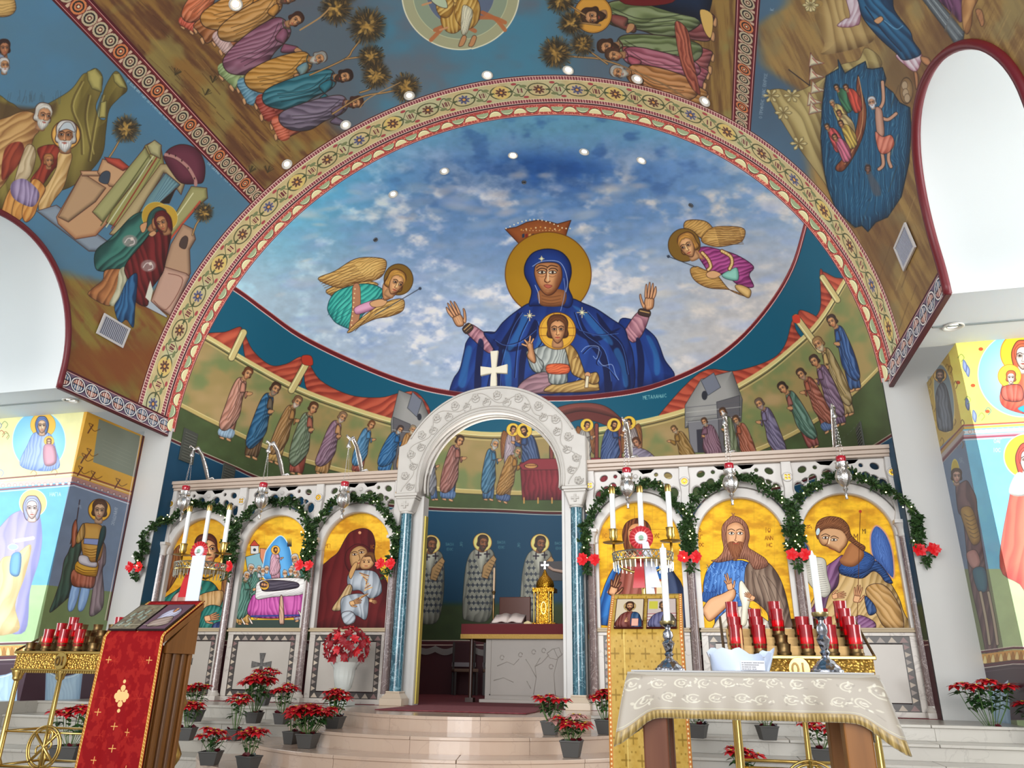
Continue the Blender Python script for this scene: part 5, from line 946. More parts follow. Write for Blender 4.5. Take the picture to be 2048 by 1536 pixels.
# ---------------- materials ----------------
MATS={}
def mat(name,col=(.8,.8,.8),rough=.5,metal=0.,spec=.5,noise=None,bump=None,emit=None,trans=0,alpha=1.,img=None,coat=0,veins=None,sheen=0,vscale=1.):
    if name in MATS: return MATS[name]
    m=bpy.data.materials.new(name); m.use_nodes=True; nt=m.node_tree; N=nt.nodes; L=nt.links; p=N['Principled BSDF']
    if isinstance(col,str): col=tuple(lin(hx(col)).tolist())
    p.inputs['Base Color'].default_value=(*col,1); p.inputs['Roughness'].default_value=rough; p.inputs['Metallic'].default_value=metal
    p.inputs['Specular IOR Level'].default_value=spec
    if coat: p.inputs['Coat Weight'].default_value=coat; p.inputs['Coat Roughness'].default_value=.12
    if sheen: p.inputs['Sheen Weight'].default_value=sheen
    if trans: p.inputs['Transmission Weight'].default_value=trans
    if emit: p.inputs['Emission Color'].default_value=(*emit[0],1); p.inputs['Emission Strength'].default_value=emit[1]
    tc=N.new('ShaderNodeTexCoord'); src=None
    if img is not None:
        t=N.new('ShaderNodeTexImage'); t.image=img; t.extension='EXTEND'; L.new(tc.outputs['UV'],t.inputs[0]); L.new(t.outputs[0],p.inputs['Base Color']); src=t.outputs[0]
    if noise:   # (scale, colour2, contrast)
        n=N.new('ShaderNodeTexNoise'); n.inputs['Scale'].default_value=noise[0]; n.inputs['Detail'].default_value=5; L.new(tc.outputs['Object'],n.inputs['Vector'])
        if len(noise)>3:
            mp=N.new('ShaderNodeMapping'); mp.inputs['Scale'].default_value=noise[3]; L.new(tc.outputs['Object'],mp.inputs[0]); L.new(mp.outputs[0],n.inputs['Vector'])
        r=N.new('ShaderNodeValToRGB'); c=noise[2]; r.color_ramp.elements[0].position=.5-c; r.color_ramp.elements[1].position=.5+c
        c2=noise[1]; c2=tuple(lin(hx(c2)).tolist()) if isinstance(c2,str) else c2
        r.color_ramp.elements[0].color=(*col,1); r.color_ramp.elements[1].color=(*c2,1); L.new(n.outputs[0],r.inputs[0]); L.new(r.outputs[0],p.inputs['Base Color']); src=r.outputs[0]
    if veins:   # (scale, colour, width)
        n=N.new('ShaderNodeTexNoise'); n.inputs['Scale'].default_value=veins[0]; n.inputs['Detail'].default_value=8; n.inputs['Distortion'].default_value=1.2; L.new(tc.outputs['Object'],n.inputs['Vector'])
        a=N.new('ShaderNodeMath'); a.operation='SUBTRACT'; a.inputs[1].default_value=.5; L.new(n.outputs[0],a.inputs[0])
        b=N.new('ShaderNodeMath'); b.operation='ABSOLUTE'; L.new(a.outputs[0],b.inputs[0])
        r=N.new('ShaderNodeValToRGB'); r.color_ramp.elements[0].position=0; r.color_ramp.elements[1].position=veins[2]
        r.color_ramp.elements[0].color=(1,1,1,1); r.color_ramp.elements[1].color=(0,0,0,1); L.new(b.outputs[0],r.inputs[0])
        mx=N.new('ShaderNodeMix'); mx.data_type='RGBA'; L.new(r.outputs[0],mx.inputs[0])
        if src: L.new(src,mx.inputs[6])
        else: mx.inputs[6].default_value=(*col,1)
        vc=veins[1]; vc=tuple(lin(hx(vc)).tolist()) if isinstance(vc,str) else vc; mx.inputs[7].default_value=(*vc,1); L.new(mx.outputs[2],p.inputs['Base Color'])
    if bump:    # (scale, strength[, voronoi])
        n=N.new('ShaderNodeTexVoronoi' if len(bump)>2 else 'ShaderNodeTexNoise'); n.inputs['Scale'].default_value=bump[0]; L.new(tc.outputs['Object'],n.inputs['Vector'])
        bp=N.new('ShaderNodeBump'); bp.inputs['Strength'].default_value=bump[1]; bp.inputs['Distance'].default_value=.01; L.new(n.outputs[0],bp.inputs['Height']); L.new(bp.outputs[0],p.inputs['Normal'])
    MATS[name]=m; return m
# ---------------- mesh helpers ----------------
class MB:
    def __init__(s): s.v=[];s.f=[];s.n=0
    def add(s,V,Fc): b=len(s.v); s.v.extend([tuple(map(float,p)) for p in V]); s.f.extend([tuple(b+i for i in f) for f in Fc]); return s
    def box(s,x0,x1,y0,y1,z0,z1):
        return s.add([(x0,y0,z0),(x1,y0,z0),(x1,y1,z0),(x0,y1,z0),(x0,y0,z1),(x1,y0,z1),(x1,y1,z1),(x0,y1,z1)],[(0,3,2,1),(4,5,6,7),(0,1,5,4),(1,2,6,5),(2,3,7,6),(3,0,4,7)])
    def lathe(s,prof,c=(0,0,0),n=16,flute=0,fl_n=8,M=None,sx=1,sy=1):
        V=[];Fc=[]
        for r,z in prof:
            for k in range(n):
                a=2*PI*k/n; rr=r*(1+flute*math.cos(fl_n*a)); p=(rr*math.cos(a)*sx,rr*math.sin(a)*sy,z)
                if M is not None: p=tuple(M@Vector(p))
                V.append((c[0]+p[0],c[1]+p[1],c[2]+p[2]))
        m=len(prof)
        for i in range(m-1):
            for k in range(n): Fc.append((i*n+k,i*n+(k+1)%n,(i+1)*n+(k+1)%n,(i+1)*n+k))
        if prof[0][0]>1e-5: Fc.append(tuple(range(n-1,-1,-1)))
        if prof[-1][0]>1e-5: Fc.append(tuple((m-1)*n+k for k in range(n)))
        return s.add(V,Fc)
    def tube(s,pts,r,n=6,closed=False):
        P=[Vector(p) for p in pts]; N_=len(P); R=r if hasattr(r,'__len__') else [r]*N_; V=[];Fc=[]; up=None
        for i,p in enumerate(P):
            t=((P[(i+1)%N_]-P[i-1]) if closed else (P[min(i+1,N_-1)]-P[max(i-1,0)])).normalized()
            if up is None: up=Vector((0,0,1)) if abs(t.z)<.9 else Vector((1,0,0))
            a=t.cross(up)
            if a.length<1e-4: a=t.cross(Vector((0,1,.3)))
            a.normalize(); b=a.cross(t).normalized(); up=b
            for k in range(n): an=2*PI*k/n; V.append(p+a*R[i]*math.cos(an)+b*R[i]*math.sin(an))
        for i in range(N_ if closed else N_-1):
            for k in range(n): Fc.append((i*n+k,i*n+(k+1)%n,((i+1)%N_)*n+(k+1)%n,((i+1)%N_)*n+k))
        if not closed: Fc.append(tuple(range(n-1,-1,-1))); Fc.append(tuple((N_-1)*n+k for k in range(n)))
        return s.add(V,Fc)
    def ball(s,c,r,n=8,sz=1.): return s.lathe([(max(1e-6,r*math.sin(PI*i/n)),-r*math.cos(PI*i/n)*sz) for i in range(n+1)],c,n+2)
    def build(s,name,m,parent=None,smooth=False,loc=None,bevel=0):
        me=bpy.data.meshes.new(name); me.from_pydata(s.v,[],s.f); me.update()
        if smooth: me.polygons.foreach_set('use_smooth',[True]*len(me.polygons))
        if smooth==2: me.set_sharp_from_angle(angle=.7)
        me.materials.append(m); o=bpy.data.objects.new(name,me); COL.objects.link(o)
        if parent: o.parent=parent
        if loc is not None: o.location=loc
        if bevel:
            b=o.modifiers.new('bevel','BEVEL'); b.width=bevel; b.segments=2; b.limit_method='ANGLE'
        return o
def tag(o,label,cat,group=None):
    o['label']=label; o['category']=cat
    if group: o['group']=group
    return o
def struct(o): o['kind']='structure'; return o
def stuff(o): o['kind']='stuff'; return o
def thing(name,label,cat,loc=(0,0,0),rz=0,group=None):
    o=bpy.data.objects.new(name,None); COL.objects.link(o); o.location=loc; o.rotation_euler=(0,0,rz); o.empty_display_size=.1; return tag(o,label,cat,group)
def dup(root,loc=None,label=None,parent=None,rz=None,scale=None):
    r=root.copy(); COL.objects.link(r); r.parent=parent
    if loc is not None: r.location=loc
    if rz is not None: r.rotation_euler=(0,0,rz)
    if scale is not None: r.scale=(scale,)*3
    if label: r['label']=label
    for ch in list(root.children): dup(ch,None,None,r)
    return r
def grid(name,fn,nu,nv,m,parent=None,smooth=True,flip=False,us=None,vs=None):
    """fn(u,v)->xyz arrays, u,v in 0..1; uv = (u,v)"""
    u=np.linspace(0,1,nu+1) if us is None else us; v=np.linspace(0,1,nv+1) if vs is None else vs; nu=len(u)-1;nv=len(v)-1
    U,V=np.meshgrid(u,v); P=fn(U,V).reshape(-1,3); i=np.arange(nv)[:,None]*(nu+1)+np.arange(nu)[None,:]
    q=np.stack([i,i+1,i+nu+2,i+nu+1],-1).reshape(-1,4)
    if flip:q=q[:,::-1]
    me=bpy.data.meshes.new(name); me.from_pydata(P.tolist(),[],q.tolist()); me.update()
    uvl=me.uv_layers.new(name='UVMap'); idx=q.ravel(); uv=np.stack([U.ravel()[idx],V.ravel()[idx]],-1).astype(np.float32)
    uvl.data.foreach_set('uv',uv.ravel())
    if smooth: me.polygons.foreach_set('use_smooth',[True]*len(me.polygons))
    me.materials.append(m); o=bpy.data.objects.new(name,me); COL.objects.link(o)
    if parent:o.parent=parent
    return o
def tex(fn,W,H):
    """world points at texel centres of a W x H picture of fn (rows top->bottom)"""
    U,V=np.meshgrid((np.arange(W)+.5)/W,1-(np.arange(H)+.5)/H); return fn(U,V),U,V
def quad_uv(name,P,m,parent=None,thick=0,tv=None):
    """flat picture: P four corners bl,br,tr,tl; thick: backward thickness vector"""
    V=[tuple(p) for p in P]; Fc=[(0,1,2,3)]
    if tv is not None:
        V+=[tuple(np.array(p)+np.array(tv)) for p in P]; Fc+=[(7,6,5,4),(0,4,5,1),(1,5,6,2),(2,6,7,3),(3,7,4,0)]
    me=bpy.data.meshes.new(name); me.from_pydata(V,[],Fc); me.update(); uvl=me.uv_layers.new(name='UVMap')
    cuv=[(0,0),(1,0),(1,1),(0,1)]
    for pi,pl in enumerate(me.polygons):
        for k,li in enumerate(pl.loop_indices): uvl.data[li].uv=cuv[me.loops[li].vertex_index%4] if pi==0 else (.01,.01)
    me.materials.append(m); o=bpy.data.objects.new(name,me); COL.objects.link(o)
    if parent:o.parent=parent
    return o
def plate(name,loops,depth,m,parent=None,y=0,bev=.004,axes='xz',res=0):
    """a slab cut to closed outlines (holes allowed) standing in the xz plane, centred at y"""
    cu=bpy.data.curves.new(name,'CURVE'); cu.dimensions='2D'; cu.fill_mode='BOTH'; cu.extrude=max(0,depth/2-bev); cu.bevel_depth=bev; cu.bevel_resolution=0; cu.offset=-bev
    for lp in loops:
        s=cu.splines.new('POLY'); s.points.add(len(lp)-1)
        for i,(a,b) in enumerate(lp): s.points[i].co=(a,b,0,1)
        s.use_cyclic_u=True
    o=bpy.data.objects.new(name,cu); COL.objects.link(o); dg=bpy.context.evaluated_depsgraph_get(); me=bpy.data.meshes.new_from_object(o.evaluated_get(dg))
    COL.objects.unlink(o); bpy.data.objects.remove(o)
    co=np.empty(len(me.vertices)*3,np.float32); me.vertices.foreach_get('co',co); co=co.reshape(-1,3)
    nc=np.stack([co[:,0],y-co[:,2],co[:,1]],-1) if axes=='xz' else np.stack([y+co[:,2],co[:,0],co[:,1]],-1); me.vertices.foreach_set('co',nc.ravel()); me.update()
    me.materials.clear(); me.materials.append(m); me.name=name; o=bpy.data.objects.new(name,me); COL.objects.link(o)
    if parent:o.parent=parent
    return o
def circ(cx,cz,rx,rz=None,n=20,a0=0,a1=2*PI,rot=0):
    rz=rz or rx; L=[]
    full=abs(a1-a0-2*PI)<1e-6
    for k in range(n if full else n+1):
        a=a0+(a1-a0)*k/n; x=rx*math.cos(a);z=rz*math.sin(a); L.append((cx+x*math.cos(rot)-z*math.sin(rot),cz+x*math.sin(rot)+z*math.cos(rot)))
    return L

# ================= SHELL =================
plaster=mat('plaster',(.60,.585,.555),.75,noise=(1.2,(.56,.55,.53),.3),bump=(60,.03))
white_pl=mat('white_plaster',(.70,.715,.70),.8,bump=(50,.03))
maroon=mat('maroon_paint','4a0c14',.5); pinkline=mat('pink_line','e0a8a0',.6)
PG=1.25  # paint gain: display colour of the photograph -> albedo
RV=5.2; ZC=3.85; YF=-.47; YB=-14.0
# ---- apse: half cylinder + half dome, painted ----
A_=paint_apse(); angel(A_,1); angel(A_,0); mary(A_); spring_line(A_)
RA=5.1; YA=1.1
def f_conch(u,v):
    az=PI*(1-u); el=v*PI/2
    return np.stack([RA*np.cos(az)*np.cos(el),YA+RA*np.sin(az)*np.cos(el),ZC+RA*np.sin(el)],-1)
def f_barrel(u,v):
    th=PI*(1-u); return np.stack([RA*np.cos(th),-.30+(YA+.30)*v,ZC+RA*np.sin(th)],-1)
LA=(YA+.35)*2+PI*RA
def f_wall(u,v):
    s=u*LA; a=YA+.35; s1=np.clip(s,0,a); th=PI*(1-np.clip((s-a)/(PI*RA),0,1)); s3=np.clip(s-a-PI*RA,0,a)
    return np.stack([RA*np.cos(th),np.where(s<a,-.35+s1,np.where(s>a+PI*RA,YA-s3,YA+RA*np.sin(th))),v*ZC*np.ones_like(u)],-1)
def mural(name,cv,fn,W,H,g=PG,rough=.62,fill=None,post=None,coat=0):
    P,U,V=tex(fn,W,H); a=sample(cv,P,fill)
    if post: a=post(a,P,U,V)
    return mat('mural_'+name,(.5,.5,.5),rough,img=mkimg(name,a,g),bump=(90,.02),coat=coat)
def post_conch(a,P,U,V):
    m=(V>.9)[...,None]; return a
struct(grid('ceiling_apse',f_conch,96,48,mural('apse_dome',A_,f_conch,2048,900,1.42),flip=True))
struct(grid('ceiling_apse_arch',f_barrel,96,4,mural('apse_arch',A_,f_barrel,2048,150,1.42)))
wa=struct(grid('wall_apse',f_wall,120,8,mural('apse_wall',A_,f_wall,2300,440,1.4),flip=True))
del A_
# ---- ring band at the mouth of the apse ----
def band_scallop(W,H,L,wd):
    s=(np.arange(W)+.5)/W*L; q=(np.arange(H)+.5)/H; S,Q=np.meshgrid(s,q); a=np.empty((H,W,3),np.float32); a[:]=hx('a03c34')
    sp=vnoise(S*60,Q*14,3)>.72; a[sp]=hx('d88870')
    per=.21; ph=(S/per)%1; k=np.floor(S/per).astype(int)
    up=.5+.26*np.sin(2*PI*(S/per/2)); c1=np.abs(Q-(.5+.2*np.cos(PI*S/per)))
    x=(ph-.5)*2; leaf=np.sqrt(np.clip(1-x*x,0,1))*.34
    cen=np.where(k%2==0,.42,.58); dd=np.where(k%2==0,Q-.30,.70-Q)
    ins=(dd>0)&(dd<leaf*1.25)
    col=np.where((k%2==0)[...,None],hx('cfc596'),hx('8f9c78')); a[ins]=col[ins]
    edge=np.abs(dd-leaf*1.25)<.025; a[edge]=hx('3a2c20'); a[ins&(dd>leaf*.9)&(dd<leaf*1.02)]=hx('f0e8c0')
    for lo,hi_,c in((0,.07,'5c1018'),(.07,.10,'e8b0a8'),(.10,.13,'7c2420'),(.87,.9,'7c2420'),(.90,.93,'e8b0a8'),(.93,1,'5c1018')): a[(Q>=lo)&(Q<hi_)]=hx(c)
    return a
def f_ring(u,v):
    th=PI*(1-u); r=RA+(RV-RA)*v; return np.stack([r*np.cos(th),-.30+(YF+.30)*v,ZC+r*np.sin(th)],-1)
mr=mat('ring_band',(.5,.5,.5),.5,img=mkimg('ring_band',band_scallop(4096,64,PI*5.15,.2)[::-1],PG))
struct(grid('trim_1',f_ring,128,2,mr,smooth=True))
# ---- barrel vault with the two niches ----
V_=paint_vault()
NIC={-1:(-3.9,3.98,1.41),1:(-3.93,4.2,1.11)}   # niche axis y, z and radius; straight below the axis
def vault_cut(u):
    z=ZC+RV*np.sin(PI*(1-u)); c=np.where(u<.5,NIC[-1][1],NIC[1][1]); r=np.where(u<.5,NIC[-1][2],NIC[1][2]); return np.where(z<c,r,np.sqrt(np.clip(r*r-(z-c)**2,0,None)))
def ncen(u): return np.where(u<.5,NIC[-1][0],NIC[1][0])
def f_front(u,v):
    th=PI*(1-u); y1=ncen(u)+vault_cut(u); return np.stack([RV*np.cos(th),YF+(y1-YF)*v,ZC+RV*np.sin(th)],-1)
def f_back(u,v):
    th=PI*(1-u); y0=ncen(u)-vault_cut(u); return np.stack([RV*np.cos(th),y0+(YB-y0)*v,ZC+RV*np.sin(th)],-1)
ut={s:math.asin((NIC[s][1]+NIC[s][2]-ZC)/RV)/PI for s in(-1,1)}
def ulist(t): k=t*(1-(1-np.linspace(0,1,34))**2.2); return k
us=np.concatenate([ulist(ut[-1]),np.linspace(ut[-1],1-ut[1],80)[1:-1],1-ulist(ut[1])[::-1]])
def floral(S,q):
    a=np.empty(S.shape+(3,),np.float32); a[:]=hx('c9b684'); a*=(1+.1*(vnoise(S*9,q*5,4)-.5))[...,None]
    a+= (hx('b9c09c')-a)*(sstep(.5,.8,vnoise(S*3,q*2,9))*.6)[...,None]
    per=.62; x=((S%per)-per/2); y=(q-.5)*.62; r=np.sqrt(x*x+y*y); ph=np.arctan2(y,x)
    pet=r<.10*(.45+.55*np.abs(np.cos(4*ph))); kk=(np.floor(S/per).astype(int))%3
    ring=np.abs(r-.155-.02*np.cos(2*ph))<.011; a[ring]=hx('5a5a3a'); a[(r<.145)&(kk==1)]=hx('d8bc70')
    a[pet]=hx('6a4438'); a[pet&(kk==0)]=hx('5c5c80'); a[r<.026]=hx('d89a50'); a[(r<.04)&(r>.03)]=hx('2c2c24')
    for sg in(-1,1):
        x2=((S+per/2)%per)-per/2; y2=y-sg*.06; wv=np.abs(y2-sg*.07*np.cos(x2/per*4*PI))<.010; a[wv&(np.abs(x2)<.2)]=hx('4a5436')
        lf=((x2-.07*sg)**2/.0035+(y2-sg*.03)**2/.0009)<1; a[lf]=hx('7a8258'); lf=((x2+.07*sg)**2/.002+(y2-sg*.09)**2/.0007)<1; a[lf]=hx('a8484a')
    fan=(np.abs(((S+per/2)%per)-per/2)<.055)&(np.abs(y)<.05)&(np.sin(ph*1+S*160)>0); a[fan]=hx('6c2c34')
    m=((q>.05)&(q<.16))|((q>.84)&(q<.95)); tri=((S/.045)%1<.5); a[m]=hx('c89490'); a[m&tri]=hx('7c2c38')
    for lo,hi_,c in((0,.03,'2a2430'),(.03,.05,'e8d8c0'),(.16,.18,'e8e0b8'),(.82,.84,'e8e0b8'),(.95,.97,'e8d8c0'),(.97,1,'5c0c16')): a[(q>=lo)&(q<hi_)]=hx(c)
    return a
def ribpat(S,q):
    a=np.empty(S.shape+(3,),np.float32); a[:]=hx('3a1014'); per=.17; k=np.floor(S/per).astype(int)
    x=((S%per)-per/2)/per*2; y=(q-.5)*2/.62; r=np.sqrt(x*x+(y)**2)
    a[(np.abs(y)<1)]=hx('5a1c1c'); og=(k%4==0)
    ci=np.where(og[...,None],hx('c87848'),hx('b8a888')); m=np.abs(r-.82)<.13; a[m]=ci[m]; m=(r<.5)&(r>.28); a[m]=ci[m]
    m=(r<.68)&(r>.52); a[m]=hx('20201c'); a[r<.16]=hx('d8c8a0'); m=(r>1.02)&(np.abs(y)<1)&(np.abs(np.abs(x)-.9)<.1); a[m]=hx('c8a890')
    for lo,hi_,c in((0,.08,'4a0a12'),(.08,.11,'e0a8a0'),(.11,.18,'6a1820'),(.82,.89,'6a1820'),(.89,.92,'e0a8a0'),(.92,1,'4a0a12')): a[(q>=lo)&(q<hi_)]=hx(c)
    return a
def post_vault(a,P,U,V):
    S=U*PI*RV; Y=P[...,1]; m=Y>-1.09; q=(Y+1.09)/(1.09+YF); a[m]=floral(S,1-q)[m]
    for s0 in(.2456,1-.2456):
        qq=(S-(s0*PI*RV-.17))/.34; m=(qq>0)&(qq<1)&(Y<=-1.09); a[m]=ribpat(-Y+.0*S,np.clip(qq,0,1))[m]
    return a
def vfill(P):
    th=np.arctan2(P[...,2]-ZC,P[...,0]); c=np.empty(P.shape,np.float32); c[:]=hx('8a6c3c'); m=(th>.78)&(th<PI-.78); c[m]=hx('4c7690')
    n=fbm(P[...,0]*2,P[...,1]*2,4,7)[...,None]; return c*(.8+.4*n)
def mural_v(name,fn,W,H):
    P,U,V=tex(fn,W,H); a=sample(V_,P,vfill(P)); a=post_vault(a,P,U,V); return mat('mural_'+name,(.5,.5,.5),.6,img=mkimg(name,a,PG),bump=(90,.02))
struct(grid('ceiling',f_front,0,24,mural_v('vault_front',f_front,3400,900),us=us))
struct(grid('ceiling_nave',f_back,0,24,mural_v('vault_nave',lambda u,v:f_back(u,v),2600,1500),us=us))
del V_
# ---- transept niches: white barrels, dark red edging ----
for sg,nm in((-1,'left'),(1,'right')):
    NY,NZ,NR=NIC[sg]; nd=NZ-3.78
    def prof(u,NY=NY,NZ=NZ,NR=NR,nd=nd):
        L=2*nd+PI*NR; s=u*L; th=np.clip((s-nd)/NR,0,PI); y=NY+NR*np.cos(th); z=NZ+NR*np.sin(th)-np.clip(nd-s,0,nd)-np.clip(s-nd-PI*NR,0,nd); return y,z
    def f_niche(u,v,sg=sg,prof=prof):
        y,z=prof(u); x0=np.sqrt(np.clip(RV**2-(z-ZC)**2,0,None)); return np.stack([sg*(x0+(9.0-x0)*v),y,z],-1)
    struct(grid('ceiling_niche_'+nm,f_niche,56,6,white_pl,flip=(sg>0)))
    pts=[];
    for k in range(49):
        y,z=[float(t_) for t_ in prof(np.array(k/48.))]; x=math.sqrt(RV**2-(z-ZC)**2)-.012; pts.append((sg*x,y,z))
    struct(MB().tube(pts,.04,6).build('trim_2' if sg<0 else 'trim_3',mat('red_edge','6c1820',.45),smooth=True))
    # end wall with its big window
    e=MB(); X=9.0*sg; x2=X+.2*sg
    e.box(min(X,x2),max(X,x2),-14,-5.6,-.56,5.6); e.box(min(X,x2),max(X,x2),-2.4,-1.4,-.56,5.6); e.box(min(X,x2),max(X,x2),-5.6,-2.4,4.9,5.6); e.box(min(X,x2),max(X,x2),-5.6,-2.4,-.56,.5)
    struct(e.build('wall_'+nm,white_pl))
    wf=struct(MB().box(min(X,x2),max(X,x2),-5.6,-5.5,.5,4.9).box(min(X,x2),max(X,x2),-2.5,-2.4,.5,4.9).box(min(X,x2),max(X,x2),-5.5,-2.5,.5,.6).box(min(X,x2),max(X,x2),-5.5,-2.5,4.8,4.9).box(min(X,x2),max(X,x2),-4.04,-3.96,.6,4.8).box(min(X,x2),max(X,x2),-5.5,-2.5,2.6,2.68).build('window_1' if sg<0 else 'window_2',mat('window_frame','d8d8d4',.5)))
    for i,(ya,yb) in enumerate(((-5.5,-4.04),(-3.96,-2.5))):
        for (za,zb) in((.6,2.6),(2.68,4.8)):
            MB().box(min(X+.08*sg,X+.1*sg),max(X+.08*sg,X+.1*sg),ya,yb,za,zb).build('pane',mat('bright_pane',(.8,.85,.9),.2,emit=((.85,.93,1),1.)),wf)
    # flat soffits either side of the niche
    lo,hi=(min(5.2*sg,9*sg),max(5.2*sg,9*sg))
    struct(MB().box(lo,hi,NY+NR+.012,-1.5,3.8,3.9).build('ceiling_soffit_'+nm,white_pl))
    struct(MB().box(lo,hi,-14,NY-NR-.012,3.8,3.9).build('ceiling_aisle_'+nm,white_pl))
    struct(MB().box(min(5.25*sg,9*sg),max(5.25*sg,9*sg),-2.05,-2.03,3.785,3.80).build('trim_6' if sg<0 else 'trim_7',mat('groove_shade','8a908c',.8)))  # darker strip standing in for the shade of a groove
    # roundel cornice under the vault
    def rnd(W,H,L):
        S,Q=np.meshgrid((np.arange(W)+.5)/W*L,(np.arange(H)+.5)/H); a=np.empty((H,W,3),np.float32); a[:]=hx('20203a'); per=.245; k=np.floor(S/per).astype(int); x=((S%per)-per/2)/per*2; y=(Q-.5)*2/.72; r=np.sqrt(x*x+y*y)
        a[np.abs(x)+np.abs(y)>1.5]=hx('6c5468'); m=r<.92; top=(y<0)^(k%2==0); c=np.where(top[...,None],hx('a05a4c'),hx('4c6c8c')); a[m]=c[m]; a[np.abs(r-.9)<.07]=hx('e0dcd8'); a[(np.abs(r-.75)<.05)]=hx('2c2438')
        a[m&(np.sin(x*22)>.3)&(np.abs(y)<.62)&(r<.7)]=hx('e4d4c4'); a[(r<.8)&(np.abs(y)<.07)]=hx('2a1c2c'); a[(r<.8)&(np.abs(x)<.07)]=hx('d8c8c0')
        for l_,h_,c_ in((0,.1,'4a0a14'),(.1,.13,'d8b0a8'),(.87,.9,'e0c8c0'),(.9,1,'4a0a14')): a[(Q>=l_)&(Q<h_)]=hx(c_)
        return a
    X=5.2*sg; xi=X-.03*sg
    q0=[(xi,-.36,3.77),(xi,NY+NR,3.77),(xi,NY+NR,4.06),(xi,-.36,4.06)]
    if sg>0: q0=[q0[1],q0[0],q0[3],q0[2]]
    struct(quad_uv('trim_4' if sg<0 else 'trim_5',q0,mat('roundels',(.5,.5,.5),.5,img=mkimg('roundels',rnd(1024,160,2.1),PG)) ,tv=(.05*sg,0,0)))
# ---- pilasters beside the apse ----
for sg,nm in((-1,'left'),(1,'right')):
    lo,hi=(min(5.11*sg,5.62*sg),max(5.11*sg,5.62*sg))
    struct(MB().box(lo,hi,-.35,.3,0,3.9).build('wall_pilaster_'+nm,plaster))
    # wall filling the front above the pilaster head, hidden by the ring
    struct(MB().box(min(5.11*sg,9*sg),max(5.11*sg,9*sg),-.3,.3,3.9,9.4).build('wall_front_'+nm,plaster))
# ---- painted piers: faces A (towards the nave) and B (towards the sanctuary axis) ----
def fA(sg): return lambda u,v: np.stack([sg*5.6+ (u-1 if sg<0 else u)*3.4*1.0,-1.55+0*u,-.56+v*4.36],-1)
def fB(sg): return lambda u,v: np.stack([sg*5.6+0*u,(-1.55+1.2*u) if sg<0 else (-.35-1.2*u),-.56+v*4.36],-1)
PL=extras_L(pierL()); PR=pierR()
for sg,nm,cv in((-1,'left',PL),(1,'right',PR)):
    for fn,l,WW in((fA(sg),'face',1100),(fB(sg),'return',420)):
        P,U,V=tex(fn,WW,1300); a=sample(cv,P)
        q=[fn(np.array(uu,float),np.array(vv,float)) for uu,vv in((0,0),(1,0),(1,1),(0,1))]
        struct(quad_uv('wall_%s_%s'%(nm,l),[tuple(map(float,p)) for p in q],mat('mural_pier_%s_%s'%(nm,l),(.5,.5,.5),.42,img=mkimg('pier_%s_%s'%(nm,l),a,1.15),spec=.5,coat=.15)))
del PL,PR
# ---- floor, platform and steps ----
stone=mat('cream_stone','c9b3a0',.22,noise=(1.6,'b89c88',.35),veins=(2.2,'b8a08e',.012),coat=.25)
stone2=mat('grey_stone','b5b0a6',.3,noise=(1.6,'a39c92',.35),veins=(2.2,'a09a90',.012),coat=.15)
GZ=-.56; SH=.14
struct(MB().box(-9,9,-14,6.4,GZ-.2,GZ).build('floor',mat('floor_stone','a8a29c',.25,noise=(.8,'948c86',.3),coat=.2)))
struct(MB().box(-5.3,5.3,-.2,6.3,-.1,0.004).build('floor_sanctuary',mat('red_carpet','5c141c',.95,noise=(30,'701c26',.3))))
runner=MB().box(-.85,.85,-1.55,-.05,0.004,.014).build('carpet_runner',mat('runner','6a1c24',.95,noise=(14,'8a4a50',.25,(1,6,1))));tag(runner,'narrow red patterned runner rug lying on the platform before the doorway','rug')
# straight flights: tread slabs with a lip, in stones
R_=random.Random(5)
def flight(nm,xa,xb,ys,m):
    b=MB()
    for i,y in enumerate(ys):
        z=-i*SH; b.box(xa,xb,y+.025,ys[0]+.4 if i else .3,z-SH,z-.03 if i or True else z)
    root=struct(b.build(nm,m))
    for i,y in enumerate(ys):
        z=-i*SH; yb=(ys[i-1]+.1) if i else -.05; x=xa
        while x<xb-.05:
            L=min(R_.uniform(.9,1.3),xb-x); 
            if xb-x-L<.3: L=xb-x
            MB().box(x+.002,x+L-.002,y,yb,z-.03,z-.001).build('stone_tread',m,root,bevel=.006); x+=L
        x=xa
        while x<xb-.05:
            L=min(R_.uniform(.9,1.3),xb-x)
            if xb-x-L<.3: L=xb-x
            MB().box(x+.002,x+L-.002,y+.018,y+.06,z-SH,z-.032).build('stone_riser',m,root); x+=L
    return root
flight('floor_steps_left',-5.6,-.2,[-1.3,-1.78,-2.2,-2.62],stone2)
flight('floor_steps_far_left',-9,-5.6,[-1.9,-2.25,-2.65,-3.1],stone2)
flight('floor_steps_right',.3,9,[-1.4,-1.8,-2.2,-2.62],stone2)
for i,(ya,yb) in enumerate(((-1.9,-1.28),(-2.25,-1.76),(-2.65,-2.18),(-3.1,-2.6))):
    struct(MB().box(-5.63,-5.575,ya,yb,-i*SH-SH,-i*SH-.002).build('floor_step_end',stone2))
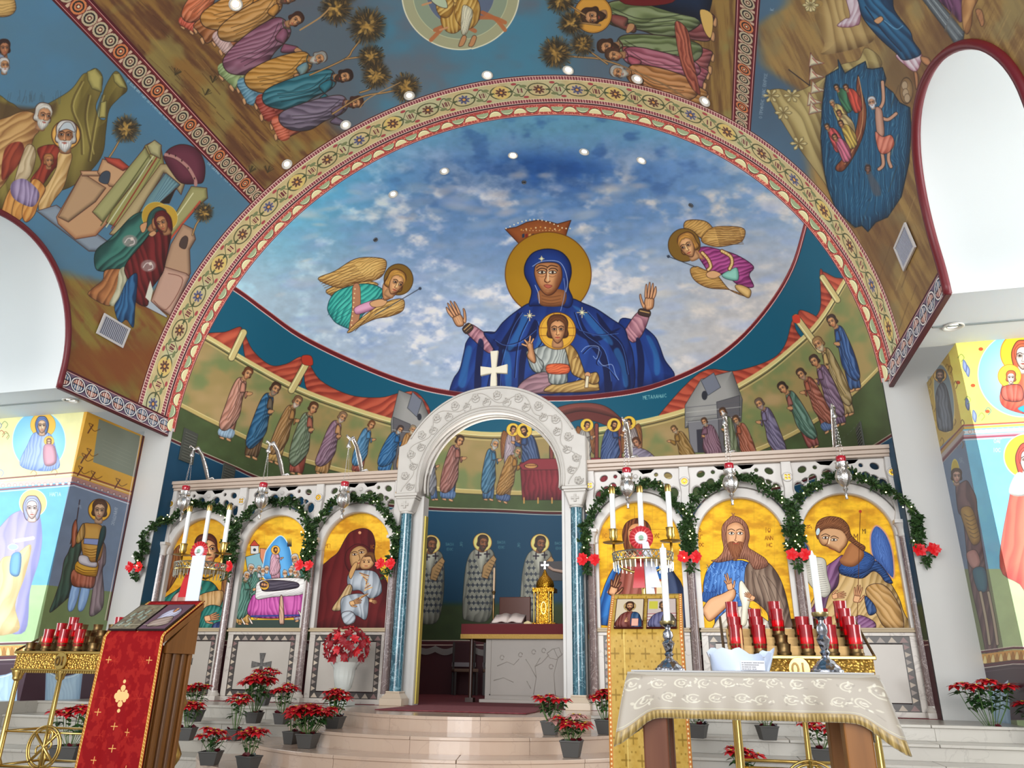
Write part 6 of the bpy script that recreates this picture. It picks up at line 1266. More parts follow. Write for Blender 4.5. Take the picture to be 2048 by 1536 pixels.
# round flight
def rslab(cx,cy,r,z0,z1,a0,a1,n,yb,r2=None):
    b=MB(); V=[];
    pts=[(cx+r*math.cos(a0+(a1-a0)*k/n),cy+r*math.sin(a0+(a1-a0)*k/n)) for k in range(n+1)]
    if r2 is None: pts+= [(pts[-1][0],yb),(pts[0][0],yb)] if yb is not None else [(cx,cy)]
    else: pts+=[(cx+r2*math.cos(a0+(a1-a0)*k/n),cy+r2*math.sin(a0+(a1-a0)*k/n)) for k in range(n,-1,-1)]
    m=len(pts); V=[(x,y,z0) for x,y in pts]+[(x,y,z1) for x,y in pts]
    return b.add(V,[tuple(range(m-1,-1,-1)),tuple(range(m,2*m))]+[(i,(i+1)%m,m+(i+1)%m,m+i) for i in range(m)])
core=None; CX,CY=.1,-.84
for i,r in enumerate((1.52,2.08,2.5,2.95)):
    z=-i*SH; a0=PI+.08; a1=2*PI-.08
    c_=rslab(CX,CY,r-.02,z-SH,z-.03,PI,2*PI,48,-.9 if i else -.1)
    if core is None: core=struct(c_.build('floor_round_steps',stone))
    else: c_.build('step_core',stone,core)
    n=5+i
    for k in range(n):
        b0=PI+PI*k/n+.001; b1=PI+PI*(k+1)/n-.001
        rslab(CX,CY,r,z-.03,z,b0,b1,12,None,(0.02 if i==0 else (1.52,2.08,2.5,2.95)[i-1]-.06)).build('stone_tread',stone,core,bevel=.005)
        rslab(CX,CY,r-.012,z-SH,z-.032,b0,b1,12,None,r-.06).build('stone_riser',stone,core)
MB().box(-1.4,1.6,-.85,-.1,-.03,0).build('stone_tread',stone,core)
# nave shell behind the camera
# rear wall left out so the added sun and sky light reach the apse
# vents and downlights on the vault, at the height of the paintings
def on_cyl(th,y,r): return Vector((r*math.cos(th),y,ZC+r*math.sin(th)))
for sg,lab,th,ya,yb in((-1,'white framed air grille set in the painted vault left of the arch',(PI-.223,PI-.163),-2.19,-1.68),(1,'white framed air grille set in the painted vault under the boat scene',(.135,.195),-2.41,-1.9)):
    c=on_cyl((th[0]+th[1])/2,(ya+yb)/2,RV-.012); t=thing('air_vent',lab,'vent',c,group='air grilles in the vault'); a=(th[0]+th[1])/2
    X=Vector((0,-1,0)); Zt=Vector((-math.sin(a),0,math.cos(a))); Nn=Vector((-math.cos(a),0,-math.sin(a))); M_=Matrix((X,Zt,Nn)).transposed()
    t.rotation_euler=M_.to_euler(); w_,h_=.255,.155
    MB().box(-w_,w_,-h_,-h_+.03,0,.02).box(-w_,w_,h_-.03,h_,0,.02).box(-w_,-w_+.03,-h_+.03,h_-.03,0,.02).box(w_-.03,w_,-h_+.03,h_-.03,0,.02).build('frame',mat('vent_white','d4cfcc',.5),t)
    MB().box(-w_+.03,w_-.03,-h_+.03,h_-.03,-.005,.003).build('backing',mat('vent_dark','6a6a74',.8),t)
    for k in range(14):
        x=-w_+.05+k*.0315; MB().box(x,x+.012,-h_+.03,h_-.03,.003,.014).build('slat',mat('vent_slat','b4b4c0',.5),t)
# dark wall vents on the apse
for (px,py,lab) in((377,893,'grey return grille low on the left apse wall'),(455,960,'grey panel beside the first lamp on the apse wall'),(1722,885,'grey return grille on the right apse wall')):
    sg=-1 if px<1000 else 1; r=ray(px,py); t_=(sg*(RA-.012)-CAM[0])/r[0]; p=CAM+r*t_
    v=thing('wall_vent',lab,'vent',p); MB().box(-.01,.01,-.17,.17,-.26,.26).build('frame',mat('vent_grey','4a4c44',.6),v)
    for k in range(10): MB().box(-.016,.016,-.14,.14,-.22+k*.045,-.20+k*.045).build('slat',mat('vent_grey2','5c5e54',.6),v)
lampc=(1,.9,.72)
def downlight(p,n,lab,grp,r=.065,on=3.5):
    t=thing('downlight',lab,'light',p,group=grp); q=Vector((0,0,1)).rotation_difference(Vector(n).normalized()); t.rotation_mode='QUATERNION'; t.rotation_quaternion=q
    MB().lathe([(r*.72,-.004),(r,0),(r*1.35,0.0),(r*1.4,.012),(r*1.25,.018),(r*.95,.008),(r*.9,-.02)],n=20).build('trim_ring',mat('lamp_ring','d8d4cc',.35),t,smooth=True)
    MB().lathe([(1e-5,.006),(r*.45,.005),(r*.72,0)],n=20).build('lens',mat('lamp_lens_%g'%on,(1,.95,.85),.3,emit=(lampc,on)),t)
    return t
names=['first','second','third','fourth','fifth','sixth','seventh']
arc=[(-3.21,-1.2),(-2.25,-1.2),(-1.19,-1.2),(.09,-1.2),(1.36,-1.2),(2.37,-1.2),(3.28,-1.2)]
for i,(x,y) in enumerate(arc):
    th=math.acos(x/RV); p=on_cyl(th,y,RV-.004); downlight(p,(-math.cos(th),0,-math.sin(th)),'round recessed spotlight, %s from the left along the outer edge of the flowered arch band'%names[i],'spotlights along the arch band',on=9 if i in(3,4) else 3.)
th=math.acos(-2.54/RV); downlight(on_cyl(th,-3.77,RV-.004),(-math.cos(th),0,-math.sin(th)),'round recessed spotlight high among the painted apostles of the vault','vault spotlight',on=9)
for i,(x,y,z) in enumerate([(-2.17,.6,8.46),(-1.21,.6,8.8),(.05,.63,8.95),(1.32,.6,8.77),(2.28,.58,8.41)]):
    d=Vector((x,0,z-ZC)).normalized(); p=Vector((0,y,ZC))+d*(RA-.004); downlight(p,-d,'round recessed spotlight, %s from the left in the painted sky of the apse'%names[i],'spotlights in the apse sky',on=[2.5,2.5,12,2.5,6][i])
for i,(x,y,z) in enumerate([(-2.84,1.39,8.1),(.07,1.41,8.96),(3.05,1.36,7.96)]):
    d=(Vector((x,y-YA,z-ZC))).normalized(); p=Vector((0,YA,ZC))+d*(RA-.003); t=tag(MB().lathe([(1e-5,.0),(.03,.0),(.032,.02),(.045,.02),(.045,0)],n=14).build('ceiling_sensor',mat('sensor_dark','5a5c60',.5),smooth=True,loc=p),['small round dark ceiling sensor above the left painted angel','small round dark ceiling sensor over the middle of the apse sky','small round dark ceiling sensor above the right painted angel'][i],'sensor'); t.rotation_mode='QUATERNION'; t.rotation_quaternion=Vector((0,0,1)).rotation_difference(-d)
for sg in(-1,1): downlight((sg*5.45,-2.02,3.797),(0,0,-1),'round warm downlight in the white soffit %s'%('above the painted nun medallion on the left pier' if sg<0 else 'above the red painted mother on the right pier'),'soffit downlights',r=.075,on=2.2)
for x,y in arc[1:6:2]:
    l=bpy.data.lights.new('spot_glow','SPOT'); l.energy=28; l.spot_size=2.4; l.spot_blend=.8; l.color=(1,.9,.75); l.shadow_soft_size=.1; o=bpy.data.objects.new('spot_glow',l); COL.objects.link(o); th=math.acos(x/RV); o.location=on_cyl(th,y,RV-.15)
l=bpy.data.lights.new('added_apse_uplight','AREA'); l.energy=130; l.shape='RECTANGLE'; l.size=8; l.size_y=.3; l.color=(1,.97,.92); o=bpy.data.objects.new('added_apse_uplight',l); COL.objects.link(o); o.location=(0,.5,3.15); o.rotation_euler=(PI+.25,0,0)  # uplight added to brighten the apse crown; no fixture is built
l=bpy.data.lights.new('sanctuary_fill','AREA'); l.energy=60; l.size=3; l.color=(1,.96,.9); o=bpy.data.objects.new('sanctuary_fill',l); COL.objects.link(o); o.location=(0,1.6,8.3)  # added fill light high in the apse, belonging to no lamp

# ================= ICONOSTASIS =================
marble=mat('white_marble','c9c0b6',.3,noise=(2,'bcb2a8',.4),veins=(3,'a89c94',.02),coat=.15,bump=(40,.02))
marble_w=mat('smooth_marble','d2ccc6',.35,noise=(3,'c4beb8',.4))
panelm=mat('panel_marble','b5aca2',.3,noise=(2.5,'aaa096',.4),coat=.15)
rose=mat('rose_marble','685450',.18,noise=(7,'8c7874',.25,(3,3,.7)),veins=(9,'b4a49e',.02),coat=.4)
verde=mat('verde_marble','1c3c4c',.15,noise=(9,'487c8c',.2,(2,2,.5)),veins=(8,'8cb4c0',.02),coat=.5)
gilt=mat('gilt','c89a38',.35,metal=.8)
ico=thing('iconostasis','long white marble icon screen with arched bays and pierced frieze across the sanctuary','icon screen',(0,0,0))
BX=[1.98,3.25,4.5]; CXs=[1.37,2.61,3.88,5.1]
# dado
bor=CV(0,0,96,16,4,'3c3430')
for k in range(8):
    bor.poly([(k*12+1,15),(k*12+6,2),(k*12+11,15)],['b8a894','8a7c74','a89888','7a5c58'][k%4],sm=0)
    bor.line([(0,1),(96,1)],'1c1614',1.4,sm=0); bor.line([(0,15),(96,15)],'1c1614',1.4,sm=0)
mosaic=mat('mosaic_border',(.4,.4,.4),.35,img=mkimg('mosaic_border',bor.a,1.1)); 
darkst=mat('dark_inlay','3a3634',.3,noise=(30,'6c6864',.2))
crossp=lambda cx,cz,s,w0=.12,w1=.3,n=4:[(cx+x*s,cz+z*s) for x,z in [(-w0,w0),(-w1,1),(w1,1),(w0,w0),(1,w1),(1,-w1),(w0,-w0),(w1,-1),(-w1,-1),(-w0,-w0),(-1,-w1),(-1,w1)]]
for sg in(-1,1):
    for i,bx in enumerate(BX):
        x=bx*sg; hw=.49
        for bb in((x-.56,x+.56,-.05,.06,0,.06),(x-.57,x-.49,-.03,.06,.06,.86),(x+.49,x+.57,-.03,.06,.06,.86),(x-.57,x+.57,-.035,.06,.86,.9)): MB().box(*bb).build('dado_frame',marble,ico,bevel=.004)
        MB().box(x-.41,x+.41,-.005,.05,.15,.77).build('dado_panel',panelm,ico)
        for (xa,xb,za,zb,v) in((x-.49,x+.49,.78,.86,0),(x-.49,x+.49,.06,.14,0),(x-.49,x-.41,.14,.78,1),(x+.41,x+.49,.14,.78,1)):
            n=(xb-xa if not v else zb-za)/.48; P=[(xa,-.012,za),(xb,-.012,za),(xb,-.012,zb),(xa,-.012,zb)]
            o=quad_uv('mosaic_border',P,mosaic,ico,tv=(0,.02,0)); uvl=o.data.uv_layers[0].data
            if v:
                for k,uv in enumerate(((0,0),(0,1),(1,1),(1,0))): uvl[k].uv=uv
        if sg<0:
            plate('inlaid_cross',[crossp(x,.47 if i<2 else .5,.15)],.02,darkst,ico,y=-.008,bev=.001)
        MB().box(x-.58,x+.58,-.075,.06,.9,.925).box(x-.57,x+.57,-.06,.06,.925,.95).build('ledge',mat('ledge_stone','b09c7c',.4),ico,bevel=.005)
        # arch band
        ang=lambda n_:None
        outer=circ(x,2.0,.635,.66,28,0,PI); inner=circ(x,2.0,.525,.53,28,0,PI)
        plate('arch_band',[outer+inner[::-1]],.16,marble_w,ico,y=.02,bev=.012)
        MB().box(x-.60,x-.525,-.03,.1,.95,2.0).build('jamb',marble_w,ico); MB().box(x+.525,x+.60,-.03,.1,.95,2.0).build('jamb',marble_w,ico)
        # pierced frieze over the bay
        top=2.965
        # silhouette: rectangle with the arch cut out
        arcp=[(x+.655*math.cos(a)*-1*-1,2.0+.675*math.sin(a)) for a in np.linspace(.35,PI-.35,20)]
        out=[(x-.632,2.26),(x-.632,top),(x+.632,top),(x+.632,2.26)]+arcp
        H=[]
        for s in(-1,1):
            H+=[circ(x+s*.13,2.80,.062,.055,14),circ(x+s*.27,2.885,.026,.026,10),circ(x+s*.315,2.74,.05,.065,14,rot=s*.5),circ(x+s*.425,2.865,.055,.042,14,rot=-s*.5),circ(x+s*.485,2.63,.06,.075,14),
                [(x+s*.05,2.955),(x+s*.10,2.905),(x+s*.2,2.92),(x+s*.24,2.955)] if s>0 else [(x-.24,2.955),(x-.2,2.92),(x-.10,2.905),(x-.05,2.955)],circ(x+s*.41,2.72,.03,.05,10,rot=s*.9)]
        plate('pierced_frieze',[out]+H,.06,marble_w,ico,y=.0,bev=.006)
        for s in(-1,1):   # carved scroll ribs round the holes
            for (cx_,cz_,rz_) in((.13,2.80,.068),(.485,2.63,.09)): MB().tube([(x+s*cx_+.075*math.cos(a),-.032,cz_+rz_*math.sin(a)) for a in np.linspace(.2,5.8,14)],.008,5).build('carved_scroll',marble_w,ico,smooth=True)
        MB().lathe([(1e-5,.02),(.02,.02),(.03,.01),(.034,0)],n=12,M=Matrix.Rotation(PI/2,4,'X'),c=(x,-.03,2.87)).build('boss',marble_w,ico)
    for i,cx in enumerate(CXs):
        x=cx*sg
        sh=MB().lathe([(.052,.13),(.05,.6),(.047,1.98)],c=(x,-.09,0),n=20,flute=.05,fl_n=8).build('column_shaft',rose,ico,smooth=2)
        MB().box(x-.085,x+.085,-.175,.0,0,.06).lathe([(.075,.06),(.08,.075),(.07,.095),(.056,.11),(.056,.13)],c=(x,-.09,0),n=20).build('column_base',marble,sh,smooth=2)
        MB().lathe([(.05,1.98),(.058,2.0),(.052,2.02),(.06,2.08),(.085,2.13)],c=(x,-.09,0),n=16).box(x-.09,x+.09,-.18,.0,2.13,2.17).build('column_capital',marble_w,sh,smooth=2)
        plate('spandrel',[[(x-.07,2.17),(x-.035,2.3),(x-.06,2.52),(x-.05,2.62),(x-.07,2.8),(x-.06,top),(x+.06,top),(x+.07,2.8),(x+.05,2.62),(x+.06,2.52),(x+.035,2.3),(x+.07,2.17)]],.1,marble_w,ico,y=-.04,bev=.008)
        b=MB().lathe([(1e-5,.012),(.055,.012),(.062,.006),(.065,0)],n=20,M=Matrix.Rotation(PI/2,4,'X'),c=(x,-.092,2.76)).build('rosette',marble_w,ico,smooth=2)
        m=MB()
        for k in range(8 if i%2 else 4):
            a=k*PI/(4 if i%2 else 2)+.0; m.lathe([(1e-5,.008),(.017,.006),(.019,0)],n=8,M=Matrix.Rotation(PI/2,4,'X'),c=(x+.027*math.cos(a+.785),-.102,2.76+.027*math.sin(a+.785)))
        m.build('gilt_flower',gilt,b)
    xa,xb=(1.3*sg,5.2*sg) if sg>0 else (5.2*sg,1.3*sg)
    MB().box(xa,xb,-.10,.12,2.965,3.0).box(xa,xb,-.13,.14,3.0,3.05).box(xa,xb,-.16,.16,3.05,3.10).build('beam',mat('beam_marble','c4b0a0',.35,noise=(1.5,'b4a090',.4,(.3,3,3)),coat=.1),ico,bevel=.006)
    MB().box(min(5.1*sg+.0,5.21*sg),max(5.1*sg,5.21*sg),-.02,.06,.0,2.965).build('end_panel',marble,ico)
# ---- six arched icons ----
IL=[(-4.5,iconL(1),'arched icon of a red-haired angel in a green robe over gold, behind the left candlestick'),(-3.25,iconL(2),'arched gold icon of mourners round a bier draped in magenta cloth'),(-1.98,iconL(3),'arched gold icon of a mother in dark red veil holding a child in grey'),
    (1.98,icon4(),'arched gold icon of a bearded man in blue, half hidden by the three-candle stand'),(3.25,icon5(),'arched gold icon of a long-haired bearded man in shaggy blue tunic and brown cloak'),(4.5,icon6(),'arched gold icon of a winged curly-haired angel bowing with an unrolled scroll')]
for x,cv,lab in IL:
    h=.535; fn=lambda u,v,x=x:np.stack([x-h+2*h*u,.05+0*u,.945+1.6*v],-1); P,U,V=tex(fn,560,840); a=sample(cv,P)
    m=mat('icon_%g'%x,(.5,.5,.5),.6,spec=.15,img=mkimg('icon_%g'%x,a,1.15),bump=(30,.02))
    pts=[(x-h,.945),(x+h,.945)]+circ(x,2.0,h,.54,24,0,PI); me=bpy.data.meshes.new('icon_painting'); n=len(pts)
    V3=[(p[0],.05,p[1]) for p in pts]+[(p[0],.09,p[1]) for p in pts]; me.from_pydata(V3,[],[tuple(range(n)),tuple(range(2*n-1,n-1,-1))]+[(i,i+n,(i+1)%n+n,(i+1)%n) for i in range(n)])
    uvl=me.uv_layers.new(name='UVMap').data
    for L in me.loops: p=me.vertices[L.vertex_index].co; uvl[L.index].uv=((p.x-x+h)/(2*h),(p.z-.945)/1.6)
    me.materials.append(m); o=bpy.data.objects.new('icon_painting',me); COL.objects.link(o); tag(o,lab,'icon painting')
del IL
# ---- portal ----
po=thing('portal_arch','tall white carved marble doorway arch with vine relief in the middle of the screen','arch',(0,0,0))
CZ=2.88
carved=mat('carved_marble','c6c0b8',.4,noise=(4,'b6b0a8',.4))
out=[(-1.35,2.73),(-1.02,2.73)]+circ(0,CZ,1.0,.97,40,0,PI)[::-1]+[(1.02,2.73),(1.35,2.73),(1.35,3.42),(1.29,3.44)]+circ(0,CZ,1.37,1.37,40,.44,PI-.44)+[(-1.29,3.44),(-1.35,3.42)]
plate('arch_face',[out],.34,carved,po,y=-.06,bev=.012)
for r,y in((1.02,-.235),(1.06,-.24),(1.34,-.24)): MB().tube([(r*math.cos(a),y,CZ+r*math.sin(a)) for a in np.linspace(-.14 if r<1.3 else .5,PI+.14 if r<1.3 else PI-.5,60)],.012 if r!=1.06 else .008,6).build('moulding',carved,po,smooth=True)
for r,y in((.97,-.10),(.965,-.0),(.98,.06)): MB().tube([(r*math.cos(a),y,CZ+r*math.sin(a)) for a in np.linspace(-.14,PI+.14,60)],.016,6).build('soffit_moulding',carved,po,smooth=True)
vine=mat('carved_vine','b6b0a8',.5)
# vine scroll with leaves and grape bunches, in low relief
gr=MB();lf=MB();cur=MB()
L_leg=.62; Rm=1.195; tot=2*L_leg+PI*Rm
def vpos(s):
    if s<L_leg: return np.array([-Rm,CZ-L_leg+s]),np.array([1.,0.])
    if s>tot-L_leg: return np.array([Rm,CZ-(s-(tot-L_leg))]),np.array([-1.,0.])
    a=PI-(s-L_leg)/Rm; return np.array([Rm*math.cos(a),CZ+Rm*math.sin(a)]),np.array([-math.cos(a),-math.sin(a)])
pp=[]
for k in range(241):
    s=L_leg-.12+(tot-2*L_leg+.24)*k/240; p,n=vpos(s); w_=.085*math.sin(s*2*PI/.62); q=p+n*w_; pp.append((q[0],-.233,q[1]))
MB().tube(pp,.008,5).build('vine_stem',vine,po,smooth=True)
k=0; s=L_leg-.05
while s<tot-L_leg+.1:
    p,n=vpos(s); sgn=1 if k%2 else -1; q=p-n*.045*sgn
    if k%2==0:
        for i in range(9): a=i*2.4; rr=.012*math.sqrt(i)*1.3; gr.ball((q[0]+rr*math.cos(a),-.236,q[1]+rr*math.sin(a)),.013,5)
    else:
        for i in range(5):
            a=i*1.256+k; lf.lathe([(1e-5,.014),(.02,.010),(.027,0)],n=7,M=Matrix.Rotation(PI/2,4,'X'),c=(q[0]+.03*math.cos(a),-.23,q[1]+.03*math.sin(a)))
    cur.tube([(q[0]+(.024+.008*t)*math.cos(t*1.1),-.235,q[1]+n[1]*.03+(.024+.008*t)*math.sin(t*1.1)) for t in np.linspace(1.2,6,10)],.006,4)
    s+=.155;k+=1
stuff(gr.build('grape_relief',vine,po,smooth=True)); stuff(lf.build('leaf_relief',vine,po,smooth=True)); stuff(cur.build('tendril_relief',vine,po,smooth=True))
plate('crowning_cross',[[(a,4.235+b) for a,b in [(-.05,.0),(-.045,.20),(-.035,.27),(-.20,.245),(-.205,.39),(-.035,.355),(-.06,.62),(.06,.62),(.035,.355),(.205,.39),(.20,.245),(.035,.27),(.045,.20),(.05,0)]]],.06,mat('cross_marble','d8cfb8',.4),po,y=-.08,bev=.008)
MB().box(-.085,.085,-.16,0,4.2,4.27).build('cross_foot',carved,po,bevel=.008)
jm=mat('jamb_marble','cdc9c4',.3,noise=(2,'bdb9b4',.4),coat=.1)
for sg in(-1,1):
    x=1.195*sg; xl,xh=min(1.02*sg,1.36*sg),max(1.02*sg,1.36*sg)
    MB().box(xl,xh,-.26,.12,2.69,2.73).box(xl+.02,xh-.02,-.24,.12,2.66,2.69).build('impost',carved,po,bevel=.006)
    b=MB(); w1,w2=.15,.085
    b.add([(x-w1,-.25,2.66),(x+w1,-.25,2.66),(x+w1,.10,2.66),(x-w1,.10,2.66),(x-w2,-.235,2.47),(x+w2,-.235,2.47),(x+w2,-.06,2.47),(x-w2,-.06,2.47)],[(0,1,2,3),(7,6,5,4),(0,4,5,1),(1,5,6,2),(2,6,7,3),(3,7,4,0)]).build('capital',carved,po,bevel=.02)
    plate('capital_cross',[crossp(x,2.57,.05,.3,.35)],.02,vine,po,y=-.25,bev=.002)
    sh=MB().lathe([(.082,.16),(.08,1.2),(.076,2.47)],c=(x,-.15,0),n=28).build('column_shaft',verde,po,smooth=2)
    MB().lathe([(.082,2.45),(.09,2.455),(.09,2.475),(.08,2.48)],c=(x,-.15,0),n=24).build('collar',carved,sh,smooth=2)
    MB().box(x-.15,x+.15,-.30,.0,0,.085).add([(x-.14,-.29,.085),(x+.14,-.29,.085),(x+.14,-.01,.085),(x-.14,-.01,.085),(x-.09,-.24,.15),(x+.09,-.24,.15),(x+.09,-.06,.15),(x-.09,-.06,.15)],[(3,2,1,0),(4,5,6,7),(0,1,5,4),(1,2,6,5),(2,3,7,6),(3,0,4,7)]).box(x-.095,x+.095,-.245,-.055,.15,.17).build('pedestal',mat('pedestal_stone','d0bea8',.3,noise=(3,'c0ac96',.4)),po,bevel=.006)
    MB().box(min(1.0*sg,1.28*sg),max(1.0*sg,1.28*sg),-.04,.12,0,2.70).build('jamb',jm,po); MB().box(min(.985*sg,1.02*sg),max(.985*sg,1.02*sg),-.06,.14,0,2.72).build('jamb_edge',jm,po)
tag(MB().box(-.982,-.965,.0,.10,.02,2.45).build('gilt_door_leaf',mat('gilt_edge','c8b458',.4,metal=.5)),'narrow gilt edge of the opened sanctuary door at the left jamb','door leaf')

# ================= FURNISHINGS =================
brass=mat('brass','c8a860',.28,metal=1.); brass_d=mat('old_brass','7c6440',.4,metal=.9); emb=mat('embossed_brass','c89c4c',.35,metal=.9,bump=(70,1.,1))
silver=mat('silver','d8d4d0',.3,metal=1.,bump=(60,.25,1)); redglass=mat('red_glass','c81020',.08,trans=.55,coat=.5); glow=mat('lit_wax','e02018',.5,emit=((1,.02,.015),2.2))
wax=mat('white_wax','e6e6e2',.45); wood=mat('oak','74481f',.45,spec=.3,noise=(3,'925f2e',.3,(8,8,.6))); wood_d=mat('dark_oak','5a3c28',.4,noise=(3,'7c5638',.3,(8,8,.6)))
RX=Matrix.Rotation(PI/2,4,'X')
ORD=['first','second','third','fourth','fifth','sixth']
# ---- wheeled brass votive stands ----
def stand(lab,X0,Yf,W,lit,side):
    D=.40; zt=.49; t=thing('votive_stand',lab,'votive stand',(X0,Yf,GZ)); h=lambda z:z-GZ
    MB().box(0,W,-.0,.012,h(.375),h(.475)).box(0,.012,.012,D,h(.375),h(.475)).box(W-.012,W,.012,D,h(.375),h(.475)).box(0,W,D-.012,D,h(.375),h(.475)).build('embossed_band',emb,t,bevel=.004)
    m=MB()
    for (za,zb,o) in((.47,.488,.012),(.366,.38,.01)): m.box(-o,W+o,-o,D+o*0,h(za),h(zb))
    m.build('rim_moulding',brass,t,bevel=.004)
    dn=MB()
    for k in range(int(W/.018)): dn.box(k*.018+.003,k*.018+.013,-.006,.004,h(.352),h(.367))
    stuff(dn.build('drop_fringe',brass,t))
    # moulded centre medallion
    plate('band_medallion',[circ(W/2,h(.427),.05,.055,16)],.012,brass,t,y=-.008,bev=.003); plate('medallion_monogram',[circ(W/2-.018,h(.427),.018,.03,10),circ(W/2-.018,h(.427),.009,.02,10)],.008,brass_d,t,y=-.017,bev=.001); plate('medallion_monogram',[[(W/2+.012,h(.4)),(W/2+.02,h(.4)),(W/2+.02,h(.455)),(W/2+.012,h(.455))]],.008,brass_d,t,y=-.017,bev=.001)
    # tiers
    n=6; 
    for r in range(4):
        y=.04+.095*r; z=h(.488)+.045*r
        MB().box(.02,W-.02,y-.04,y+.055,z-.045 if r else z-.006,z).build('tier',brass_d,t)
        MB().box(.02,W-.02,y-.042,y-.038,z-.012,z).build('tier_edge',brass_d,t)
        for k in range(n):
            x=.06+(W-.12)*k/(n-1)+(.0 if r%2==0 else (W-.12)/(n-1)*.0)
            c=MB().lathe([(.032,0),(.034,.012),(.029,.02),(.031,.04),(.033,.052),(.028,.052),(.026,.02),(1e-5,.018)],c=(x,y,z),n=12).build('candle_cup',brass_d,t,smooth=2)
            if (r,k) in lit:
                v=thing('votive_candle','red glass votive, %s from left in the %s row of the %s stand'%(ORD[k],['front','second','third','rear'][r],side),'votive candle',(X0+x,Yf+y,GZ+z+.021),group='red votives on the %s stand'%side)
                MB().lathe([(.024,0),(.031,.012),(.033,.05),(.031,.085),(.033,.118),(.031,.118),(.029,.085),(.029,.02),(1e-5,.012)],n=14).build('glass',redglass,v,smooth=2); MB().lathe([(.026,.014),(.027,.06),(1e-5,.064)],n=12).build('wax',glow,v,smooth=2)
    for x in(-.004,W+.004): MB().tube([(x,-.004,h(.49)),(x,D,h(.49)+.20)],.007,6).build('side_rail',brass_d,t)
    # legs
    for x in(.03,W-.03):
        for y in(.02,D-.02):
            l=MB().lathe([(.022,.10),(.018,.12),(.02,.34),(.03,.36),(.03,.375),(.018,.4),(.017,.62),(.015,h(.30)),(.03,h(.315)),(.03,h(.33)),(.04,h(.355)),(.04,h(.366))],c=(x,y,0),n=12).build('leg',brass,t,smooth=2)
            MB().lathe([(.028,-.0),(.028,.02)],M=RX,c=(x,y,.03),n=12).box(x-.008,x+.008,y-.02,y+.0,.03,.11).build('caster',mat('caster_black','201e1c',.5),l)
    for z in(.36,.37+.19):
        MB().tube([(.03,.02,z),(W-.03,.02,z)],.010 if z<.5 else .007,8).build('front_rail',brass,t,smooth=True); MB().tube([(.03,D-.02,z),(W-.03,D-.02,z)],.008,8).build('rear_rail',brass,t,smooth=True)
        for x in(.03,W-.03): MB().tube([(x,.02,z),(x,D-.02,z)],.008,8).build('side_bar',brass,t,smooth=True)
    MB().lathe([(.014,.56),(.012,.7),(.012,h(.31)),(.026,h(.34)),(.03,h(.366))],c=(W/2,.02,0),n=12).build('centre_post',brass,t,smooth=2)
    # wheel emblem
    cx,cz,R1=W/2,.475,.125; w=MB()
    for rr in(R1,R1-.016): w.tube([(cx+rr*math.cos(a),.005,cz+rr*math.sin(a)) for a in np.linspace(0,2*PI,33)[:-1]],.006,6,closed=True)
    em=w.build('wheel_emblem',brass,t,smooth=True); s=MB()
    for a in(.75,2.39,PI/2): s.tube([(cx-R1*math.cos(a),.005,cz-R1*math.sin(a)),(cx+R1*math.cos(a),.005,cz+R1*math.sin(a))],.009,6)
    s.tube([(cx+.028+.028*math.cos(a),.0,cz+.07+.028*math.sin(a)) for a in np.linspace(-PI*.6,PI*.6,10)],.008,6)
    for a0 in(0,PI): s.tube([(cx+(.05+.012*a)*math.cos(a0+a*.5),.004,cz-.0+(.03+.012*a)*math.sin(a0+a*.5)) for a in np.linspace(-1,1.6,10)],.006,6)
    s.build('wheel_monogram',brass,em,smooth=True)
    return t
stand('wheeled brass votive stand with embossed band at the far left, beside the red lectern',-1.74,-5.5,.75,{(0,1),(0,2),(0,3),(0,5),(1,1),(2,4),(2,1),(1,2)},'left')
stand('wheeled brass votive stand crowded with red glasses behind the cloth-covered table',2.83,-5.88,.66,{(0,0),(0,1),(0,3),(0,4),(0,5),(1,0),(1,1),(1,3),(1,4),(1,5),(2,1),(2,2),(2,4),(2,5),(3,0),(3,2),(3,5)},'right')
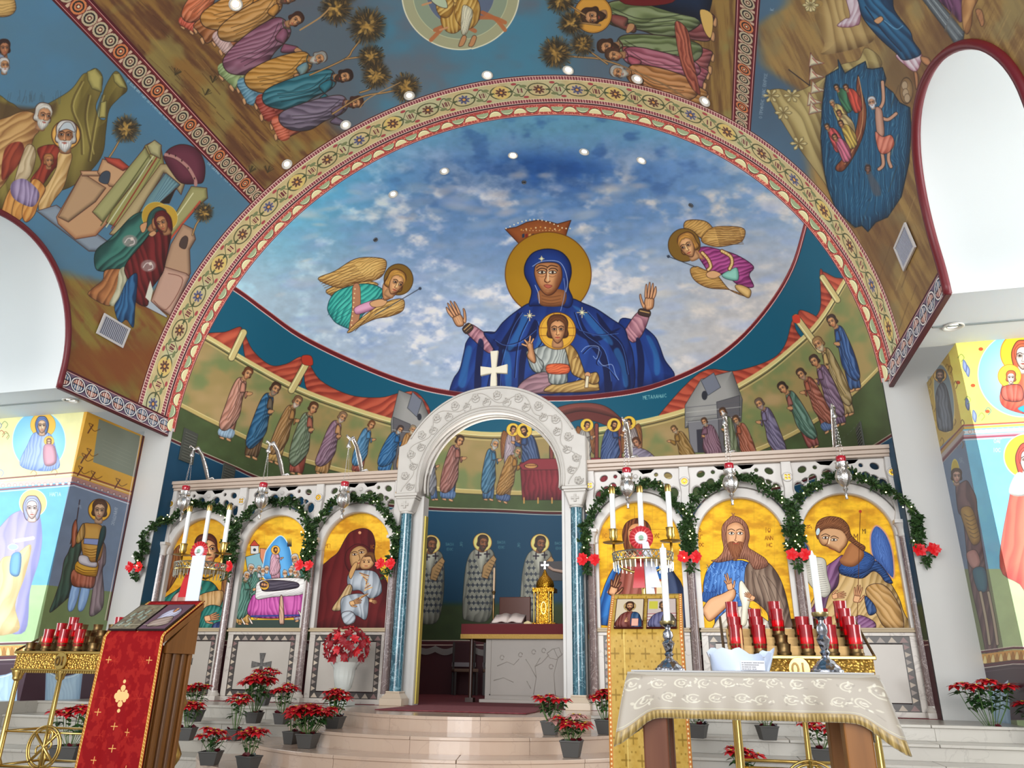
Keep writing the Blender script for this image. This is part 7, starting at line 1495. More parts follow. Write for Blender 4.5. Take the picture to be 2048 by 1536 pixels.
# ---- cloths as painted fabric ----
def clothtex(kind):
    if kind=='red':
        c=CV(0,0,120,400,4,'9a1016'); X,Y=c.grid(); n=fbm(X/8,Y/10,4,3); c.a[:]=hx('8a0f14')+(hx('a82820')-hx('8a0f14'))*sstep(.5,.62,n)[...,None]*.6
        for k in range(7):
            for s in(-1,1):
                x=60+s*(28+6*(k%2)); y=40+k*56
                for a in range(6): c.line([(x,y),(x+s*9*math.cos(a),y+9*math.sin(a))],'b83a28',1.1,al=.5)
        for (x,y) in((45,34),(82,34),(60,100),(100,62),(20,150),(62,282),(58,250),(84,258),(30,300),(60,330),(96,310),(24,60),(100,150),(20,230),(58,380)): 
            s=5; c.line([(x-s,y),(x+s,y)],'e0a860',1.3,sm=0); c.line([(x,y-s),(x,y+s)],'e0a860',1.3,sm=0)
        for dx,dy,r in((0,0,6),(0,-12,4),(0,12,4),(-9,0,4),(9,0,4),(0,-22,2.5),(0,22,2.5),(-6,-6,3),(6,-6,3),(-6,6,3),(6,6,3)): c.dot((60+dx,205+dy),r,'e8c080',ry=r*1.2)
        for x in(3,117): c.line([(x,0),(x,400)],'c89040',5,sm=0); c.line([(x,0),(x,400)],'8a4a20',.8,sm=0)
        for k in range(80):
            for x in(3,117): c.line([(x-2,k*5),(x+2,k*5+2.5)],'f0c878',.9,sm=0)
        return c.a
    if kind=='gold':
        c=CV(0,0,120,300,4,'b8923c'); X,Y=c.grid(); n=fbm(X/5,Y/5,4,5); c.a[:]=hx('b48c38')+(hx('c8a654')-hx('b48c38'))*n[...,None]
        for j in range(13):
            for i in range(5):
                x=12+i*24+(j%2)*12; y=12+j*24; c.line([(x-6,y),(x+6,y)],'8c6c24',2.2,sm=0,al=.8); c.line([(x,y-6),(x,y+6)],'8c6c24',2.2,sm=0,al=.8)
                for a,b in((9,9),(-9,9),(9,-9),(-9,-9)): c.dot((x+a,y+b),1.3,'8c6c24',al=.7)
        for x in(3,117): c.line([(x,0),(x,300)],'c87838',5,sm=0)
        for k in range(60):
            for x in(3,117): c.dot((x,k*5+2),1.3,'f0d8a0')
        for x in(27,92): c.line([(x,0),(x,300)],'e0c470',1.6,sm=0,al=.8)
        return c.a
    c=CV(0,0,800,80,2.6,'a89c8c'); R=np.random.RandomState(2)
    for k in range(34):
        for j in range(2):
            x=8+k*24+(j)*12+R.uniform(-3,3); y=18+j*26+R.uniform(-3,3); cc='d2cab4'
            c.line([(x+7*math.cos(t),y+7*math.sin(t)) for t in np.linspace(R.uniform(0,2),5.5,8)],cc,1.7,al=.8); c.line([(x+3*math.cos(t),y+3*math.sin(t)) for t in np.linspace(0,4,6)],cc,1.5,al=.8)
            for a in range(7): c.dot((x+R.uniform(-11,11),y+R.uniform(-8,8)),2.6,['d2cab4','e0dac8','948a7c'][a%3],ry=1.1,al=.7,ang=R.uniform(0,3))
    c.line([(0,62),(800,62)],'c8c0a0',.8,sm=0); c.line([(0,72),(800,72)],'a08448',14,sm=0)
    for k in range(400): c.line([(k*2,67),(k*2+R.uniform(-1,1),80)],['7c6430','c4a868'][k%2],.9,sm=0)
    return c.a
# ---- lecterns (icon stands) ----
def lectern(lab,X0,X1,Yf,zf,zb,D,wm,cm,clab,name2,icons,xin=.0):
    t=thing('lectern',lab,'lectern',((X0+X1)/2,Yf,GZ)); w=(X1-X0)/2; h=lambda z:z-GZ
    b=MB().box(-w+.02,w-.02,.03,D-.02,.06,h(zf)-.06)
    b.build('body',wm,t,bevel=.004)
    V=[(-w,0,h(zf)-.05),(w,0,h(zf)-.05),(w,D,h(zb)-.05),(-w,D,h(zb)-.05),(-w,0,h(zf)-.01),(w,0,h(zf)-.01),(w,D,h(zb)-.01),(-w,D,h(zb)-.01)]
    MB().add(V,[(0,3,2,1),(4,5,6,7),(0,1,5,4),(1,2,6,5),(2,3,7,6),(3,0,4,7)]).build('sloping_top',wm,t,bevel=.004)
    for s in(-1,1):
        MB().add([(s*(w-.021),.03,h(zf)-.1),(s*(w-.021),D-.02,h(zf)-.1),(s*(w-.021),D-.02,h(zb)-.05),(s*(w-.021),.03,h(zf)-.05),(s*(w-.001),.03,h(zf)-.1),(s*(w-.001),D-.02,h(zf)-.1),(s*(w-.001),D-.02,h(zb)-.05),(s*(w-.001),.03,h(zf)-.05)],[(0,1,2,3),(7,6,5,4),(0,4,5,1),(1,5,6,2),(2,6,7,3),(3,7,4,0)]).build('cheek',wm,t)
        for (y0,y1) in((.04,.07),(D*.35,D*.35+.02),(D*.6,D*.6+.02),(D-.06,D-.03)): MB().box(min(s*(w-.02),s*(w-.005)),max(s*(w-.02),s*(w-.005)),y0,y1,.14,h(zf)-.10).build('stile',wood_d if y0>.1 and y0<D-.08 else wm,t,bevel=.003)
    MB().box(-w-.015,w+.015,-.015,D+.01,0,.06).box(-w,w,.0,D,.06,.12).build('plinth',wm,t,bevel=.006)
    # cloth: up over the slope and down the front, with soft folds
    ww=w-xin; Lf=zf-GZ-.16; Ls=math.hypot(D,zb-zf); tot=Lf+Ls
    def f(u,v):
        s=v*tot; x=-ww+2*ww*u; ondn=s<Lf; y=np.where(ondn,-.012-.012*(1+np.sin(u*17+v*2))*np.clip((Lf-s)/Lf,0,1)*1.2,(s-Lf)/Ls*D); z=np.where(ondn,.16+s,h(zf)+.002+(s-Lf)/Ls*(zb-zf)); return np.stack([x*(1+.03*np.clip((Lf-s)/Lf,0,1)),y,z],-1)
    c=grid(name2,f,28,60,cm); c.location=t.location; tag(c,clab,'cloth'); so=c.modifiers.new('thick','SOLIDIFY'); so.thickness=.004; so.offset=0
    sl=math.atan2(zb-zf,D)
    for i,(a,bb,lab2,cv) in enumerate(icons):
        m=mat('card_'+lab2[-30:],(.5,.5,.5),.25,img=mkimg('card_'+lab2[-30:],cv.a,1.1),spec=.2); d0,d1=.03*Ls,.80*Ls
        P=[]
        for (xx,dd) in((a,d0),(bb,d0),(bb,d1),(a,d1)): P.append((xx,dd*math.cos(sl)-.012*math.sin(sl),h(zf)+.008+dd*math.sin(sl)+.012*math.cos(sl)))
        o=quad_uv('icon_card',P,m,tv=(0,.008*math.sin(sl),-.010*math.cos(sl))); o.location=t.location; tag(o,lab2,'icon card')
    return t
def card(kind):
    c=CV(0,0,60,80,6,'c8b890')
    if kind==0:
        X,Y=c.grid(); c.a[:]=hx('4a4038')+(hx('8a8468')-hx('4a4038'))*fbm(X/9,Y/9,3,2)[...,None]
        for (x,y) in((14,30),(24,22),(34,34),(20,46),(38,20),(46,40),(12,58),(30,60)): fig(c,(x,y+14),(x+2,y-6),.2,'b0a888','8a9a88',1,'4a4038',seed=x)
        c.line([(2,66),(58,66)],'b0a890',1)
    elif kind==1:
        c.a[:]=hx('5c4450'); robe(c,[(20,20),(40,14),(50,30),(40,50),(20,60),(14,40)],'9c98b0',30,5,hi='dcdce8'); robe(c,[(14,50),(44,40),(50,66),(14,72)],'8a7468',60,5); face(c,34,18,6,veil='6a5a70'); c.line([(2,66),(40,66)],'b0a890',1)
    elif kind==2:
        c.a[:]=hx('c4b49c'); c.dot((30,22),13,'a88c58',ol='7c6030'); robe(c,[(4,78),(10,50),(24,38),(38,38),(52,50),(57,78)],'64241c',5,5); robe(c,[(36,78),(34,48),(40,38),(52,46),(57,78)],'1c3c64',5,5); c.poly([(36,56),(50,56),(50,76),(36,76)],'d8a490',sm=0,ol='7c2c20'); hand4(c,24,62,6,.2,1,bless=1); face(c,30,22,11,hair='3a2014',beard='3a2014',skin='b88860')
    else:
        c.a[:]=hx('b8a8a0')
        for k in range(9): c.line([(0,44+k*4),(60,42+k*4)],['9c5860','c8b8b0'][k%2],2,sm=0)
        c.poly([(4,8),(22,8),(22,30),(4,30)],'b8b040',sm=0); robe(c,[(6,78),(10,52),(24,40),(40,38),(52,50),(58,78)],'4a4870',5,5); robe(c,[(30,78),(34,44),(48,42),(58,60),(58,78)],'5c5444',5,5); face(c,34,22,11,hair='4a3828',beard='4a3828',skin='a87850')
    for p in(((0,0),(60,0)),((0,80),(60,80)),((0,0),(0,80)),((60,0),(60,80))): c.line(list(p),'3a1414' if kind>1 else '2a2020',3,sm=0)
    return c
redcloth=mat('red_brocade',(.4,.02,.02),.75,img=mkimg('red_brocade',clothtex('red'),.85),spec=.1); goldcloth=mat('gold_brocade',(.5,.4,.1),.5,img=mkimg('gold_brocade',clothtex('gold'),1.),spec=.2)
ya_=-6.1; p0=at(212,1267,ya_); p1=at(332,1267,ya_); zb_=at(395,1203,ya_+.30)
lectern('oak lectern with a sloping top under a long red cloth, beside the left votive stand',p0[0],p1[0],ya_,p0[2],zb_[2],.30,wood,redcloth,'long red brocade runner with gold crosses over the oak lectern','lectern_cloth',
    [(-.19,-.01,'dark icon card of a crowded scene lying left on the red lectern',card(0)),(.0,.18,'dark icon card of a mourning figure lying right on the red lectern',card(1))])
lectern('lectern wrapped in gold brocade standing between the doorway and the cloth-covered table',2.165,2.615,-5.1,.635,.88,.3,wood_d,goldcloth,'gold brocade runner woven with crosses over the right lectern','lectern_cloth',
    [(-.185,-.01,'icon card of a bearded man in red and blue on the gold lectern',card(2)),(.01,.19,'icon card of a bearded man in grey cloak on the gold lectern',card(3))])
# ---- three-branched candlesticks with rosette ribbons ----
def tricandle(lab,bx,Y,zc,z_top,side):
    t=thing('branched_candlestick',lab,'candlestick',(bx,Y,GZ)); h=lambda z:z-GZ; zc_=h(zc)
    MB().lathe([(.17,.0),(.17,.03),(.13,.06),(.15,.09),(.10,.14),(.05,.2),(.04,.24),(.075,.3),(.085,.34),(.05,.42),(.03,.46),(.055,.5),(.03,.54),(.022,.6),(.05,.66),(.07,.70),(.045,.76),(.028,.80),(.05,.82),(.028,.84),(.022,.9),(.02,zc_-.32),(.04,zc_-.30),(.028,zc_-.26),(.02,zc_-.1)],n=18).build('stem',brass,t,smooth=2)
    for k in range(3):
        a=k*2*PI/3+.5; MB().tube([(.10*math.cos(a),.10*math.sin(a),.14),(.16*math.cos(a),.16*math.sin(a),.16),(.2*math.cos(a),.2*math.sin(a),.09),(.19*math.cos(a),.19*math.sin(a),.02),(.23*math.cos(a),.23*math.sin(a),.02)],[.03,.03,.025,.03,.02],8).build('foot',brass,t,smooth=True)
    g=MB().lathe([(.195,0),(.2,.005),(.2,.012),(.03,.012),(.03,0)],c=(0,0,zc_-.16),n=36).build('gallery_tray',brass,t,smooth=2)
    b=MB()
    for k in range(36):
        a=2*PI*k/36; a2=2*PI*(k+1)/36
        for (p,q) in((a,a2),(a2,a)): b.tube([(.2*math.cos(p),.2*math.sin(p),zc_-.148),(.205*math.cos(q),.205*math.sin(q),zc_-.10)],.0035,4)
        b.tube([(.2*math.cos(a),.2*math.sin(a),zc_-.16),(.198*math.cos(a),.198*math.sin(a),zc_-.21)],.004,4)
    b.tube([(.205*math.cos(a),.205*math.sin(a),zc_-.10) for a in np.linspace(0,2*PI,37)[:-1]],.005,5,closed=True)
    stuff(b.build('pierced_gallery',mat('silver_gallery','d0ccbc',.25,metal=1.),t))
    for k,x in enumerate((-.195,0,.195)):
        if x: MB().tube([(0,0,zc_-.20),(x*.35,0,zc_-.22),(x*.75,0,zc_-.19),(x,0,zc_-.10),(x,0,zc_-.03)],.009,7).tube([(x*.6,0,zc_-.17),(x*.45,0,zc_-.12),(x*.6,0,zc_-.09),(x*.7,0,zc_-.13)],.006,6).build('arm',brass,t,smooth=True)
        MB().lathe([(1e-5,-.03),(.07,-.02),(.075,-.015),(.03,-.008),(.022,0),(.03,.02),(.026,.04),(.03,.07),(.032,.075)],c=(x,0,zc_),n=16).build('drip_pan',brass,t,smooth=2)
        cdl=thing('taper_candle','tall white candle, %s of the three on the %s branched candlestick'%(['left','middle','right'][k],side),'candle',(bx+x,Y,GZ+zc_+.07),group='candles on the branched candlesticks'); hh=h(z_top)-zc_-.07
        MB().lathe([(.019,0),(.019,hh-.04),(.018,hh-.03)],n=14).build('candle_shaft',wax,cdl,smooth=2); MB().lathe([(.022,hh-.04),(.022,hh),(.014,hh+.012),(.006,hh+.012),(1e-5,hh+.01)],n=14).build('brass_follower',brass,cdl,smooth=2)
    # rosette
    r=thing('ribbon_rosette','red ribbon rosette with a white centre and long tails tied to the %s branched candlestick'%side,'ribbon rosette',(bx+(.0 if side=='right' else .01),Y-.05,GZ+zc_)); m=MB(); zz=.0
    for k in range(18):
        a=2*PI*k/18; m.add([(.035*math.cos(a),-.01,zz+.035*math.sin(a)),(.035*math.cos(a+.3),-.01,zz+.035*math.sin(a+.3)),(.08*math.cos(a+.36),-.004,zz+.08*math.sin(a+.36)),(.082*math.cos(a+.17),-.022,zz+.082*math.sin(a+.17)),(.08*math.cos(a),-.004,zz+.08*math.sin(a))],[(0,1,2,3,4)])
    redr=mat('red_satin','c01420',.35,sheen=.4); whr=mat('white_satin','dcdce8',.3); m.build('pleats',redr,r)
    MB().lathe([(1e-5,.02),(.04,.018),(.045,.008)],n=18,M=RX).build('centre_disc',whr,r,smooth=2); MB().lathe([(1e-5,.024),(.018,.02),(.02,.015)],n=10,M=RX).build('centre_motif',mat('sage','8aa890',.5),r)
    sk=-1 if side=='left' else 0
    for (xa,xb,L,mm) in((-.06,.0,.30,redr),(.015,.06,.42,whr),(.04,.09,.30,whr)) if side=='right' else ((-.09,-.03,.34,redr),(-.02,.07,.40,whr)):
        m=MB(); V=[];Fc=[]
        for i in range(9):
            s=i/8; y=-.012-.012*math.sin(s*7+xa*30); V+=[(xa*(.4+.8*s)+sk*.03*s,y,-.03-L*s),(xb*(.4+.8*s)+sk*.03*s+.01,y-.006,-.03-L*s)]
        for i in range(8): Fc.append((2*i,2*i+1,2*i+3,2*i+2))
        m.add(V,Fc).build('ribbon_tail',mm,r,smooth=True)
    return t
tricandle('three-branched brass candlestick with pierced gallery behind the gold-draped lectern',2.365,-4.62,1.265,1.63,'right')
tricandle('three-branched brass candlestick with ornate foot right of the red-draped lectern',-1.32,-4.3,1.31,1.70,'left')
tag(MB().box(-.0,.12,-.02,-.012,-.36,-.0).build('white_sash',mat('white_cloth','d4dce8',.6),loc=tuple(at(388,1112,-4.5))),'white cloth hanging from the left branched candlestick below its rosette','cloth')
# ---- cloth-covered table with candlesticks ----
TY=-6.85; TZ=.40; tx0,tx1=2.455,3.32; tc=(tx0+tx1)/2; tb=thing('table','oak side table with square legs under a silvery damask cloth','table',(tc,TY+.25,GZ)); hw=(tx1-tx0)/2; hd=.25
MB().box(-hw,hw,-hd,hd,TZ-GZ-.04,TZ-GZ-.012).build('table_top',wood,tb,bevel=.005)
MB().box(-hw+.03,hw-.03,-hd+.03,hd-.03,TZ-GZ-.12,TZ-GZ-.04).build('apron',wood,tb)
for sx in(-1,1):
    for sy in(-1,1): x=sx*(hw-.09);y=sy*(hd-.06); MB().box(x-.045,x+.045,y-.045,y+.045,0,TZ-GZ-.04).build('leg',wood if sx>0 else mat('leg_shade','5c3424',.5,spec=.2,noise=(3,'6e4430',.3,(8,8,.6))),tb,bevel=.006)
dam=mat('damask',(.5,.45,.4),.38,img=mkimg('damask',clothtex('damask'),.85),sheen=.3)
Pm=4*0; 
def skirt(u,v):
    # perimeter round rectangle, flaring and drooping at the corners
    Lx,Ly=2*hw,2*hd; per=2*(Lx+Ly); s=(u*per)%per; x=np.where(s<Lx,-hw+s,np.where(s<Lx+Ly,hw,np.where(s<2*Lx+Ly,hw-(s-Lx-Ly),-hw)));y=np.where(s<Lx,-hd,np.where(s<Lx+Ly,-hd+(s-Lx),np.where(s<2*Lx+Ly,hd,hd-(s-2*Lx-Ly))))
    dcor=np.min(np.stack([np.abs(((s-c_+per/2)%per)-per/2) for c_ in(0,Lx,Lx+Ly,2*Lx+Ly)]),0); k=np.exp(-(dcor/.05)**2); drop=(.155+.095*k)*(1-v); fl=(.010+.045*k)*(1-v)**.8+.008*np.sin(s*34)*(1-v)*(1-k)
    nx=np.where(np.abs(np.abs(x)-hw)<.02+.0*k,np.sign(x),0)*np.maximum(k,(np.abs(y)<hd-.01)*1.);ny=np.where(np.abs(np.abs(y)-hd)<.02,np.sign(y),0)*1.
    cxk=np.sign(x)*k; return np.stack([x+fl*np.where(np.abs(x)>hw-.1,cxk+(np.abs(x)>hw-.001)*(1-k)*np.sign(x),0),y+fl*ny*(1-.0*k)+0*nx,TZ-GZ-drop+0*x],-1)
sk_=grid('tablecloth',skirt,160,8,dam); sk_.location=(tc,TY+.25,GZ); uvl=sk_.data.uv_layers[0].data
MB().box(-hw-.002,hw+.002,-hd-.002,hd+.002,TZ-GZ-.011,TZ-GZ).build('cloth_top',mat('damask_plain','989082',.45,sheen=.3),sk_)
so=sk_.modifiers.new('thick','SOLIDIFY'); so.thickness=.004
tag(sk_,'silvery grey damask cloth with gold fringe and drooping corners over the oak table','tablecloth')
tag(MB().box(-hw+.01,hw-.01,-hd+.02,hd-.01,0,.006).build('glass_sheet',mat('dark_glass','1c1c1e',.1,coat=.5),loc=(tc,TY+.25,TZ+.001)),'thin dark sheet lying on top of the damask tablecloth','table cover')
def silverstick(lab,clab,x,Y,zh,ch,lean=0):
    t=thing('silver_candlestick',lab,'candlestick',(x,Y,TZ+.008)); s=zh/.22
    MB().lathe([(.055,0),(.055,.008*s),(.048,.012*s),(.045,.02*s),(.034,.03*s),(.028,.04*s),(.016,.048*s),(.012,.06*s),(.018,.07*s),(.012,.08*s),(.018,.1*s),(.024,.12*s),(.014,.135*s),(.02,.15*s),(.018,.17*s),(.01,.18*s),(.01,.19*s),(.022,.2*s),(.026,.205*s)],n=20,flute=.04).build('stem',mat('ornate_silver','b4b4bc',.22,metal=1.,bump=(60,.35,1)),t,smooth=2)
    MB().lathe([(.026,.203*s),(.03,.21*s),(.03,.22*s),(.017,.22*s)],n=18).build('socket',mat('socket_brass','b4a070',.3,metal=1.),t,smooth=2)
    c=thing('taper_candle',clab,'candle',(x,Y,TZ+.008+zh)); MB().lathe([(.0135,0),(.0135,ch),(.006,ch+.004),(.002,ch+.02),(1e-5,ch+.02)],n=14).build('candle_shaft',wax,c,smooth=2)
silverstick('ornate silver candlestick at the left end of the cloth-covered table','white candle in the silver candlestick in front of the gold lectern',2.60,TY+.2,.185,.29)
silverstick('ornate silver candlestick at the right end of the cloth-covered table','white candle in the silver candlestick in front of the bowing angel icon',3.17,TY+.12,.21,.21)
# clear plastic wrapped basket with a note
bk=thing('wrapped_basket','low basket in crumpled clear bluish wrap with a printed note, on the cloth-covered table','basket',(2.865,TY+.14,TZ+.008)); plast=mat('bluish_wrap','c8d4ec',.25,coat=.3)
def wrapf(u,v):
    v=v*.85; a=u*2*PI; r=(.105+.02*v+.012*np.sin(a*5+1)*v); return np.stack([r*np.cos(a),.6*r*np.sin(a),.078*v+.016*v*np.sin(a*3+.8)+.008*np.sin(a*11)*v],-1)
w_=grid('wrap',wrapf,48,6,plast,bk); MB().lathe([(.09,.0),(.1,.05),(1e-5,.06)],n=20,sy=.6).build('basket_tray',mat('wicker','d8d0c8',.7),bk)
nt=CV(0,0,60,26,5,'dcdce4')
for k,L_ in enumerate((56,44,36,40)): 
    x=3
    while x<L_: nt.line([(x,6+k*5.5),(x+R_.uniform(2,5),6+k*5.5)],'2c2c34',1.5,sm=0); x+=R_.uniform(4,7)
quad_uv('printed_note',[(.0,-.078,.002),(.085,-.074,.002),(.085,-.077,.036),(.0,-.081,.036)],mat('note',(.8,.8,.8),.6,img=mkimg('note',nt.a)),bk,tv=(0,.002,0))
th=thing('thin_taper','thin unlit beeswax taper standing beside the wrapped basket','candle',(2.885,TY+.30,TZ+.008)); MB().lathe([(.0045,0),(.004,.155),(.001,.165)],n=8).build('taper_shaft',mat('beeswax','d8a470',.5),th); MB().lathe([(.014,0),(.014,.012),(.006,.02)],n=10).build('taper_foot',brass,th)
# ---- poinsettias ----
potm=mat('pot_charcoal','4a4846',.55); redb=mat('bract_red','b40a18',.5,noise=(25,'d8202c',.3)); leafm=mat('leaf_green','1e3c1c',.45,noise=(20,'38602c',.3)); stemm=mat('stem_green','4c6a30',.6); foil=mat('foil','c8c8cc',.2,metal=1.,bump=(60,1.)); wine=mat('wine_wrap','5a101c',.4); cream=mat('bract_cream','e0ccb8',.5,noise=(30,'c86070',.3))
def leafshape(m,c,d,L,W,droop=.3,up=Vector((0,0,1))):
    d=d.normalized(); s=d.cross(up); s=s.normalized() if s.length>1e-3 else Vector((1,0,0)); n=s.cross(d); P=[]
    for t_,w_ in((0,.08),(.25,.75),(.5,1),(.75,.6),(1,.02)):
        q=c+d*L*t_-Vector((0,0,1))*droop*L*t_*t_; P.append((q-s*W*w_*.5+n*.0,q+n*(-.06*L*w_),q+s*W*w_*.5))
    V=[p for r in P for p in r]; Fc=[]
    for i in range(4):
        for k in(0,1): Fc.append((i*3+k,i*3+k+1,i*3+k+4,i*3+k+3))
    m.add(V,Fc)
def poinsettia(lab,loc,H=.36,pot=.075,ph=.11,heads=6,spread=.13,seed=0,cr=False,wrap=True,dense=1.,size=1.):
    R=random.Random(seed); t=thing('poinsettia',lab,'potted plant',loc,rz=R.uniform(-.25,.25),group='potted poinsettias around the steps')
    n=4; r0,r1=pot*.72,pot; MB().lathe([(r0*1.41,0),(r1*1.41,ph*.9),(r1*1.48,ph*.9),(r1*1.48,ph),(r1*1.36,ph),(r1*1.3,ph*.85),(1e-5,ph*.85)],n=4,M=Matrix.Rotation(PI/4,4,'Z')).build('pot',potm,t,bevel=.004)
    if wrap:
        for k,mm in enumerate((wine,wine,foil)):
            a=R.uniform(3.4,6)+k; m=MB(); c=Vector((pot*.8*math.cos(a),pot*.8*math.sin(a),ph*.95))
            for j in range(3): leafshape(m,c,Vector((R.uniform(-1,1),R.uniform(-1,1),.8)),.045,.05,.1)
            stuff(m.build('wrap_scrap',mm,t))
    hp=[]
    for k in range(heads):
        a=k*2.399+seed; r=spread*math.sqrt((k+.35)/heads); z=H-.35*(r/spread)**2*.12+R.uniform(-.035,.03); hp.append(Vector((r*math.cos(a),r*math.sin(a),z)))
    sm=MB(); lv=MB()
    for p in hp:
        b=Vector((p.x*.2,p.y*.2,ph*.85)); mid=(b+p)/2+Vector((p.x*.12,p.y*.12,0)); sm.tube([b,mid,p],.0032,5)
        for j in range(int(4*dense)):
            q=b.lerp(p,R.uniform(.45,.95)); a=R.uniform(0,2*PI); leafshape(lv,q,Vector((math.cos(a),math.sin(a),R.uniform(-.2,.3))),R.uniform(.05,.085)*size,.035*size,.35)
    stuff(sm.build('stems',stemm,t)); stuff(lv.build('leaves',leafm,t))
    for i,p in enumerate(hp):
        m=MB(); nb=7; a0=R.uniform(0,6)
        for lay in range(2):
            for j in range(nb-lay*2):
                a=a0+lay*.4+2*PI*j/(nb-lay*2)+R.uniform(-.2,.2); leafshape(m,p+Vector((0,0,lay*.004)),Vector((math.cos(a),math.sin(a),R.uniform(-.05,.3)+lay*.25)),R.uniform(.062,.085)*(1-.2*lay)*size,.042*size,.45)
        fh=m.build('flower_head',cream if (cr and i%3==0) else redb,t); 
        if size>=1: 
            y=MB()
            for j in range(4): y.ball((p.x+R.uniform(-.008,.008),p.y+R.uniform(-.008,.008),p.z+.01),.005,4)
            y.build('cyathia',mat('yellow_bead','c8b030',.5),fh)
    return t
PO=[('sparse poinsettia in dark square pot on the lowest left step, nearest the brass candlestick foot',(-1.74,-3.14,-.42),.30,.085,.115,5,.12),('red poinsettia in dark square pot on the lowest left step, right of a sparser one',(-1.21,-3.36,-.42),.32,.08,.115,6,.11),
 ('poinsettia in dark pot standing behind the two lowest left plants',(-1.98,-2.42,-.28),.42,.07,.11,5,.10),('tall full red poinsettia in front of the left dado, in a half-hidden dark pot',(-2.05,-1.99,-.14),.46,.075,.11,9,.17),
 ('thin-stemmed poinsettia in green-grey pot alone on the platform before the bier icon',(-2.56,-1.02,.0),.40,.085,.13,6,.16),('small poinsettia in dark pot on the second step behind the brightest red one',(-1.71,-2.0,-.14),.38,.07,.11,6,.12),
 ('poinsettia pot tucked behind the largest red plant on the round steps',(-1.3,-2.5,-.28),.3,.065,.115,3,.08),('largest brilliant red poinsettia on the third round step at left',(-.95,-2.82,-.28),.36,.085,.125,14,.20),
 ('red poinsettia with pale stems below the white urn at the left of the doorway',(-.95,-2.30,-.14),.34,.085,.11,8,.12),
 ('half-bloomed poinsettia with many green leaves left of the right-hand blue column',(1.24,-2.2,-.14),.35,.08,.12,5,.16),('pink and cream poinsettia in a dark pot on the third round step at right',(1.52,-2.66,-.28),.32,.09,.135,9,.17),
 ('red poinsettia between the right blue column and the gold-draped lectern',(1.72,-1.87,-.14),.38,.085,.13,8,.13),('poinsettia in grey pot seen under the left half of the damask table',(2.60,-2.0,-.14),.30,.085,.12,5,.15),
 ('poinsettia in grey pot seen beside the wheel of the right votive stand',(3.22,-1.95,-.14),.32,.085,.12,6,.15),('poinsettia low behind the right votive stand near its wheel emblem',(3.62,-2.4,-.28),.32,.09,.12,4,.14),('poinsettia seen under the table behind the leg of the brass stand',(2.95,-2.95,-.42),.27,.09,.12,4,.13),
 ('bushy green-leaved poinsettia with broad red flowers by the right painted pier',(5.30,-1.25,-.14),.52,.12,.13,8,.26),('poinsettia in dark pot at the right edge of the steps',(5.72,-1.25,-.14),.36,.11,.13,5,.22),
 ('poinsettia in dark pot behind the left brass votive stand',(-3.05,-3.4,-.42),.46,.13,.14,7,.2),('poinsettia half hidden behind the left branched candlestick',(-2.75,-2.05,-.14),.38,.08,.12,6,.14),('low poinsettia hidden mostly behind the candlestick foot',(-2.45,-2.55,-.28),.34,.08,.12,5,.12)]
for i,(lab,loc,H,pw,ph,nh,sp) in enumerate(PO): poinsettia(lab,(loc[0],loc[1],loc[2]+.001),H,pw,ph,int(nh*1.5)+1,sp,seed=i+2,cr=(i==10),dense=1.2 if i not in(16,9,17) else 2.6,size=1.12 if i not in(7,3,16,18,17) else 1.4)
# urn with a globe of dark red silk poinsettias
u=thing('flower_urn','white fluted urn overflowing with a dome of dark red blooms before the dark-veiled icon','flower urn',(-1.70,-.62,.004))
MB().box(-.12,.12,-.12,.12,0,.04).lathe([(.10,.04),(.07,.08),(.045,.12),(.06,.16),(.10,.2),(.125,.34),(.135,.43),(.175,.48),(.185,.50),(.16,.50),(.1,.45),(1e-5,.44)],n=32,flute=.03,fl_n=16).build('urn',mat('urn_white','c8cac4',.45),u,smooth=2)
R=random.Random(3); dk=mat('bract_wine','7c0c18',.55,noise=(20,'a01c28',.3))
for k in range(64):
    z=1-2*(k+.5)/64; 
    if z<-.62: continue
    a=k*2.399; rr=math.sqrt(1-z*z); n_=Vector((rr*math.cos(a),rr*math.sin(a),z)); c=Vector((0,0,.68))+Vector((n_.x*.27,n_.y*.24,n_.z*.23)); m=MB(); up=n_
    tn=n_.cross(Vector((.1,.2,1))).normalized(); bn=n_.cross(tn)
    for j in range(7):
        aa=2*PI*j/7+k; d=tn*math.cos(aa)+bn*math.sin(aa)+n_*R.uniform(.1,.7); leafshape(m,c,d,R.uniform(.06,.085),.04,.12,up)
    m.build('bloom',dk if k%3 else redb,u)
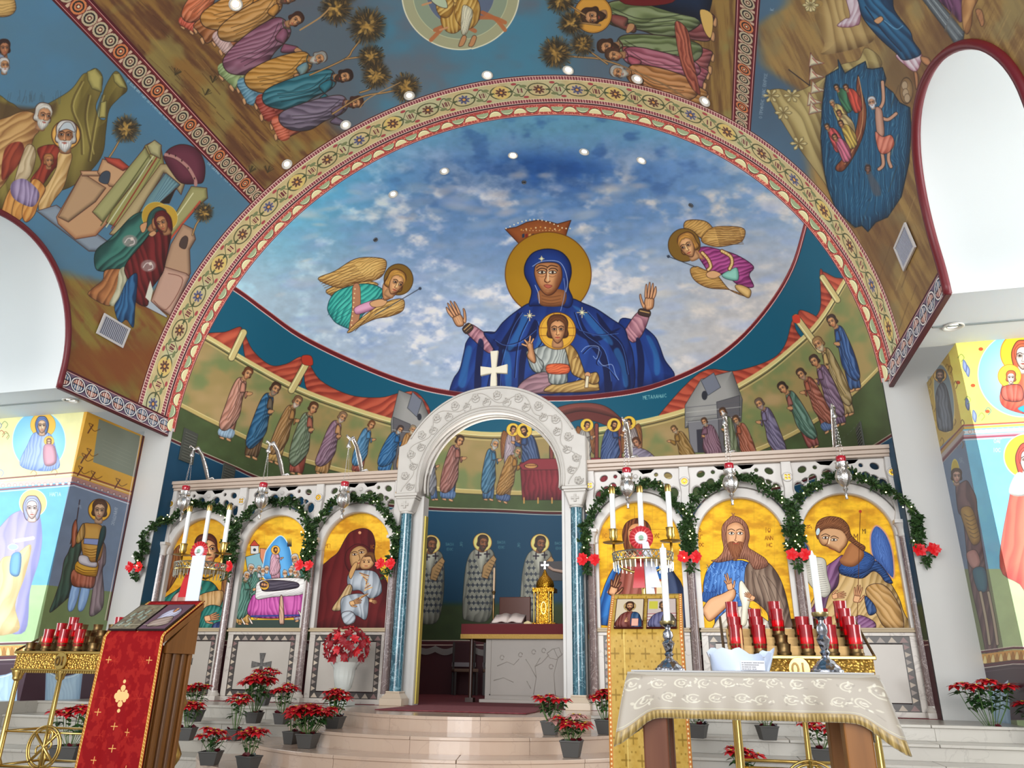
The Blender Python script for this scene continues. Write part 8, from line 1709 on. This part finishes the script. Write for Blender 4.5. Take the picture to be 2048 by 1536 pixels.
# ---- hanging oil lamps on silver brackets ----
def lamp(lab,x,z,s=1.):
    t=thing('hanging_lamp',lab,'oil lamp',(x,-.5,z),group='silver hanging lamps before the icons')
    MB().lathe([(r_*1.5,z_*1.25) for r_,z_ in [(1e-5,-.36),(.012,-.355),(.008,-.33),(.014,-.31),(.006,-.29),(.02,-.26),(.012,-.24),(.03,-.22),(.055,-.18),(.062,-.14),(.05,-.09),(.035,-.065),(.05,-.05),(.044,-.02),(.05,0),(.044,0),(.03,-.03),(1e-5,-.04)]],n=20,flute=.06,fl_n=10).build('silver_body',silver,t,smooth=2)
    MB().lathe([(.04,-.02),(.056,.02),(.06,.06),(.052,.075),(.046,.06),(1e-5,.0)],n=14).build('red_glass_cup',mat('red_cup','c0142c',.15,trans=.2,coat=.5),t,smooth=2)
    top=Vector((0,0,3.40-z))
    for k in range(3):
        a=2*PI*k/3+.4; p=Vector((.058*math.cos(a),.058*math.sin(a),-.12)); q=MB().tube([(.062*math.cos(a+.0)+.018*math.cos(b_)*math.cos(a),.062*math.sin(a)+.018*math.cos(b_)*math.sin(a),-.12+.024*math.sin(b_)) for b_ in np.linspace(0,2*PI,9)[:-1]],.004,5,closed=True).build('scroll_handle',silver,t,smooth=True)
        ch=MB(); L_=(top-p).length; n_=int(L_/.02)
        for i in range(n_):
            c=p.lerp(top,(i+.5)/n_); ch.tube([c+Vector((.004*math.cos(b_),.004*math.sin(b_) if i%2 else 0,.009*math.sin(b_) if not i%2 else .009*math.cos(b_))) for b_ in np.linspace(0,2*PI,7)[:-1]],.0016,3,closed=True)
        stuff(ch.build('chain',silver,t))
    MB().lathe([(.004,3.36-z),(.03,3.37-z),(.034,3.39-z),(.02,3.43-z),(.01,3.47-z),(1e-5,3.5-z)],n=12).build('canopy',silver,t,smooth=2)
    b=MB().tube([(0,0,3.47-z),(.01,.08,3.53-z),(.02,.2,3.45-z),(.03,.32,3.28-z),(.03,.42,3.13-z),(.03,.46,3.11-z)],[.014,.032,.028,.036,.026,.04],8)
    b.tube([(.0,.02,3.5-z),(-.02,-.05,3.53-z),(0,-.08,3.49-z)],[.016,.014,.004],6).tube([(.03,.40,3.12-z),(.10,.44,3.15-z),(.13,.44,3.12-z)],[.014,.016,.008],6)
    b.build('scroll_bracket',silver,t,smooth=True)
for i,(px,py) in enumerate([(372,978),(527,972),(690,970),(1253,943),(1458,934),(1682,920)]):
    p=at(px,py,-.5); lamp(['silver hanging oil lamp before the red-haired angel icon','silver hanging oil lamp before the bier icon','silver hanging oil lamp before the dark-veiled mother icon','silver hanging oil lamp before the blue-robed man icon','silver hanging oil lamp before the shaggy-tunic man icon','silver hanging oil lamp before the bowing angel icon'][i],p[0],p[2]-.03)
# ---- garlands with lights, and bows ----
needle=mat('fir_green','1a3018',.6,noise=(15,'3c5c28',.25)); lit=mat('fairy_light','fff0a0',.3,emit=((1,.85,.35),9.)); bowm=mat('bow_red','d40c18',.45)
def tuft(m,c,d,R,L=.075,k=9):
    for j in range(k):
        v=Vector((R.gauss(0,1),R.gauss(0,1)-.4,R.gauss(0,1))).normalized()+d*.5; v.normalize(); e=c+v*L*R.uniform(.6,1.1); s=v.cross(Vector((R.random(),R.random(),R.random()))).normalized()*.011
        m.add([c-s*.6,c+v*L*.5+s*1.3,e,c+v*L*.5-s*1.3],[(0,1,2,3)]); m.add([c+v*L*.3,c+v*L*.65+s.cross(v)*1.6,e,c+v*L*.65-s.cross(v)*1.6],[(0,1,2,3)])
for i,bx in enumerate((-4.5,-3.25,-1.98,1.98,3.25,4.5)):
    R=random.Random(i); gl=thing('garland',['lit fir garland over the red-haired angel icon at the far left','lit fir garland over the bier icon','lit fir garland over the dark-veiled mother icon','lit fir garland over the blue-robed man icon','lit fir garland over the shaggy-tunic man icon','lit fir garland over the bowing angel icon at the far right'][i],'garland',(bx,-.2,2.0),group='fir garlands over the arches')
    pts=[]; nn=44
    for k in range(nn+1):
        t=k/nn
        if t<.18: x=-.66-.02*math.sin(t*30); z=-.2+ (t/.18)*.32
        elif t>.82: x=.66+.02*math.sin(t*30); z=-.2+((1-t)/.18)*.32
        else: a=PI*(1-(t-.18)/.64)*.94+.09; x=.68*math.cos(a)+.015*math.sin(t*25); z=.70*math.sin(a)+.03*math.sin(t*31+i)+.02
        yo=-.24*max(0,(abs(bx+x)-4.95)/.2) if abs(bx+x)>4.95 else 0
        pts.append(Vector((x,R.uniform(-.02,.02)+max(yo,-.26),z)))
    m=MB()
    for k in range(nn):
        for s in range(4):
            c=pts[k].lerp(pts[k+1],s/4)+Vector((R.gauss(0,.022),R.gauss(0,.022),R.gauss(0,.024))); tuft(m,c,(pts[k+1]-pts[k]).normalized(),R)
    stuff(m.build('foliage',needle,gl)); MB().tube(pts,.012,5).build('core',stemm,gl)
    for k in range(14):
        q=pts[R.randrange(nn)]; MB().ball((q.x+R.uniform(-.07,.07),q.y-.075,q.z+R.uniform(-.05,.05)),.0085,5).build('fairy_light',lit,gl)
bl=['at the far left end of the garlands','between the angel and bier icons','between the bier and dark-veiled mother icons','beside the left blue column','beside the right blue column','between the blue-robed and shaggy-tunic icons','between the shaggy-tunic and bowing angel icons','at the far right end of the garlands']
for i,bx in enumerate((-5.13,-3.87,-2.61,-1.40,1.36,2.61,3.88,5.14)):
    R=random.Random(i+9); b=thing('red_bow','red silk flower bow hanging %s'%bl[i],'bow',(bx*(1.015 if abs(bx)>5 else 1),-.47 if abs(bx)>5 else -.27,1.76),group='red bows at the garland ends')
    for s in(-1,1):
        m=MB()
        for k in range(9):
            a=2*PI*k/9; leafshape(m,Vector((s*.075,0,R.uniform(-.01,.02))),Vector((math.cos(a),-.45,math.sin(a))),.085,.07,.0,Vector((0,1,0)))
        m.build('loop',bowm,b)
    m=MB(); 
    for k in range(5): tuft(m,Vector((R.uniform(-.05,.05),.04,-.06-.02*k)),Vector((0,0,-1)),R,.09,6)
    stuff(m.build('fir_tail',needle,b)); MB().ball((0,-.01,0),.022,6).build('knot',bowm,b)
# ================= SANCTUARY =================
al=thing('altar_table','square altar with carved stone front panel and a red cloth edged in gold','altar',(.15,2.35,.005))
MB().box(-.63,.93,-.80,-.74,.04,.97).build('front_panel',mat('altar_stone','a39a92',.5,noise=(2,'968e86',.4)),al)
MB().box(-.70,1.0,-.86,.7,0,.045).build('base_slab',mat('altar_stone2','aaa098',.5),al,bevel=.006)
rm=MB()
for (x0,x1,z0,z1) in((-.56,.86,.10,.115),(-.56,.86,.9,.915),(-.56,-.545,.10,.915),(.845,.86,.10,.915)): rm.box(x0,x1,-.812,-.80,z0,z1)
rm.build('relief_border',mat('altar_relief','9c948c',.6),al)
# carved scene: tree, lamb-like animals and figures in low relief
rl=MB(); 
for P_ in ([(.1,.12),(.14,.35),(.12,.5),(.2,.62)],[(.14,.35),(.05,.5),(-.02,.6)],[(.12,.5),(.22,.55),(.33,.66)],[(.42,.12),(.40,.4),(.46,.62),(.40,.75)],[(.46,.62),(.56,.7),(.6,.6)],[(-.45,.5),(-.3,.56),(-.2,.52),(-.12,.6)],[(.62,.15),(.66,.45),(.7,.62)],[(.3,.68),(.38,.74),(.48,.76),(.52,.66),(.44,.6),(.34,.62),(.3,.68)],[(-.5,.3),(-.35,.34),(-.2,.28)],[(.0,.3),(.06,.2)]):
    rl.tube([(x,-.803,z) for x,z in P_],.005,5)
for (x,z) in((.1,.7),(.25,.72),(.62,.75),(.36,.5),(-.1,.66),(-.38,.62)): rl.tube([(x+.03*math.cos(a),-.803,z+.03*math.sin(a)) for a in np.linspace(0,5.5,9)],.007,5)
stuff(rl.build('carved_scene',mat('altar_relief','9c948c',.6),al,smooth=True))
for (x,y) in((-.86,-.78),(-.80,.5),(1.0,.5)): MB().box(x-.06,x+.06,y-.06,y+.06,0,.06).lathe([(.03,.06),(.028,1.0)],c=(x,y,0),n=12).build('leg',mat('altar_leg','3a241c',.4),al)
MB().box(-.98,1.08,-.86,.72,1.0,1.075).build('table_slab',mat('altar_wood','3a1c18',.5),al)
cl=tag(MB().box(-1.0,1.1,-.885,.74,.0,.012).box(-1.0,1.1,-.89,-.88,-.14,.012).box(-1.0,-.99,-.88,.74,-.14,.012).box(1.09,1.1,-.88,.74,-.14,.012).build('altar_cloth',mat('altar_red','5c0610',.8,sheen=.3),loc=(.15,2.35,1.082)),'dark red altar cloth with a gold border over the sanctuary altar','cloth')
MB().box(-1.006,1.106,-.896,-.878,-.20,-.135).box(-1.006,-.99,-.878,.74,-.20,-.135).box(1.09,1.106,-.878,.74,-.20,-.135).build('gold_border',mat('gold_trim','a07c30',.5,metal=.3,bump=(80,.5)),cl)
AZ=1.095
# open book on its stand
B=thing('open_book','open gospel book with white pages on the red altar cloth','book',(-.20,1.78,AZ)); 
MB().add([(-.26,-.12,.02),(.26,-.12,.02),(.24,.18,.16),(-.24,.18,.16),(-.26,-.12,.0),(.26,-.12,.0),(.24,.18,.0),(-.24,.18,.0)],[(0,1,2,3),(4,7,6,5),(0,4,5,1),(1,5,6,2),(2,6,7,3),(3,7,4,0)]).build('cover',mat('book_cover','3c1414',.5),B)
for s in(-1,1):
    V=[];Fc=[]
    for i in range(7):
        u_=i/6; x=s*.235*u_; dz=.03*math.sin(min(1,u_*1.4)*PI)*.8+.012
        for (y,zb_) in((-.11,.025),(.17,.155)): V.append((x,y-.0,zb_+dz))
    for i in range(6): Fc.append((2*i,2*i+2,2*i+3,2*i+1) if s>0 else (2*i,2*i+1,2*i+3,2*i+2))
    o=MB().add(V,Fc).build('page_block',mat('page','d8c8c0',.7),B,smooth=True); q=o.modifiers.new('t','SOLIDIFY'); q.thickness=.02; q.offset=-1 if s>0 else -1
# tabernacle
T_=thing('tabernacle','gilded domed tabernacle with small columns and a cross on the altar','tabernacle',(.33,2.0,AZ)); gd=mat('tab_gold','c8902c',.3,metal=.95,bump=(60,.6,1))
MB().box(-.19,.19,-.15,.15,0,.04).box(-.12,.12,-.10,.10,.04,.50).build('shrine_body',gd,T_,bevel=.006); MB().box(-.17,.17,-.14,.14,.50,.56).lathe([(.13,.56),(.14,.60),(.13,.66),(.09,.72),(.05,.76),(.03,.80),(.015,.84),(1e-5,.85)],n=20,flute=.05).build('dome',gd,T_,smooth=2)
for x in(-.15,.15,-.085,.085): MB().lathe([(.016,.04),(.011,.06),(.011,.44),(.02,.48),(.02,.5)],c=(x,-.12,0),n=10).build('column',brass,T_,smooth=2)
plate('door_emblem',[circ(0,.26,.045,.10,16),circ(0,.26,.03,.08,16)],.012,brass,T_,y=-.105,bev=.002); plate('cross',[crossp(0,.92,.065,.22,.3)],.018,silver,T_,y=0,bev=.003)
C_=thing('altar_candlestick','tall slim candle in a brass holder left of the open book','candlestick',(-.46,1.85,AZ)); MB().lathe([(.05,0),(.03,.03),(.012,.06),(.02,.25),(.012,.45),(.03,.5),(.018,.52)],n=14).build('holder',brass_d,C_,smooth=2); MB().lathe([(.014,.3),(.014,.86),(.002,.88)],n=10).build('candle_shaft',mat('cream_wax','d8b898',.5),C_,smooth=2)
L_=thing('sanctuary_lamp','small dark red glass lamp standing at the right end of the altar','oil lamp',(.72,1.9,AZ)); MB().lathe([(.05,0),(.02,.03),(.015,.08),(.05,.14),(.055,.18),(.05,.2)],n=14).build('lamp_stand',brass,L_,smooth=2); MB().lathe([(.03,.18),(.045,.22),(.04,.30),(.03,.30),(1e-5,.2)],n=12).build('lamp_glass',mat('dark_red_glass','4a0c1c',.15,coat=.5),L_,smooth=2)
K_=tag(MB().lathe([(.04,0),(.07,.02),(.06,.05),(.015,.07),(1e-5,.075)],n=12,sy=.5).build('folded_cloth',mat('ivory_cloth','d8c494',.6),loc=(.17,1.50,AZ-.03)),'small ivory tassel hanging over the front edge of the altar cloth','tassel')
# processional cross board and wooden chair by the apse wall
W_=thing('high_backed_chair','tall brown wooden throne chair behind the altar candle','chair',(-.72,4.2,.005)); MB().box(-.3,.3,.1,.16,0,1.75).build('backrest',mat('throne_wood','5c2c1c',.4),W_,bevel=.01); MB().box(-.3,.3,-.4,.1,.42,.5).build('seat',mat('throne_wood','5c2c1c',.4),W_,bevel=.01)
for s in(-1,1): MB().box(s*.3-.03,s*.3+.03,-.4,.1,.0,.42).build('leg',mat('throne_wood','5c2c1c',.4),W_); MB().box(s*.3-.03,s*.3+.03,-.4,.1,.7,.76).build('arm',mat('throne_wood','5c2c1c',.4),W_)
E_=thing('crucifix','large dark painted wooden crucifix standing behind the altar','crucifix',(.82,3.3,.005)); MB().box(-.16,.16,-.02,.02,.1,2.75).box(-.85,.85,-.02,.02,1.92,2.25).build('cross_board',mat('crucifix_dark','1c1014',.5),E_); MB().lathe([(.25,0),(.22,.06),(.05,.1)],n=16).build('foot',brass_d,E_,smooth=2)
MB().tube([(-.68,-.035,2.15),(-.60,-.04,2.10),(-.4,-.04,2.06),(-.1,-.04,1.96)],[.03,.026,.03,.045],8).build('painted_arm',mat('pale_skin','b09484',.6),E_,smooth=True)
chm=mat('chair_frame','2a1c18',.4); chs=mat('chair_cover','3c1018',.7)
def chair(lab,loc,rz):
    t=thing('side_chair',lab,'chair',loc,rz,group='dark chairs along the apse wall'); 
    MB().box(-.22,.22,.2,.24,.55,.98).build('backrest',chs,t,bevel=.01); MB().box(-.24,.24,-.22,.24,.42,.48).build('seat',mat('chair_seat','6a5040',.7),t,bevel=.012); MB().box(-.24,.24,.18,.2,.52,.60).build('back_rail',mat('chair_pale','8c8488',.6),t)
    for sx in(-1,1):
        for sy in(-1,1): MB().box(sx*.21-.02,sx*.21+.02,sy*.2-.02,sy*.2+.02,0,.42 if sy<0 else .98).build('leg',chm,t)
    return t
for i,a in enumerate((1.62,1.75,1.88,2.01)):
    chair('dark wooden chair with maroon back, %s from the left of those seen through the doorway'%ORD[3-i],(4.6*math.cos(a),YA+4.6*math.sin(a),.005),a-PI/2)
# white scalloped valance painted board above the chairs
V_=MB()
for k in range(24):
    a=PI*(.3+.6*k/24)
    for j in range(8):
        b=a+PI*.6/24*j/8; b2=a+PI*.6/24*(j+1)/8; d=.06*math.sin(PI*j/8);d2=.06*math.sin(PI*(j+1)/8)
        V_.add([((RA-.02)*math.cos(b),YA+(RA-.02)*math.sin(b),.92-d),((RA-.02)*math.cos(b2),YA+(RA-.02)*math.sin(b2),.92-d2),((RA-.02)*math.cos(b2),YA+(RA-.02)*math.sin(b2),.80-d2),((RA-.02)*math.cos(b),YA+(RA-.02)*math.sin(b),.80-d)],[(0,1,2,3)])
struct(V_.build('trim_8',mat('valance','8c8480',.7)))
